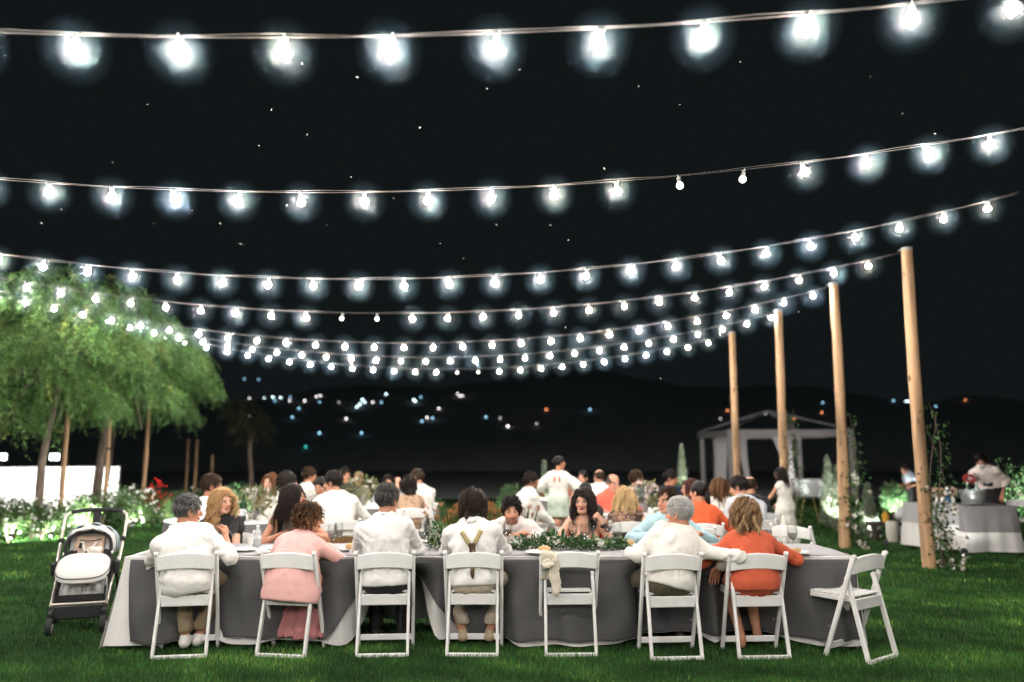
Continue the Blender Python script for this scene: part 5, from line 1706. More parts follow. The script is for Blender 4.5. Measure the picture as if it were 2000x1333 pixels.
def small(name, px, py, label, cat, f):
    p = ontable(px, py); t = empty(name, p, 0, label, cat); f(t); return t
def napkin(t):
    xs = np.linspace(-.11, .11, 22); ys = np.linspace(-.06, .06, 12); X, Y = np.meshgrid(xs, ys)
    Z = .012 + .014 * np.abs(np.sin(X * 37 + Y * 21)) + .010 * np.sin(Y * 50) ** 2
    grid_mesh('cloth', np.stack([X, Y, Z], -1), None, LINEN, t, .002)
small('napkin', 528, 1082, 'crumpled white napkin left of the pink blazer', 'napkin', napkin)
small('napkin', 1088, 1088, 'crumpled white napkin behind the empty chair', 'napkin', napkin)
small('napkin', 815, 1062, 'white napkin between the man with dark trousers and the flowers', 'napkin', napkin)
def cup(t):
    m = MB(); m.lathe([(0, .001), (.020, 0), (.024, .09), (.0225, .09), (.019, .004), (0, .004)], 14); m.build('wall', WHITEM, t)
small('paper_cup', 488, 1070, 'slim white cup left of the water bottle', 'cup', cup)
def phone(t):
    m = MB(); m.box((0, 0, .006), (.075, .15, .009), .9, bev=.003); m.build('case', BLACKM, t)
small('phone', 1128, 1087, 'dark phone lying behind the empty chair', 'phone', phone)
def cutlery(t):
    m = MB(); m.beam((-.08, 0, .004), (.02, .005, .004), .010, .003, up=(0, 0, 1)); m.beam((.02, .005, .004), (.09, .008, .004), .016, .002, up=(0, 0, 1)); m.build('steel', STEEL, t)
for px, py, lab in ((1160, 1086, 'knife lying right of the phone'), (1200, 1088, 'knife on the table edge right of the empty chair'), (1085, 1080, 'knife on the plate behind the empty chair')):
    small('knife', px, py, lab, 'knife', cutlery)

def leaf_proto(l, w, name='leaf'):
    m = MB(); v, f = [], []
    for i in range(5):
        t = i / 4; ww = w * math.sin(math.pi * min(t * .92 + .06, 1)) ** .8
        for s in (-1, 0, 1): v.append((s * ww / 2, t * l, .10 * l * math.sin(t * 2.4) - abs(s) * ww * -.18))
    for i in range(4):
        for j in range(2): a = i * 3 + j; f.append((a, a + 1, a + 4, a + 3))
    m.add(v, f); return m.mesh(name, 'all')
LG = [pm('leaf_' + n, c, .5, var=.2, vscale=20, transl=.2) for n, c in (('dark', (.03, .09, .03)), ('mid', (.07, .16, .05)), ('eucalyptus', (.28, .38, .30)), ('bright', (.16, .25, .07)))]
LP = []
for c, (l, w) in zip(LG, ((.07, .028), (.06, .030), (.045, .040), (.05, .022))):
    me = leaf_proto(l, w); me.materials.append(c); LP.append(me)
def rose_mesh():
    m = MB()
    for k in range(11):
        a = k * 2.4; rr = .006 + .0018 * k; tl = .25 + .075 * k
        n = 4; v, f = [], []
        for i in range(n + 1):
            for j in range(n + 1):
                u = (i / n - .5) * 1.6; t = j / n
                rad = rr * (.6 + .7 * t * (1 + tl * .4))
                v.append((math.cos(a + u) * rad, math.sin(a + u) * rad, .026 * t * (1 - .035 * k) + .004 * math.cos(u * 3)))
        for i in range(n):
            for j in range(n):
                q = i * (n + 1) + j; f.append((q, q + 1, q + n + 2, q + n + 1))
        m.add(v, f)
    return m.mesh('rose', 'all')
ROSE = rose_mesh(); ROSE.materials.append(pm('white_rose', (.80, .78, .72), .7, transl=.2))
def garland(px0, px1, y, label, seed, nleaf, h, dep, roses, cat='garland', name='table_garland', baby=0):
    r = np.random.default_rng(seed)
    a, b = at(px0, 1050, y), at(px1, 1050, y); L_ = b.x - a.x
    t = empty(name, ((a.x + b.x) / 2, y, TZ + .012), 0, label, cat)
    def pos():
        x = r.uniform(-.5, .5) * L_; q = math.sqrt(max(0, 1 - (2 * x / L_) ** 6)); an = r.uniform(0, math.pi)
        k = r.random() ** .35
        return np.array([x, math.cos(an) * dep * k * q, .01 + math.sin(an) * h * k * q * (.8 + .25 * math.sin(x * 9 + seed))])
    m = MB()
    for k in range(3): m.tube([(L_ * (i / 10 - .5), .02 * math.sin(i * 1.3 + k * 2), .03 + .02 * math.sin(i + k * 2)) for i in range(11)], .004, 5)
    m.build('stems', BARK, t)
    for k in range(nleaf):
        p = pos(); d = unit((p * np.array([.3, 1, 1]) + r.normal(size=3) * .08 + np.array([0, -.02, .03]))[None])[0]
        o = link('leaf', LP[int(r.choice(4, p=(.38, .32, .18, .12)))], None, t, p)
        o.rotation_mode = 'QUATERNION'
        o.rotation_quaternion = Vector(d).to_track_quat('Y', 'Z') @ Matrix.Rotation(r.uniform(-1.2, 1.2), 3, 'Y').to_quaternion()
        s = r.uniform(.7, 1.25); o.scale = (s, s, s)
    P = np.array([pos() for _ in range(nleaf * 6)]); D = unit(P * np.array([.3, 1, 1]) + r.normal(size=P.shape) * .08)
    fo = link('small_leaves', leaves_mesh('small_leaves', P, D, r.uniform(.02, .045, len(P)), r.uniform(.010, .02, len(P)), greens(len(P), (.035, .085, .028), .4, r, .15), .1, seed), LEAFM, t)
    fo['kind'] = 'stuff'
    for k in range(roses):
        p = pos() + np.array([0, -.015, .012]); o = link('rose', ROSE, None, t, p)
        o.rotation_euler = (r.uniform(.2, 1.3), r.uniform(-.5, .5), r.uniform(0, 6)); s = r.uniform(.6, 1.0); o.scale = (s, s, s)
    if baby:
        P = np.array([pos() * np.array([1, 1.1, 1.15]) for _ in range(baby)])
        pp = np.repeat(P, 5, axis=0); dd = unit(r.normal(size=pp.shape))
        bl = link('tiny_blossoms', leaves_mesh('tiny_blossoms', pp, dd, .010, .009, np.tile(np.array([[.80, .78, .66]]), (len(pp), 1)), .1, seed), PETAL, t); bl['kind'] = 'stuff'
    return t
garland(980, 1222, 6.84, 'green leafy garland with small white roses lying along the table centre', 9, 260, .100, .15, 34, baby=90)
garland(838, 905, 6.82, 'white baby breath and greenery bunch between the third man and the braces', 10, 70, .23, .13, 3, 'flowers', 'flower_bunch', 420)

# cardigan over the empty chair's left post
def cardigan():
    cx, cy_, rz = CHP[4]
    M = Matrix.Translation((cx, cy_, 0)) @ Matrix.Rotation(rz, 4, 'Z')
    t = empty('cardigan', (cx, cy_, 0), rz, 'beige knitted cardigan slung over the back of the empty chair', 'cardigan')
    KN = pm('beige_knit', (.68, .61, .50), .95, var=.08, vscale=20, bump=.3, bscale=220, sheen=.2)
    # body thrown over the rail: front and back fall
    nc, nr = 18, 30; V = np.zeros((nr, nc, 3))
    for j in range(nr):
        s = j / (nr - 1) * 2 - 1                               # -1 table side, 1 camera side
        for i in range(nc):
            u = i / (nc - 1) - .5
            wd = .085 + .015 * abs(s) + .01 * math.sin(3 * s)
            x = -.150 + u * wd * 1.2 - .02 * abs(s)
            ff = .008 * math.sin(u * 34 + s * 2)
            y = .055 - .034 * np.tanh(s * 5) + ff + .012 * abs(s)
            z = .768 - .115 * abs(s) ** 1.15 * (1 if s > 0 else 1.9) + .004 * math.sin(u * 20) - .03 * u * (s > 0)
            V[j, i] = (x, y, z)
    grid_mesh('body', V, None, KN, t, .006)
    for k, (x0, x1, z0, z1, y0, w) in enumerate(((-.175, -.172, .70, .665, .012, .022), (-.125, -.112, .705, .455, .016, .024))):
        v = Vol(); n = 6
        for i in range(n):
            a, b = i / n, (i + 1) / n
            f = lambda q: np.array([x0 + (x1 - x0) * q + .008 * math.sin(q * 9 + k), y0 + .006 * math.sin(q * 6), z0 + (z1 - z0) * q])
            v.cone(f(a), f(b), w * (1 - .25 * a), w * (1 - .25 * b) * (1.1 if i == n - 1 else 1), .012, V3(1, 0, 0), 1.15, .22)
        vv, q = v.mesh(.007); vv = vv + vnormals(vv, q) * (np.sin(vv[:, 0] * 260) * .0022 + wnoise(vv, 60, k) * .003)[:, None]
        link('sleeve', fastmesh('sleeve', vv, q, None, True), KN, t)
cardigan()

# ------------------------------------------------------------------ pram
def pram():
    g = onground(147, 1240)
    FAB = pm('black_canvas', (.016, .016, .018), .85, bump=.2, bscale=120)
    ALU = pm('champagne_alloy', (.62, .56, .48), .28, metal=.75)
    HOOD = pm('grey_blue_hood', (.36, .43, .47), .8, var=.06, bump=.25, bscale=60)
    CREAM = pm('cream_padding', (.60, .585, .565), .8, bump=.1, bscale=60); LINER = pm('beige_liner', (.55, .40, .30), .9, var=.15, vscale=20)
    RUB = pm('tyre_rubber', (.02, .02, .02), .7)
    t = empty('pram', (g.x, g.y, 0), R(20), 'black and cream pram with a folded grey-blue hood standing on the lawn', 'pram')
    def wheel(x, y, r_, w, name='wheel'):
        h = empty(name, (x, y, r_)); h.parent = t
        M = Matrix.Rotation(R(90), 4, 'Y')
        m = MB(); m.lathe([(r_ * .74, -w * .5), (r_ * .93, -w * .5), (r_, -w * .25), (r_, w * .25), (r_ * .93, w * .5), (r_ * .74, w * .5), (r_ * .74, -w * .5)], 22, M=M, caps=False); m.build('tyre', RUB, h)
        m = MB(); m.lathe([(r_ * .735, -w * .4), (r_ * .60, -w * .42), (r_ * .60, w * .42), (r_ * .735, w * .4)], 22, M=M, caps=False)
        m.lathe([(0, -w * .62), (r_ * .2, -w * .6), (r_ * .2, w * .6), (0, w * .62)], 12, M=M)
        for k in range(5):
            a = k * 2 * math.pi / 5
            m.beam((0, math.cos(a) * r_ * .15, math.sin(a) * r_ * .15), (0, math.cos(a) * r_ * .64, math.sin(a) * r_ * .64), w * .5, r_ * .14, up=(1, 0, 0))
        m.build('rim', pm('rim_grey', (.45, .44, .42), .35, metal=.5), h)
    for s in (-1, 1):
        wheel(s * .215, .02, .082, .045)
        wheel(s * .27, .60, .145, .052)
        m = MB(); m.tube([(s * .215, .03, .085), (s * .215, .045, .16), (s * .213, .07, .235)], [.012, .022, .026], 8)
        m.box((s * .215, .03, .185), (.055, .075, .06), bev=.015); m.build('swivel_fork', BLACKM, t)
        m = MB(); m.tube([(s * .225, .05, .245), (s * .232, .22, .40), (s * .24, .38, .54)], .0145, 10); m.build('front_tube', ALU, t)
        m = MB(); m.tube([(s * .27, .58, .15), (s * .262, .50, .33), (s * .25, .44, .50)], .0145, 10); m.build('rear_tube', BLACKM, t)
        m = MB(); m.tube([(s * .262, .40, .56), (s * .275, .60, .80), (s * .282, .72, .955), (s * .272, .75, 1.005), (s * .235, .765, 1.035)], .0150, 10); m.build('handle_tube', ALU, t)
        m = MB(); m.box((s * .272, .58, .775), (.045, .06, .06), R(0), bev=.012); m.build('tube_clamp', BLACKM, t)
        m = MB(); m.box((s * .262, .30, .55), (.05, .11, .13), bev=.02); m.build('seat_joint', BLACKM, t)
    m = MB(); m.tube([(-.232, .766, 1.036), (-.12, .775, 1.052), (0, .778, 1.056), (.12, .775, 1.052), (.232, .766, 1.036)], .0195, 12); m.build('handle_grip', FAB, t)
    m = MB(); m.beam((0, .775, 1.045), (0, .70, .82), .07, .02, bev=.006); m.build('handle_strap', FAB, t)
    m = MB(); m.tube([(.22, .755, 1.02), (.215, .74, .98), (.235, .735, .955), (.25, .745, .985), (.235, .755, 1.015)], .005, 6); m.build('wrist_loop', BLACKM, t)
    m = MB(); m.tube([(-.22, .06, .262), (.22, .06, .262)], .013, 10)
    m.build('front_axle', ALU, t)
    m = MB()
    m.box((0, .058, .19), (.40, .035, .125), bev=.012); m.build('bumper', BLACKM, t)
    # basket: an open fabric tray
    m = MB()
    for (c, sz) in (((0, .10, .27), (.40, .012, .13)), ((0, .50, .30), (.42, .012, .22)), ((-.20, .30, .30), (.012, .42, .20)), ((.20, .30, .30), (.012, .42, .20)), ((0, .30, .205), (.40, .42, .012))):
        m.box(c, sz, bev=.004)
    m.build('basket', FAB, t)
    for s in (-1, 1):
        m = MB(); m.add([(s * .212, .10, .23), (s * .212, .50, .22), (s * .222, .56, .50), (s * .222, .42, .64), (s * .215, .24, .50), (s * .202, .10, .23), (s * .202, .50, .22), (s * .212, .56, .50), (s * .212, .42, .64), (s * .205, .24, .50)],
            [(0, 1, 2, 3, 4), (9, 8, 7, 6, 5), (0, 5, 6, 1), (1, 6, 7, 2), (2, 7, 8, 3), (3, 8, 9, 4), (4, 9, 5, 0)]); m.build('side_panel', FAB, t)
    # seat shell with footmuff
    v = Vol(); H_ = V3
    v.ell((0, .40, .625), (.205, .19, .10), np.array(Matrix.Rotation(R(22), 3, 'X').transposed()), .02)
    v.ell((0, .56, .75), (.20, .10, .17), None, .08)
    v.ell((0, .36, .73), (.165, .27, .105), np.array(Matrix.Rotation(R(24), 3, 'X').transposed()), .02, 's')
    a, q = v.mesh(.014); link('seat_shell', fastmesh('seat_shell', a, q, None, True), FAB, t)
    def sheet(nu, nv, fn, name, mat, th):
        V = np.array([[fn(i / nu, j / nv) for i in range(nu + 1)] for j in range(nv + 1)]); return grid_mesh(name, V, None, mat, t, th)
    # cream apron: rounded plate sloping towards the camera
    N = 26
    out = lambda k, s, zo: (math.copysign(abs(math.cos(k)) ** .62, math.cos(k)) * .225 * s, .15 + math.copysign(abs(math.sin(k)) ** .75, math.sin(k)) * .155 * s, .575 + .15 * math.copysign(abs(math.sin(k)) ** .75, math.sin(k)) * s * .62 + zo)
    m = MB(); rings = [(.04, .032), (.4, .032), (.75, .030), (.93, .024), (1.0, .004), (1.0, -.03), (.94, -.045), (.5, -.05)]
    vv, ff = [], []
    for s, zo in rings:
        for k in range(N): vv.append(out(2 * math.pi * k / N, s, zo))
    for j in range(len(rings) - 1):
        for k in range(N): ff.append((j * N + k, j * N + (k + 1) % N, (j + 1) * N + (k + 1) % N, (j + 1) * N + k))
    ff.append(tuple(range(N))[::-1]); m.add(vv, ff); m.build('apron', CREAM, t)
    m = MB(); m.tube([out(2 * math.pi * k / N, 1.006, .006) for k in range(N)] + [out(0, 1.006, .006)], .005, 6, caps=False); m.build('zip', BLACKM, t)
    # cream back panel, liner, straps
    sheet(10, 8, lambda u, w: ((u - .5) * .34, .40 + .10 * w + .03 * (1 - (2 * u - 1) ** 2), .665 + .19 * w - .02 * (2 * u - 1) ** 4), 'backrest', CREAM, .02)
    sheet(10, 10, lambda u, w: ((u - .5) * .25, .365 + .115 * w - .008 + .02 * (1 - (2 * u - 1) ** 2), .66 + .17 * w + .006 * math.sin(u * 13) * math.sin(w * 9)), 'liner', LINER, .012)
    m = MB(); m.tube([(-.09, .425, .795), (-.03, .418, .782), (.05, .418, .785), (.10, .43, .80)], .006, 5); m.build('pocket_edge', BLACKM, t)
    for x, y, z, a in ((-.07, .385, .745, .3), (-.11, .335, .69, 1.2), (.0, .33, .685, 1.5)):
        m = MB(); m.box((x, y, z), (.028, .02, .05), Matrix.Rotation(a, 3, 'Y'), bev=.005); m.build('buckle', BLACKM, t)
    m = MB(); m.beam((-.06, .40, .78), (-.02, .33, .68), .022, .004); m.beam((.06, .40, .78), (.02, .33, .68), .022, .004); m.build('harness', CREAM, t)
    v = Vol()
    for k in range(6): v.ell((.02 + .035 * (k % 3), .33 + .03 * (k // 3), .695 + .01 * (k % 2)), (.035, .03, .028), None, .02)
    a, q = v.mesh(.008); a = a + vnormals(a, q) * (wnoise(a, 110, 5) * .005)[:, None]
    link('blanket', fastmesh('blanket', a, q, None, True), pm('pale_muslin', (.70, .62, .56), .9), t)
    # black rim arch and folded hood
    arch = [(math.cos(k) * .198 * (1 if abs(math.cos(k)) < .98 else 1), .365 + .045 * math.sin(k), .66 + .225 * max(math.sin(k), 0) ** .55) for k in np.linspace(0, math.pi, 17)]
    m = MB(); m.tube(arch, .016, 8); m.build('hood_rim', FAB, t)
    def hoodf(u, w, r0, y0, y1, z0, h):
        k = math.pi * u; f = max(math.sin(k), 0) ** .55
        return (math.cos(k) * (r0 + .012 * w), y0 + (y1 - y0) * w, z0 + (h - .02 * math.sin(w * 3.1)) * f + .008 * math.sin(u * 30 + w * 4) * f)
    sheet(26, 8, lambda u, w: hoodf(u, w, .205, .385, .52, .66, .235 + .03 * w), 'hood_front', CREAM, .004)
    sheet(26, 10, lambda u, w: hoodf(u, w, .222 + .006 * math.sin(w * 9.4), .52, .66, .66 + .02 * w, .272 - .06 * w * w + .010 * math.sin(w * 12)), 'hood', HOOD, .006)
    for s in (-1, 1):
        m = MB(); m.ball((s * .205, .365, .675), (.012, .018, .018), 10, 6); m.build('hood_hinge', WHITEM, t)
    m = MB(); m.box((.262, .40, .60), (.02, .07, .06), bev=.012); m.build('brake_box', PORC, t)
    t.scale = (.94, .94, .94)
    return g, t
PG, PT = pram()
def bag():
    M = Matrix.Translation((PG.x, PG.y, 0)) @ Matrix.Rotation(R(20), 4, 'Z')
    p = M @ (Vector((.015, .20, .27)) * .94)
    t = empty('plastic_bag', p, R(20), 'crumpled white plastic bag with grey capitals in the pram basket', 'bag')
    xs = np.linspace(-.5, .5, 30); zs = np.linspace(0, 1, 22); V = np.zeros((22, 30, 3))
    for j, w in enumerate(zs):
        for i, u in enumerate(xs):
            wd = .36 - .05 * w; top = .5 + .5 * math.sin(max(0, min(1, (u + .5) * 1.05)) * math.pi * .8 + .55)
            z = w * (.145 + .05 * top * (1 if u > -.2 else .7)) + .008 * math.sin(u * 21 + w * 5)
            y = -.085 + .10 * w + .010 * math.sin(u * 17 + w * 11) + .008 * math.sin(u * 31 - w * 7)
            V[j, i] = (u * wd, y, z - .02)
    BAG = pm('milky_plastic', (.74, .73, .72), .35, transl=.3, bump=.3, bscale=35)
    grid_mesh('sheet', V, None, BAG, t, .003)
    V2 = V.copy(); V2[:, :, 1] += .07 + .03 * (1 - zs)[:, None]; V2[:, :, 2] *= .82
    grid_mesh('back_sheet', V2, None, BAG, t, .003)
    fc = bpy.data.curves.new('lettering', 'FONT'); fc.body = 'ELA'; fc.size = .05; fc.extrude = .0008; fc.align_x = 'CENTER'; fc.space_character = 1.25
    o = bpy.data.objects.new('lettering', fc); C.objects.link(o)
    dg = bpy.context.evaluated_depsgraph_get(); me = bpy.data.meshes.new_from_object(o.evaluated_get(dg)); bpy.data.objects.remove(o)
    t.scale = (1.12, 1.12, 1.2)
    l = link('lettering', me, None, t, (.03, -.066, .070)); me.materials.clear(); me.materials.append(pm('grey_ink', (.16, .15, .15), .6)); l.rotation_euler = (R(58), 0, R(-3))
bag()

# ------------------------------------------------------------------ bar tables, far tables, their goods
def cloth_table(name, cx, cy_, w, d, h, rz, zlow, zover, label, over=(1, 1), grey=None, cat='table', flare=.07, seed=0):
    """table with white skirt and a shorter grey overcloth"""
    t = empty(name, (cx, cy_, 0), rz, label, cat, 'cloth covered tables')
    per, nv = [], []
    n = 40
    for k in range(4):
        a = [(-w / 2, -d / 2), (w / 2, -d / 2), (w / 2, d / 2), (-w / 2, d / 2)]; p, q = np.array(a[k]), np.array(a[(k + 1) % 4])
        nn = np.array([(0, -1), (1, 0), (0, 1), (-1, 0)][k], float)
        for i in range(n): per.append(p + (q - p) * i / n); nv.append(nn)
    per.append(per[0]); nv.append(nv[0]); per, nv = np.array(per), np.array(nv)
    cor = np.array([(-w / 2, -d / 2), (w / 2, -d / 2), (w / 2, d / 2), (-w / 2, d / 2)])
    for c in cor:
        dd = np.exp(-(np.linalg.norm(per - c, axis=1) / .07) ** 2)[:, None]; nv = nv * (1 - dd) + np.sign(c) / 2 ** .5 * dd
    cf = sum(np.exp(-(np.linalg.norm(per - c, axis=1) / .15) ** 2) for c in cor)
    s = np.concatenate([[0], np.cumsum(np.linalg.norm(np.diff(per, axis=0), axis=1))])
    def skirt(nm, z0, z1, off, mat, uv):
        rows, us = [], []
        for j in range(13):
            q = j / 12; z = z0 + (z1 - z0) * q; T = (h - z) / h
            fl = off + flare * T * (.5 + cf) + .02 * np.sin(s * 12 + seed) * T + .012 * np.sin(s * 27 + seed * 2) * T
            rows.append(np.concatenate([per + nv * fl[:, None], np.full((len(per), 1), z)], 1)); us.append(np.stack([s, np.full(len(s), z)], 1))
        rows.append(rows.pop()); V = np.stack(rows)
        grid_mesh(nm, V, np.stack(us), mat, t)
        x, y = np.meshgrid(np.linspace(-w / 2 - off, w / 2 + off, 12), np.linspace(-d / 2 - off, d / 2 + off, 12))
        V = np.stack([x, y, np.full_like(x, z0)], -1); grid_mesh(nm + '_top', V, np.stack([x, y], -1), mat, t)
    if zlow is not None: skirt('white_skirt', h - .006, zlow, .004, LINEN, False)
    if zover is not None: skirt('overcloth', h, zover, .014, grey or CHECK2, True)
    m = MB()
    for x in (-w / 2 + .08, w / 2 - .08):
        for y in (-d / 2 + .08, d / 2 - .08): m.tube([(x, y, 0), (x, y, h - .03)], .016, 6)
    m.build('leg_frame', DARKM, t)['kind'] = 'stuff'
    m = MB(); m.box((0, 0, h - .028), (w - .01, d - .01, .03)); m.build('tabletop', MATS['table_ply'], t)
    return t
CHECK2 = check_mat('grey_check_far', .02, .07, .20, .45)
CHECK3 = check_mat('pale_check_far', .02, .25, .38, .55)
GREYL = pm('grey_linen', (.40, .40, .41), .9)
bt = at(1937, 992, 12.0)
cloth_table('bar_table', bt.x - .03, 12.35, .76, .72, .72, R(0), .04, .33, 'bar table with a short grey checked overcloth, at the right edge of the lawn', seed=1)
bl = at(1838, 992, 12.3)
cloth_table('bar_table', bl.x + .03, 12.5, .62, .70, .73, R(6), .06, .42, 'bar table with a paler overcloth, half behind the vine covered pole', seed=2, grey=CHECK3)
def bucket():
    p = at(1905, 985, 12.2)
    t = empty('ice_bucket', (p.x, 12.25, .735), 0, 'galvanised ice bucket holding bottles on the bar table', 'bucket')
    m = MB(); m.lathe([(0, .002), (.155, 0), (.19, .20), (.198, .205), (.198, .215), (.188, .21), (.15, .012), (0, .012)], 24)
    m.tube([(.19 * math.cos(a), .19 * math.sin(a), .16) for a in np.linspace(0, 6.28, 25)], .006, 6, caps=False); m.build('tub', pm('galvanised', (.48, .50, .50), .4, metal=.7, var=.15, vscale=18), t)
    m = MB()
    for s in (-1, 1): m.tube([(s * .192, -.05, .17), (s * .225, -.03, .15), (s * .225, .03, .15), (s * .192, .05, .17)], .006, 6)
    m.build('handle', DARKM, t)
    IC = pm('ice', (.7, .8, .78), .2, trans=.4); m = MB(); r = random.Random(4)
    for k in range(26): m.box((r.uniform(-.13, .13), r.uniform(-.13, .13), .19 + r.uniform(0, .03)), (.035, .03, .03), r.uniform(0, 3), bev=.005)
    o = m.build('ice_cubes', IC, t); o['kind'] = 'stuff'
    for k, (x, y, mt, lab) in enumerate(((-.07, 0, (.03, .16, .07), 'green bottle neck standing in the ice bucket, nearer the flowers'), (.04, -.05, (.5, .7, .6), 'frosted bottle standing in the ice bucket'), (.09, .03, (.5, .7, .6), 'pale bottle at the right side in the ice bucket'))):
        b = empty('bottle', (p.x + x, 12.25 + y, .76), 0, lab, 'bottle', 'bottles in the ice bucket')
        m = MB(); m.lathe([(0, 0), (.035, 0), (.037, .19), (.015, .255), (.013, .31), (0, .31)], 12); m.build('glass', pm('bottle_%d' % k, mt, .15, trans=.3), b)
        m = MB(); m.lathe([(.0, .312), (.0145, .312), (.0145, .28), (.0135, .28)], 10); m.build('foil', WHITEM, b)
bucket()
def barthing(px, h, r_, col, label, cat, Y=12.2, cap=None, name='bottle'):
    p = at(px, 985, Y); t = empty(name, (p.x, Y, .745), 0, label, cat)
    m = MB()
    if name == 'bottle': m.lathe([(0, 0), (r_, 0), (r_, h * .6), (r_ * .4, h * .78), (r_ * .36, h), (0, h)], 12)
    else: m.lathe([(0, 0), (r_ * .8, 0), (r_, h * .5), (r_ * .7, h), (0, h * .9)], 12)
    m.build('glass', pm('glass_' + label[:12].replace(' ', '_'), col, .2), t)
    if cap: m = MB(); m.lathe([(0, h), (r_ * .5, h), (r_ * .5, h * .82), (r_ * .42, h * .82)], 10); m.build('cap', WHITEM, t)
barthing(1852, .26, .04, (.02, .08, .20), 'blue spirit bottle with a white cap on the pale bar table', 'bottle', cap=True)
for px, h, c, lab in ((1829, .17, (.6, .42, .3), 'tall apricot flower head on the pale bar table behind the pole'), (1841, .16, (.62, .5, .34), 'cream flower head left of the blue bottle'), (1861, .18, (.62, .45, .34), 'peach flower head right of the blue bottle')):
    r = np.random.default_rng(int(px)); p = at(px, 985, 12.25); t = empty('flower_vase', (p.x, 12.25, .745), 0, lab, 'flowers', 'flowers on the bar table')
    m = MB(); m.lathe([(0, 0), (.03, 0), (.035, .07), (.02, .10), (.0, .1)], 12); m.build('vase', PORC, t)
    n = 130; u = unit(r.normal(size=(n, 3))); link('blossom', leaves_mesh('blossom', np.tile([[0, 0, h]], (n, 1)) + u * .035, u, .05, .035, np.tile(np.array([c]), (n, 1)), .1, 3), PETAL, t)
# red flower held out, white chair, sacks, stool behind the bar
def ladder_chair():
    p = at(1972, 1000, 13.2); t = chair(p.x + .1, 13.0, R(150), 'white folding chair with its back to the bar, at the right edge')
ladder_chair()
def sacks():
    for px, py, Y, w, h, lab in ((1741, 1008, 13.6, .22, .33, 'pale wicker stool standing in the dark behind the pole'), ):
        p = at(px, py, Y); t = empty('stool', (p.x, Y, 0), 0, lab, 'stool')
        m = MB(); m.lathe([(0, .0), (w * .42, 0), (w * .5, h * .5), (w * .46, h), (w * .4, h + .02), (0, h + .025)], 18, wob=lambda a, z: .02 * math.sin(a * 9)); m.build('body', pm('pale_wicker', (.5, .48, .42), .9, bump=.6, bscale=60), t)
    for px, Y, r_, z, lab in ((1776, 13.8, (.27, .2, .15), .42, 'white sack slumped on top of the other beside the stool'), (1774, 13.75, (.22, .2, .17), .15, 'white sack on the grass beside the stool')):
        p = at(px, 985, Y); v = Vol(); v.ell((0, 0, 0), r_); v.ell((.08, 0, .05), np.array(r_) * .7, None, .06); a, q = v.mesh(.02); a = a + vnormals(a, q) * (wnoise(a, 20, 2) * .02)[:, None]
        o = link('sack', fastmesh('sack', a, q, None, True), pm('white_sackcloth', (.55, .55, .55), .9), None, (p.x, Y, z + .02)); tag(o, lab, 'sack')
    p = at(1731, 985, 13.7); v = MB(); v.lathe([(0, 0), (.05, 0), (.06, .12), (.0, .2)], 10); o = v.build('jug', pm('yellow_plastic', (.6, .33, .04), .4), None, True, (p.x - .03, 13.7, .33)); tag(o, 'small yellow jug behind the pale stool', 'jug')
    m = MB(); m.box((p.x, 13.85, .29), (.5, .3, .06)); o = m.build('bench', pm('dark_wood', (.04, .03, .025), .7)); tag(o, 'dark low bench behind the pale stool and sacks', 'bench')
    k = MB()
    for x in (-.2, .2): k.box((p.x + x, 13.85, .13), (.05, .25, .26)); 
    k.build('trestle', MATS['dark_wood'], o)['kind'] = 'stuff'
sacks()

# table by the pavilion
p = at(1577, 936, 16.5)
def garden_table():
    w = at(1611, 936, 16.5).x - at(1546, 936, 16.5).x
    t = empty('garden_table', (p.x, 16.5, 0), 0, 'small table with a grey cloth on crossed legs in front of the pavilion', 'table')
    h = p.z
    rows = []
    xs = np.linspace(-w / 2, w / 2, 30)
    for j in range(9): rows.append(np.stack([xs * (1 + .02 * j / 8), -.25 - .01 * np.sin(xs * 30) * j / 8 - .012 * j / 8 + 0 * xs, h - .36 * j / 8 + 0 * xs], 1))
    rows = [np.stack([xs, .25 + 0 * xs, h + 0 * xs], 1)] + rows
    grid_mesh('cloth', np.stack(rows), None, GREYL, t, .004)
    m = MB()
    for y in (-.2, .2):
        for s in (-1, 1): m.tube([(s * w * .42, y, 0), (s * w * .12 + .0, y, h - .02)], .012, 6)
    m.build('crossed_legs', pm('brass_leg', (.3, .22, .1), .5), t)['kind'] = 'stuff'
    m = MB(); m.box((0, 0, h - .015), (w - .02, .48, .02)); m.build('tabletop', MATS['table_ply'], t)
garden_table()

# round tables of the other guests
def round_table(px, py, Y, r_, label, seed, over=.30):
    p = at(px, py, Y); t = empty('round_table', (p.x, Y, 0), 0, label, 'table', 'guest tables')
    h = .73; n = 72
    a = np.linspace(0, 2 * np.pi, n + 1); rows, us = [], []
    for j in range(12):
        q = j / 11; z = h - q * (h - .05)
        rr = r_ + .01 + .05 * q + .03 * np.sin(a * 14 + seed) * q
        rows.append(np.stack([np.cos(a) * rr, np.sin(a) * rr, z + 0 * a], 1)); us.append(np.stack([a * r_, z + 0 * a], 1))
    grid_mesh('skirt', np.stack(rows), np.stack(us), CHECK2, t)
    m = MB(); m.lathe([(0, h + .003), (r_ + .012, h + .003)], n, caps=False); m.build('top_cloth', LINEN, t)
    m = MB(); m.lathe([(0, h - .03), (r_, h - .03), (r_, h - .004), (0, h - .004)], 32); m.build('tabletop', MATS['table_ply'], t)
    m = MB(); m.tube([(0, 0, 0), (0, 0, h - .03)], .04, 10); m.build('pedestal', DARKM, t)
    return Vector((p.x, Y, h))
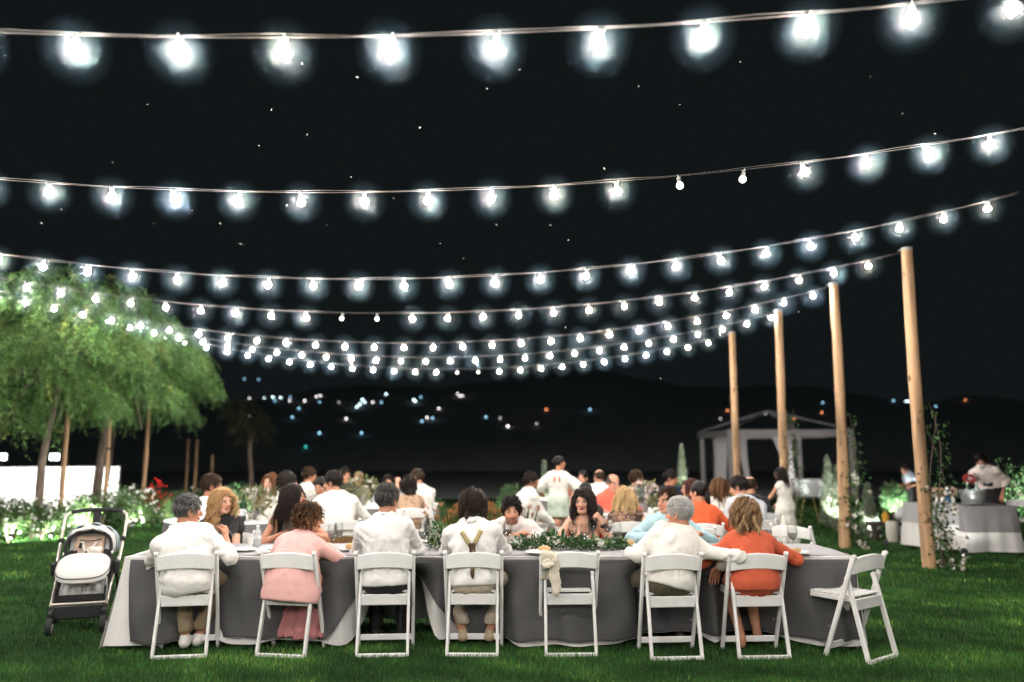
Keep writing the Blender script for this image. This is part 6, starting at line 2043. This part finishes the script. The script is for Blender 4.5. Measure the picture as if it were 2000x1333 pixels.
RT = [round_table(470, 1010, 9.6, .85, 'round guest table on the left, behind the curly blonde woman', 1),
      round_table(735, 985, 12.2, .95, 'round guest table behind the man with dark trousers', 2),
      round_table(1275, 985, 10.6, .9, 'round guest table with white flowers, behind the man in light blue', 3),
      round_table(1150, 985, 13.6, .9, 'round guest table far behind the dark-haired woman', 4)]
def centre(T, label, seed, h, w, nb, ng, fc=(.80, .77, .73)):
    r = np.random.default_rng(seed)
    t = empty('centrepiece', T + Vector((0, 0, .006)), 0, label, 'flowers', 'flower centrepieces')
    m = MB(); m.lathe([(0, 0), (.05, 0), (.055, .08), (.04, .12), (.034, .12), (.05, .08), (0, .01)], 14); m.build('vase', pm('stoneware', (.30, .29, .27), .6), t)
    n = ng; u = unit(r.normal(size=(n, 3)) + np.array([0, 0, .35])); P = np.array([[0, 0, h * .55]]) + u * np.array([[w, w * .7, h * .5]]) * (r.random((n, 1)) ** .4)
    gn = link('greenery', leaves_mesh('greenery', P, unit(u + r.normal(size=(n, 3)) * .4), r.uniform(.05, .11, n), r.uniform(.015, .03, n), greens(n, (.13, .16, .07), .4, r, .2), .1, seed), LEAFM, t); gn['kind'] = 'stuff'
    u = unit(r.normal(size=(nb, 3)) + np.array([0, -.4, .3])); c = np.array([[0, 0, h * .55]]) + u * np.array([[w * .85, w * .6, h * .42]])
    pp = np.repeat(c, 9, axis=0); dd = unit(np.repeat(u, 9, axis=0) + r.normal(size=(9 * nb, 3)) * .9)
    link('blossoms', leaves_mesh('blossoms', pp, dd, .05, .042, np.tile(np.array([fc]), (len(pp), 1)) * r.uniform(.85, 1.05, (len(pp), 1)), .12, seed), PETAL, t)
centre(Vector((at(505, 985, 9.5).x, 9.5, RT[0].z)), 'loose white and green centrepiece in front of the woman with a fringe', 1, .36, .30, 18, 260)
centre(Vector((at(707, 975, 12.0).x, 12.0, RT[1].z)), 'feathery green centrepiece in front of the fair-haired woman', 2, .40, .28, 8, 300)
centre(Vector((at(1258, 985, 10.6).x, 10.6, RT[2].z)), 'centrepiece of large white flowers behind the blonde long hair', 3, .40, .24, 26, 90, (.78, .68, .64))
centre(Vector((at(1300, 985, 10.3).x, 10.3, RT[2].z)), 'low green leafy centrepiece beside the white flowers', 4, .22, .22, 6, 260)
def far_glass(px, T, Y, label):
    p = at(px, 980, Y); wine_glass(Vector((p.x, Y, T.z + .006)), label)
far_glass(463, RT[0], 9.3, 'tall wine glass on the left round table, right of the curly blonde hair')
far_glass(487, RT[0], 9.2, 'wine glass on the left round table near its centrepiece')
far_glass(505, RT[0], 9.1, 'wine glass by the leaning white sleeve on the left round table')
far_glass(1240, RT[2], 10.1, 'wine glass beside the blonde long hair on the round table')
far_glass(1318, RT[2], 10.0, 'wine glass on the round table behind the man in light blue')
# dark green wine bottle on the left round table
p = at(478, 985, 9.3); t = empty('wine_bottle', (p.x, 9.25, RT[0].z + .006), 0, 'dark green wine bottle on the left round table', 'bottle')
m = MB(); m.lathe([(0, 0), (.038, 0), (.04, .19), (.016, .25), (.014, .31), (0, .31)], 14); m.build('glass', pm('dark_green_glass', (.01, .05, .02), .12), t)
m = MB(); m.lathe([(.0402, .06), (.0408, .06), (.0408, .14), (.0402, .14)], 14); m.build('label', pm('paper_label', (.7, .7, .7), .6), t)
# ------------------------------------------------------------------ the guests
WHITE = (.80, .775, .75); CREAMW = (.76, .73, .68); BLK = (.02, .02, .022)
SK_A, SK_B, SK_C, SK_D = (.60, .305, .195), (.54, .25, .15), (.64, .36, .25), (.46, .21, .13)
BROWN = ((.035, .02, .012), (.09, .05, .03)); DARK = ((.012, .009, .008), (.035, .025, .02)); GREY = ((.045, .042, .04), (.30, .29, .28)); SILV = ((.42, .41, .40), (.70, .68, .66))
BLOND = ((.40, .23, .095), (.74, .51, .27)); BLOND2 = ((.45, .28, .12), (.75, .55, .30))
def H2(px, py, Y): return at(px, py, Y)
def seatpos(k, fwd=.195, side=0.0):
    x, y, rz = CHP[k]
    return (x - math.sin(rz) * fwd + math.cos(rz) * side, y + math.cos(rz) * fwd + math.sin(rz) * side)

# ---- seven places nearest the camera
P1 = person('grey-haired man in white at the left table end, back turned, one hand raised', seatpos(0), CHP[0][2], at(367, 998, 6.33), R(-48), -.05, sex='m', skin=SK_B,
            hair=('short', *GREY), top=dict(col=WHITE, sleeve='rolled', hem=-.13, loose=.020, flare=.02), bottom=dict(type='trousers', col=(.25, .19, .12), cuff=.06), shoes=(.75, .73, .70), near=True, seed=1,
            arms=[(at(441, 1050, 6.54), (.9, -.25, -1)), ((.14, .26, .755), (1.2, -.5, -.6))], legs=[((.24, .33, .53), (.06, .14, .10)), ((.13, .33, .50), (.02, .05, .11))],
            hands=[dict(curl=.55, palm=(-.6, .3, 0), thumb=.8, bend=(.1, .3, .4)), None])
P2 = person('woman in a pink blazer with short curly brown hair, looking right', seatpos(1), CHP[1][2], at(603, 1012, 6.36), R(-70), -.08, sex='f', skin=SK_B,
            hair=('curly_short', (.022, .012, .008), (.40, .21, .09)), top=dict(type='blazer', col=(.80, .45, .42), hem=-.19, loose=.022, tail=1, wrinkle=.005), bottom=dict(type='skirt', col=(.42, .17, .17), hemz=.09, flare=.22), near=True, seed=2, S=1.0, legs=[((.13, .30, .50), (.12, .22, .085)), ((.11, .30, .50), (.08, .20, .085))],
            arms=[((.14, .32, .76), (1.1, -.25, -.7)), ((.10, .30, .76), (1.0, -.4, -.6))])
P3 = person('man in a white shirt and black trousers with greying cropped hair, seen from behind', seatpos(2), CHP[2][2], at(757, 977, 6.34), R(-22), -.12, sex='m', skin=SK_B,
            hair=('short', (.03, .026, .024), (.17, .16, .15)), top=dict(col=(.78, .76, .75), loose=.017, hem=-.05), bottom=dict(type='trousers', col=BLK), near=True, seed=3,
            arms=[((.06, .34, .76), (1.3, -.2, -.8)), ((.06, .34, .76), (1.3, -.2, -.8))])
P4 = person('person with a dark bob and olive braces on a white shirt, head bowed', seatpos(3), CHP[3][2], at(924, 990, 6.40), R(-2), -.42, sex='m', skin=SK_B,
            hair=('bob', (.014, .010, .008), (.05, .03, .02)), hairlen=.125, hairvol=1.18, top=dict(col=(.78, .76, .745), loose=.017, hem=-.05), bottom=dict(type='trousers', col=(.52, .44, .35), cuff=.07), shoes=(.42, .33, .22), near=True, seed=4,
            arms=[((.04, .36, .77), (1.3, -.2, -.8)), ((.04, .36, .77), (1.3, -.2, -.8))], legs=[((.28, .28, .52), (.12, .15, .12)), ((.28, .28, .52), (.10, .15, .12))])
P6 = person('white-haired man in a cream shirt with his arm along the next chair, seen from behind', seatpos(5), CHP[5][2], at(1326, 1003, 6.30), R(52), -.05, sex='m', skin=SK_B,
            hair=('short', *SILV), top=dict(col=CREAMW, loose=.022, hem=-.06, flare=.012), bottom=dict(type='trousers', col=(.09, .075, .05)), shoes=(.05, .04, .03), near=True, seed=6,
            arms=[(at(1408, 1106, 6.32), (1.0, -.6, -.1)), (at(1230, 1080, 6.44), (.8, -.5, -.7))], legs=[((.20, .42, .50), (.20, .44, .085)), ((.24, .40, .51), (.28, .40, .085))],
            hands=[dict(curl=.3, palm=(-.3, .2, -1), bend=(-.2, .1, -.9)), dict(curl=.35, palm=(0, .2, -1), bend=(-.2, .2, 0))], brow=(.3, .3, .3))
P7 = person('woman in a rust red suit with a wavy blonde bob, back turned', seatpos(6), CHP[6][2], at(1456, 1004, 6.34), R(2), -.08, sex='f', skin=SK_B,
            hair=('wavy_bob', (.12, .06, .028), (.80, .55, .30)), hairlen=.19, top=dict(type='blazer', col=(.60, .115, .055), hem=-.09, loose=.018, wrinkle=.005, collar=False), bottom=dict(type='skirt', col=(.58, .11, .05), hemz=.42), shoes=None, near=True, seed=7,
            arms=[((.24, .26, .755), (1.1, -.3, -.6)), ((.20, .26, .755), (1.0, -.4, -.6))], legs=[((.10, .40, .50), (.10, .22, .085)), ((.10, .40, .50), (.07, .10, .085))])

# braces laid over the back of the shirt
from mathutils.bvhtree import BVHTree
def braces(J):
    bv = BVHTree.FromPolygons([Vector(p) for p in J['garv']], [tuple(int(i) for i in q) for q in J['garq']])
    back = -nrm(np.cross(V3(0, 0, 1), J['rs'])) * -1
    bk = Vector(-J['f'])
    def on(p, lift=.004):
        h = bv.ray_cast(Vector(p) + bk * .35, -bk)
        if h[0] is None: h = bv.find_nearest(Vector(p))
        return h[0] + bk * lift, h[1]
    def strap(name, pts, w, mat, lift=.005):
        m = MB(); v, f = [], []
        n = len(pts)
        P = [Vector(p) for p in pts]
        for i, p in enumerate(P):
            tg = (P[min(i + 1, n - 1)] - P[max(i - 1, 0)]).normalized(); sd = tg.cross(bk).normalized()
            for s in (-1, 1): v.append(on(p + sd * s * w / 2, lift)[0])
        for i in range(n - 1): f.append((2 * i, 2 * i + 1, 2 * i + 3, 2 * i + 2))
        m.add(v, f); o = m.build(name, mat, J['t'], 'all'); md = o.modifiers.new('thick', 'SOLIDIFY'); md.thickness = .003; md.offset = 1
        return o
    lerp = lambda a, b, n: [a + (b - a) * i / n for i in range(n + 1)]
    c = J['chest'] * .72 + J['waist'] * .28
    BR = pm('olive_elastic', (.36, .29, .12), .8, bump=.2, bscale=300); LE = pm('brown_leather', (.07, .03, .02), .5)
    for s in (1, -1):
        a = J['nb'] + J['rs'] * s * .078 - J['sd'] * .02
        strap('brace_strap', lerp(a, c, 14), .034, BR)
    low = J['pel'] + J['sd'] * .055
    strap('brace_strap', lerp(c, low, 12), .034, BR)
    strap('leather_patch', lerp(c + J['sd'] * .045, c - J['sd'] * .035, 6), .048, LE, .009)
    strap('leather_tab', lerp(low + J['sd'] * .03, low - J['sd'] * .03, 4), .026, LE, .009)
    p, _ = on(low - J['sd'] * .035, .012); m = MB(); m.ball(p, .009, 8, 6); m.build('clip', BLACKM, J['t'])
    v = Vol(); q = J['nb'] + V3(0, 0, .055) - J['f'] * .085
    for k in range(5): v.ell(q + J['rs'] * (.014 * (k - 2)) + V3(0, 0, .010 * math.sin(k * 2.1)), (.014, .012, .018), None, .006)
    a, qq = v.mesh(.005); to_obj('hair_ribbon', a, qq, np.array((.78, .76, .74)), CLOTH, J['t'])
braces(P4)

def chair_for(pos, yaw, label):
    chair(pos[0] + math.sin(yaw) * .235, pos[1] - math.cos(yaw) * .235, yaw, label)
def guest(label, hx, hy, Y, yaw, look, chairlab=None, back=.10, **kw):
    """a seated guest whose head centre is seen at (hx, hy)"""
    h = at(hx, hy, Y)
    f = (-math.sin(R(yaw)), math.cos(R(yaw)))
    pos = (h.x - f[0] * back, h.y - f[1] * back)
    if chairlab: chair_for(pos, R(yaw), chairlab)
    return person(label, pos, R(yaw), h, R(look), **kw)

# ---- across the table, facing the camera
g1 = guest('woman with long curly blonde hair and black sleeveless top, looking right across the table', 434, 980, 7.42, 180, -128, 'white folding chair under the curly blonde woman', .12, sex='f', skin=SK_C, near=True, seed=11,
      hair=('wavy_long', *BLOND), hairlen=.34, top=dict(type='top', col=BLK, sleeve='short', slen=.22, sfull=.02, hem=-.06), bottom=dict(type='trousers', col=BLK), lips=(.5, .14, .13), pitch=.0,
      arms=[((.02, .34, .765), (1, -.1, -.8)), ((-.02, .30, .765), (1, -.1, -.8))])
g2 = guest('woman with long black hair and bare shoulders, half hidden behind the pink blazer', 573, 972, 7.6, 180, -82, 'white folding chair under the black-haired woman behind the pink blazer', .10, sex='f', skin=SK_B, near=True, seed=12,
      hair=('long', *DARK), hairlen=.36, top=dict(type='top', col=(.30, .16, .09), sleeve='none', hem=-.06), bottom=dict(type='trousers', col=BLK), arms=[((.05, .36, .77), (1, -.1, -.8)), ((.20, .30, .77), (1, -.1, -.8))])
g3 = guest('bearded young man in a white shirt looking at the camera, left of the garland', 999, 999, 7.42, 180, 182, 'white folding chair under the bearded man', .16, sex='m', skin=SK_A, near=True, seed=13,
      hair=('short', *DARK), hairlen=.042, top=dict(col=(.76, .70, .68), vneck=.02, neck=.01), bottom=dict(type='trousers', col=BLK), beard=(.02, .013, .01, .95), pitch=-.06, hunch=.05, S=1.06,
      arms=[((.14, .34, .765), (1.2, -.1, -.8)), ((.20, .32, .765), (1.2, -.1, -.8))])
g4 = guest('dark-haired woman with bare shoulders, resting her chin near her fist above the garland', 1140, 980, 7.46, 180, 158, 'white folding chair under the dark-haired woman with a watch', .10, sex='f', skin=SK_C, near=True, seed=14,
      hair=('wavy_long', (.014, .009, .008), (.05, .03, .025)), hairlen=.33, top=dict(type='top', col=(.45, .06, .04), sleeve='strapless', hem=-.06), bottom=dict(type='trousers', col=BLK), lips=(.42, .07, .06), roll=.06,
      arms=[((.12, .32, .765), (1, -.1, -.8)), (at(1176, 1022, 7.28), (.5, .3, -1))], hands=[None, dict(curl=1.15, palm=(-.7, -.4, 0), thumb=.9, bend=(-.35, 0, .5))])
g5 = guest('dark-haired man in a light blue shirt looking left, behind the white-haired man', 1303, 980, 7.6, 180, 128, 'white folding chair under the man in light blue', .12, sex='m', skin=SK_A, near=True, seed=15,
      hair=('receding', *BROWN), hairlen=.05, top=dict(col=(.42, .62, .68), loose=.024), bottom=dict(type='trousers', col=(.05, .05, .07)), arms=[((.20, .32, .765), (1.2, -.1, -.8)), ((.28, .30, .765), (1.2, -.1, -.8))])
def watch(J, sgn, col, label_mat):
    w, e = J['wr'][sgn], J['el'][sgn]; d = nrm(w - e); c = w - d * .025
    u = nrm(np.cross(d, V3(0, 0, 1) if abs(d[2]) < .9 else V3(0, 1, 0))); q = np.cross(d, u)
    m = MB(); m.tube([tuple(c - d * .009), tuple(c + d * .009)], .031, 12); m.build('watch_strap', label_mat, J['t'])
    m = MB(); n = -nrm(V3(0, 1, 0) - d * d[1]); x = np.cross(d, n)
    M = Matrix((Vector(x), Vector(d), Vector(n))).transposed(); m.box(c + n * .030, (.034, .038, .010), M, bev=.004); m.build('watch_face', BLACKM, J['t'])
watch(g4, -1, None, BLACKM); watch(g1, -1, None, pm('gold', (.6, .42, .2), .3, metal=.8))

# ---- guests at the tables behind, left
far = dict(near=False)
CHW = 'white folding chair under the '
guest('dark-haired man in a white shirt right behind the curly blonde woman', 414, 950, 8.5, -20, -65, CHW + 'man behind the curly blonde', .14, sex='m', skin=SK_B, hair=('short', *BROWN), top=dict(col=WHITE), bottom=dict(type='trousers', col=BLK), seed=21)
guest('woman with long hair, a brown fringe and an olive top, facing the camera', 527, 943, 10.5, 178, 172, CHW + 'woman with a fringe', .06, sex='f', skin=SK_C, hair=('long', (.07, .03, .015), (.25, .11, .05)), top=dict(type='top', col=(.20, .17, .09), sleeve='long'), bottom=dict(type='trousers', col=BLK), seed=22)
guest('black-haired guest in a white shirt leaning an elbow on the left round table', 562, 942, 9.7, 70, -60, CHW + 'guest leaning on the left round table', .18, sex='m', skin=SK_C, hair=('bob', *DARK), hairlen=.14, top=dict(col=(.77, .74, .68), loose=.03), bottom=dict(type='trousers', col=(.2, .15, .1)), seed=23,
      arms=[((.22, .42, .76), (.6, .2, -1)), ((.20, .48, .76), (.8, .3, -1))])
guest('man with tousled dark hair in a white shirt, farther back, turned to the right', 604, 929, 13.0, -40, -62, CHW + 'man with tousled hair', .10, sex='m', skin=SK_B, hair=('short', *BROWN), hairlen=.05, top=dict(col=(.74, .73, .69)), bottom=dict(type='trousers', col=BLK), seed=24)
guest('dark-haired woman looking down, beside the man with cropped hair', 625, 950, 11.3, 150, 175, CHW + 'woman looking down', .10, sex='f', skin=SK_A, hair=('bun', *DARK), top=dict(type='top', col=(.45, .40, .36), sleeve='none'), bottom=dict(type='trousers', col=BLK), pitch=-.4, seed=25)
guest('man with cropped dark hair in a loose white shirt and brown trousers, leaning left', 650, 943, 9.4, 28, 75, CHW + 'man with brown trousers', .22, sex='m', skin=SK_A, hair=('short', *DARK), top=dict(col=(.76, .73, .68), loose=.034), bottom=dict(type='trousers', col=(.22, .12, .05)), pitch=-.15, seed=26, S=1.06,
      arms=[((.2, .38, .76), (1, 0, -.8)), ((.16, .42, .82), (1.2, 0, -.8))])
guest('guest in dark clothes whose face shows behind the man with cropped hair', 674, 930, 12.8, 140, -140, CHW + 'guest in dark clothes', .08, sex='m', skin=SK_B, hair=('short', *DARK), top=dict(col=(.03, .03, .03)), bottom=dict(type='trousers', col=BLK), seed=27)
guest('fair-haired woman facing the camera behind the feathery centrepiece', 700, 936, 13.2, 180, 178, CHW + 'fair-haired woman', .06, sex='f', skin=SK_C, hair=('tied', (.25, .17, .09), (.50, .36, .2)), top=dict(type='top', col=(.20, .19, .13), sleeve='long'), bottom=dict(type='trousers', col=BLK), seed=28)
guest('dark-haired guest whose forehead shows above the man with black trousers', 758, 944, 12.8, 180, 190, CHW + 'guest with only a forehead showing', .06, sex='m', skin=SK_A, hair=('short', *DARK), top=dict(col=(.45, .47, .5)), bottom=dict(type='trousers', col=BLK), seed=29)
guest('woman with a dark bob and beige patterned dress, back turned, waving a hand', 799, 947, 11.2, 10, 22, CHW + 'woman in the beige patterned dress', .10, sex='f', skin=SK_A, hair=('bob', *DARK), hairlen=.17, top=dict(type='dress', col=(.50, .33, .22), sleeve='none', pattern=(.30, .20, .14)), bottom=dict(type='trousers', col=(.4, .3, .2)), seed=30,
      arms=[((.1, .3, .76), (1, 0, -.8)), (at(776, 940, 11.6), (1, .2, -1))])
guest('man with receding hair in a white shirt, in profile right of the patterned dress', 814, 933, 11.9, 20, 72, CHW + 'man in profile', .14, sex='m', skin=SK_A, hair=('receding', *BROWN), top=dict(col=(.78, .77, .72), loose=.03), bottom=dict(type='trousers', col=(.03, .03, .04)), pitch=-.12, seed=31)

# ---- guests behind, right
guest('bearded man in white seated in profile left of the standing girl', 1037, 940, 11.3, -62, -82, CHW + 'bearded man in profile', .06, sex='m', skin=SK_B, hair=('short', *DARK), hairlen=.045, beard=(.02, .014, .012, .95), top=dict(col=(.78, .76, .72), loose=.03), bottom=dict(type='trousers', col=(.74, .72, .68)), seed=41)
guest('woman with tied dark hair and bare shoulders, beyond the standing girl', 1138, 934, 13.6, 178, 150, CHW + 'woman with tied hair', .06, sex='f', skin=SK_A, hair=('tied', *DARK), top=dict(type='top', col=(.45, .22, .16), sleeve='strapless'), bottom=dict(type='trousers', col=BLK), seed=42)
guest('small dark-haired child half hidden behind the standing girl', 1112, 957, 12.7, 150, 160, CHW + 'child behind the standing girl', .05, sex='f', skin=SK_B, hair=('bun', *DARK), top=dict(type='top', col=(.5, .3, .25), sleeve='short'), bottom=dict(type='trousers', col=BLK), S=.82, seed=43)
guest('guest whose dark hair shows just above the dark-haired woman', 1143, 962, 9.6, 0, 10, CHW + 'guest behind the dark-haired woman', .10, sex='f', skin=SK_B, hair=('bun', *DARK), top=dict(type='top', col=(.05, .04, .04), sleeve='none'), bottom=dict(type='trousers', col=BLK), seed=44)
guest('bald man in a white shirt with his back turned, far behind', 1170, 932, 13.2, -10, 25, CHW + 'bald man with his back turned', .12, sex='m', skin=SK_A, hair=('fringe_bald', *BROWN), top=dict(col=(.78, .77, .74), loose=.03), bottom=dict(type='trousers', col=BLK), seed=45)
guest('bald man in a coral shirt facing the camera', 1198, 944, 10.7, 175, 200, CHW + 'man in coral', .08, sex='m', skin=(.64, .31, .21), hair=('fringe_bald', *GREY), top=dict(col=(.72, .15, .10), loose=.03), bottom=dict(type='trousers', col=(.1, .1, .15)), pitch=-.15, seed=46,
      arms=[((.22, .30, .76), (1, 0, -.8)), ((.22, .32, .76), (1, 0, -.8))])
guest('woman with long straight blonde hair and a dark floral dress, back turned', 1222, 972, 9.1, 0, -18, CHW + 'long-haired blonde woman', .10, sex='f', skin=SK_A, hair=('long', *BLOND2), hairlen=.42, top=dict(type='dress', col=(.04, .028, .025), sleeve='none', pattern=(.34, .20, .14), pcut=.25), bottom=dict(type='trousers', col=BLK), seed=47,
      arms=[((.30, .10, .74), (1, -.3, -.6)), ((.1, .3, .76), (1, 0, -.8))])
guest('man in a dark grey suit with brown hair, turned right behind the white flowers', 1243, 935, 12.2, -40, -72, CHW + 'man in the grey suit', .12, sex='m', skin=SK_B, hair=('short', *BROWN), hairlen=.045, top=dict(type='blazer', col=(.09, .10, .10), collar_col=(.75, .74, .7)), bottom=dict(type='trousers', col=(.08, .09, .09)), seed=48)
guest('man in a navy jacket leaning forward in the dark, face turned right', 1310, 935, 12.4, 170, -110, CHW + 'man in navy', .14, sex='m', skin=SK_B, hair=('short', *DARK), top=dict(type='blazer', col=(.015, .025, .05)), bottom=dict(type='trousers', col=BLK), pitch=-.2, seed=49)
guest('dark-haired woman in a bright orange top, back turned, beside the blue shirt', 1364, 962, 8.9, -8, 40, CHW + 'woman in bright orange', .12, sex='f', skin=SK_A, hair=('tied', *DARK), hairlen=.14, top=dict(type='top', col=(.72, .12, .04), sleeve='long', loose=.03), bottom=dict(type='trousers', col=(.75, .1, .03)), seed=50,
      arms=[((.22, .28, .76), (1, 0, -.8)), ((.22, .28, .76), (1, 0, -.8))])
guest('woman with dark red-brown hair partly hidden by the woman in bright orange', 1347, 955, 10.6, 170, 100, CHW + 'woman with red-brown hair', .08, sex='f', skin=SK_A, hair=('bob', (.05, .015, .01), (.12, .04, .03)), top=dict(type='top', col=(.06, .03, .03), sleeve='long'), bottom=dict(type='trousers', col=BLK), seed=51)
guest('woman with a brown ponytail in white, back turned, left of the man in pale blue', 1405, 950, 11.0, -12, 15, CHW + 'woman with a ponytail', .08, sex='f', skin=SK_C, hair=('long', (.06, .03, .015), (.22, .11, .05)), top=dict(type='top', col=(.74, .70, .66), sleeve='none'), bottom=dict(type='trousers', col=(.7, .68, .65)), seed=52)
guest('man with cropped dark hair in a pale blue-grey shirt leaning left', 1443, 952, 9.4, 18, 55, CHW + 'man in pale blue-grey', .20, sex='m', skin=SK_A, hair=('short', *DARK), top=dict(col=(.60, .63, .68), loose=.03), bottom=dict(type='trousers', col=(.03, .03, .04)), pitch=-.25, seed=53, S=1.05)
guest('bald man whose head shows right of the man in pale blue-grey', 1466, 949, 10.4, 10, -20, CHW + 'bald man beside the pale blue-grey shirt', .16, sex='m', skin=SK_A, hair=('fringe_bald', *BROWN), top=dict(col=(.02, .02, .025)), bottom=dict(type='trousers', col=BLK), seed=54)

# two empty chairs seen between the guests
p = at(1352, 1035, 8.2); chair(p.x, 8.15, R(-10), 'white folding chair back seen right behind the light blue shirt')
p = at(1533, 1035, 8.4); chair(p.x, 8.3, R(-48), 'white folding chair turned aside behind the lone wine glass')
p = at(820, 1000, 10.6); chair(p.x, 10.7, R(24), 'white folding chair turned aside behind the man with black trousers')

# ---- standing figures
h = at(1093, 905, 12.0)
J = person('girl in a white short-sleeved top and mint shorts standing with her back turned', (h.x - .02, 12.0), R(-12), h, R(-62), sex='f', skin=SK_B, stand=True, S=.86, hair=('bun', *DARK), seed=60,
       top=dict(type='top', col=(.78, .77, .72), sleeve='short', slen=.85, sfull=.045, loose=.022, hem=.02), bottom=dict(type='flared', col=(.56, .66, .55), hemz=.56, flare=.215), shoes=(.6, .5, .4),
       arms=[((.30, .22, .92), (.6, -.4, -.4)), ((.30, .20, .90), (.6, -.4, -.4))])
bkn = -J['f']
for s in (-1, 1):
    m = MB(); c = J['chest'] + J['rs'] * s * .038 + J['sd'] * .035 + bkn * .118
    m.ball(tuple(c), (.018, .012, .05), 10, 8, M=None); m.build('back_opening', pm('skin_opening', SK_B, .5), J['t'])
h = at(1524, 925, 12.0)
person('dark-haired child in a white dress standing behind the rust red suit, face turned left', (h.x + .04, 12.0), R(30), h, R(60), sex='f', skin=SK_A, stand=True, S=.76, hair=('long', *DARK), hairlen=.30, seed=61,
       top=dict(type='top', col=(.78, .76, .70), sleeve='none', hem=.0), bottom=dict(type='flared', col=(.78, .76, .70), hemz=.18, flare=.30), shoes=(.7, .7, .7), arms=[((.12, .24, .74), (.6, -.4, -.4)), ((.16, .25, .74), (.8, -.5, -.4))])
h = at(1916, 901, 12.95)
J = person('waiter with a white face mask and black apron bending over the ice bucket', (h.x + .20, 13.1), R(148), h, R(140), -.45, sex='m', skin=SK_D, stand=True, S=.98, hair=('short', *DARK), seed=62, group='waiters',
       top=dict(col=(.77, .68, .64), loose=.03, hem=.03), bottom=dict(type='trousers', col=BLK), arms=[(at(1900, 938, 12.7), (.25, -.3, -1)), (at(1958, 964, 12.95), (.35, -.5, -.6))])
Hh, hc = J['H'], J['hc']
v = Vol(); v.ell(hc + Hh[1] * .060 - Hh[2] * .055, (.056, .052, .052), Hh, .01); a, q = v.mesh(.008); to_obj('face_mask', a, q, np.array((.75, .76, .77)), CLOTH, J['t'])
v = Vol(); L_ = J['L']; v.cone(J['pel'] + V3(0, 0, .06), V3(0, 0, .45), .165, .19, .03, J['rt'], 1.0, .8); a, q = v.mesh(.02); to_obj('apron', a, q, np.array(BLK), CLOTH, J['t'])
# red blossoms he holds
p = at(1893, 935, 12.5)
t = empty('red_flowers', p, 0, 'small bunch of red flowers held out over the ice bucket', 'flowers')
r = np.random.default_rng(9); n = 160; u = unit(r.normal(size=(n, 3))); link('petals', leaves_mesh('petals', u * np.array([[.06, .05, .045]]), u, .04, .03, np.tile(np.array([[.65, .09, .10]]), (n, 1)) * r.uniform(.6, 1.1, (n, 1)), .1, 3), PETAL, t)
m = MB(); m.tube([(0, 0, 0), (.07, .03, -.05), (.09, .05, -.12)], .006, 5); m.build('stems', LG[0], t)
h = at(1768, 918, 17.6)
person('distant waiter in a blue-grey shirt standing in the dark beyond the poles', (h.x + .08, 17.6), R(90), h, R(95), -.3, sex='m', skin=SK_D, stand=True, S=.92, hair=('short', *DARK), seed=63, group='waiters',
       top=dict(col=(.34, .38, .46), loose=.03, hem=.02), bottom=dict(type='trousers', col=BLK))
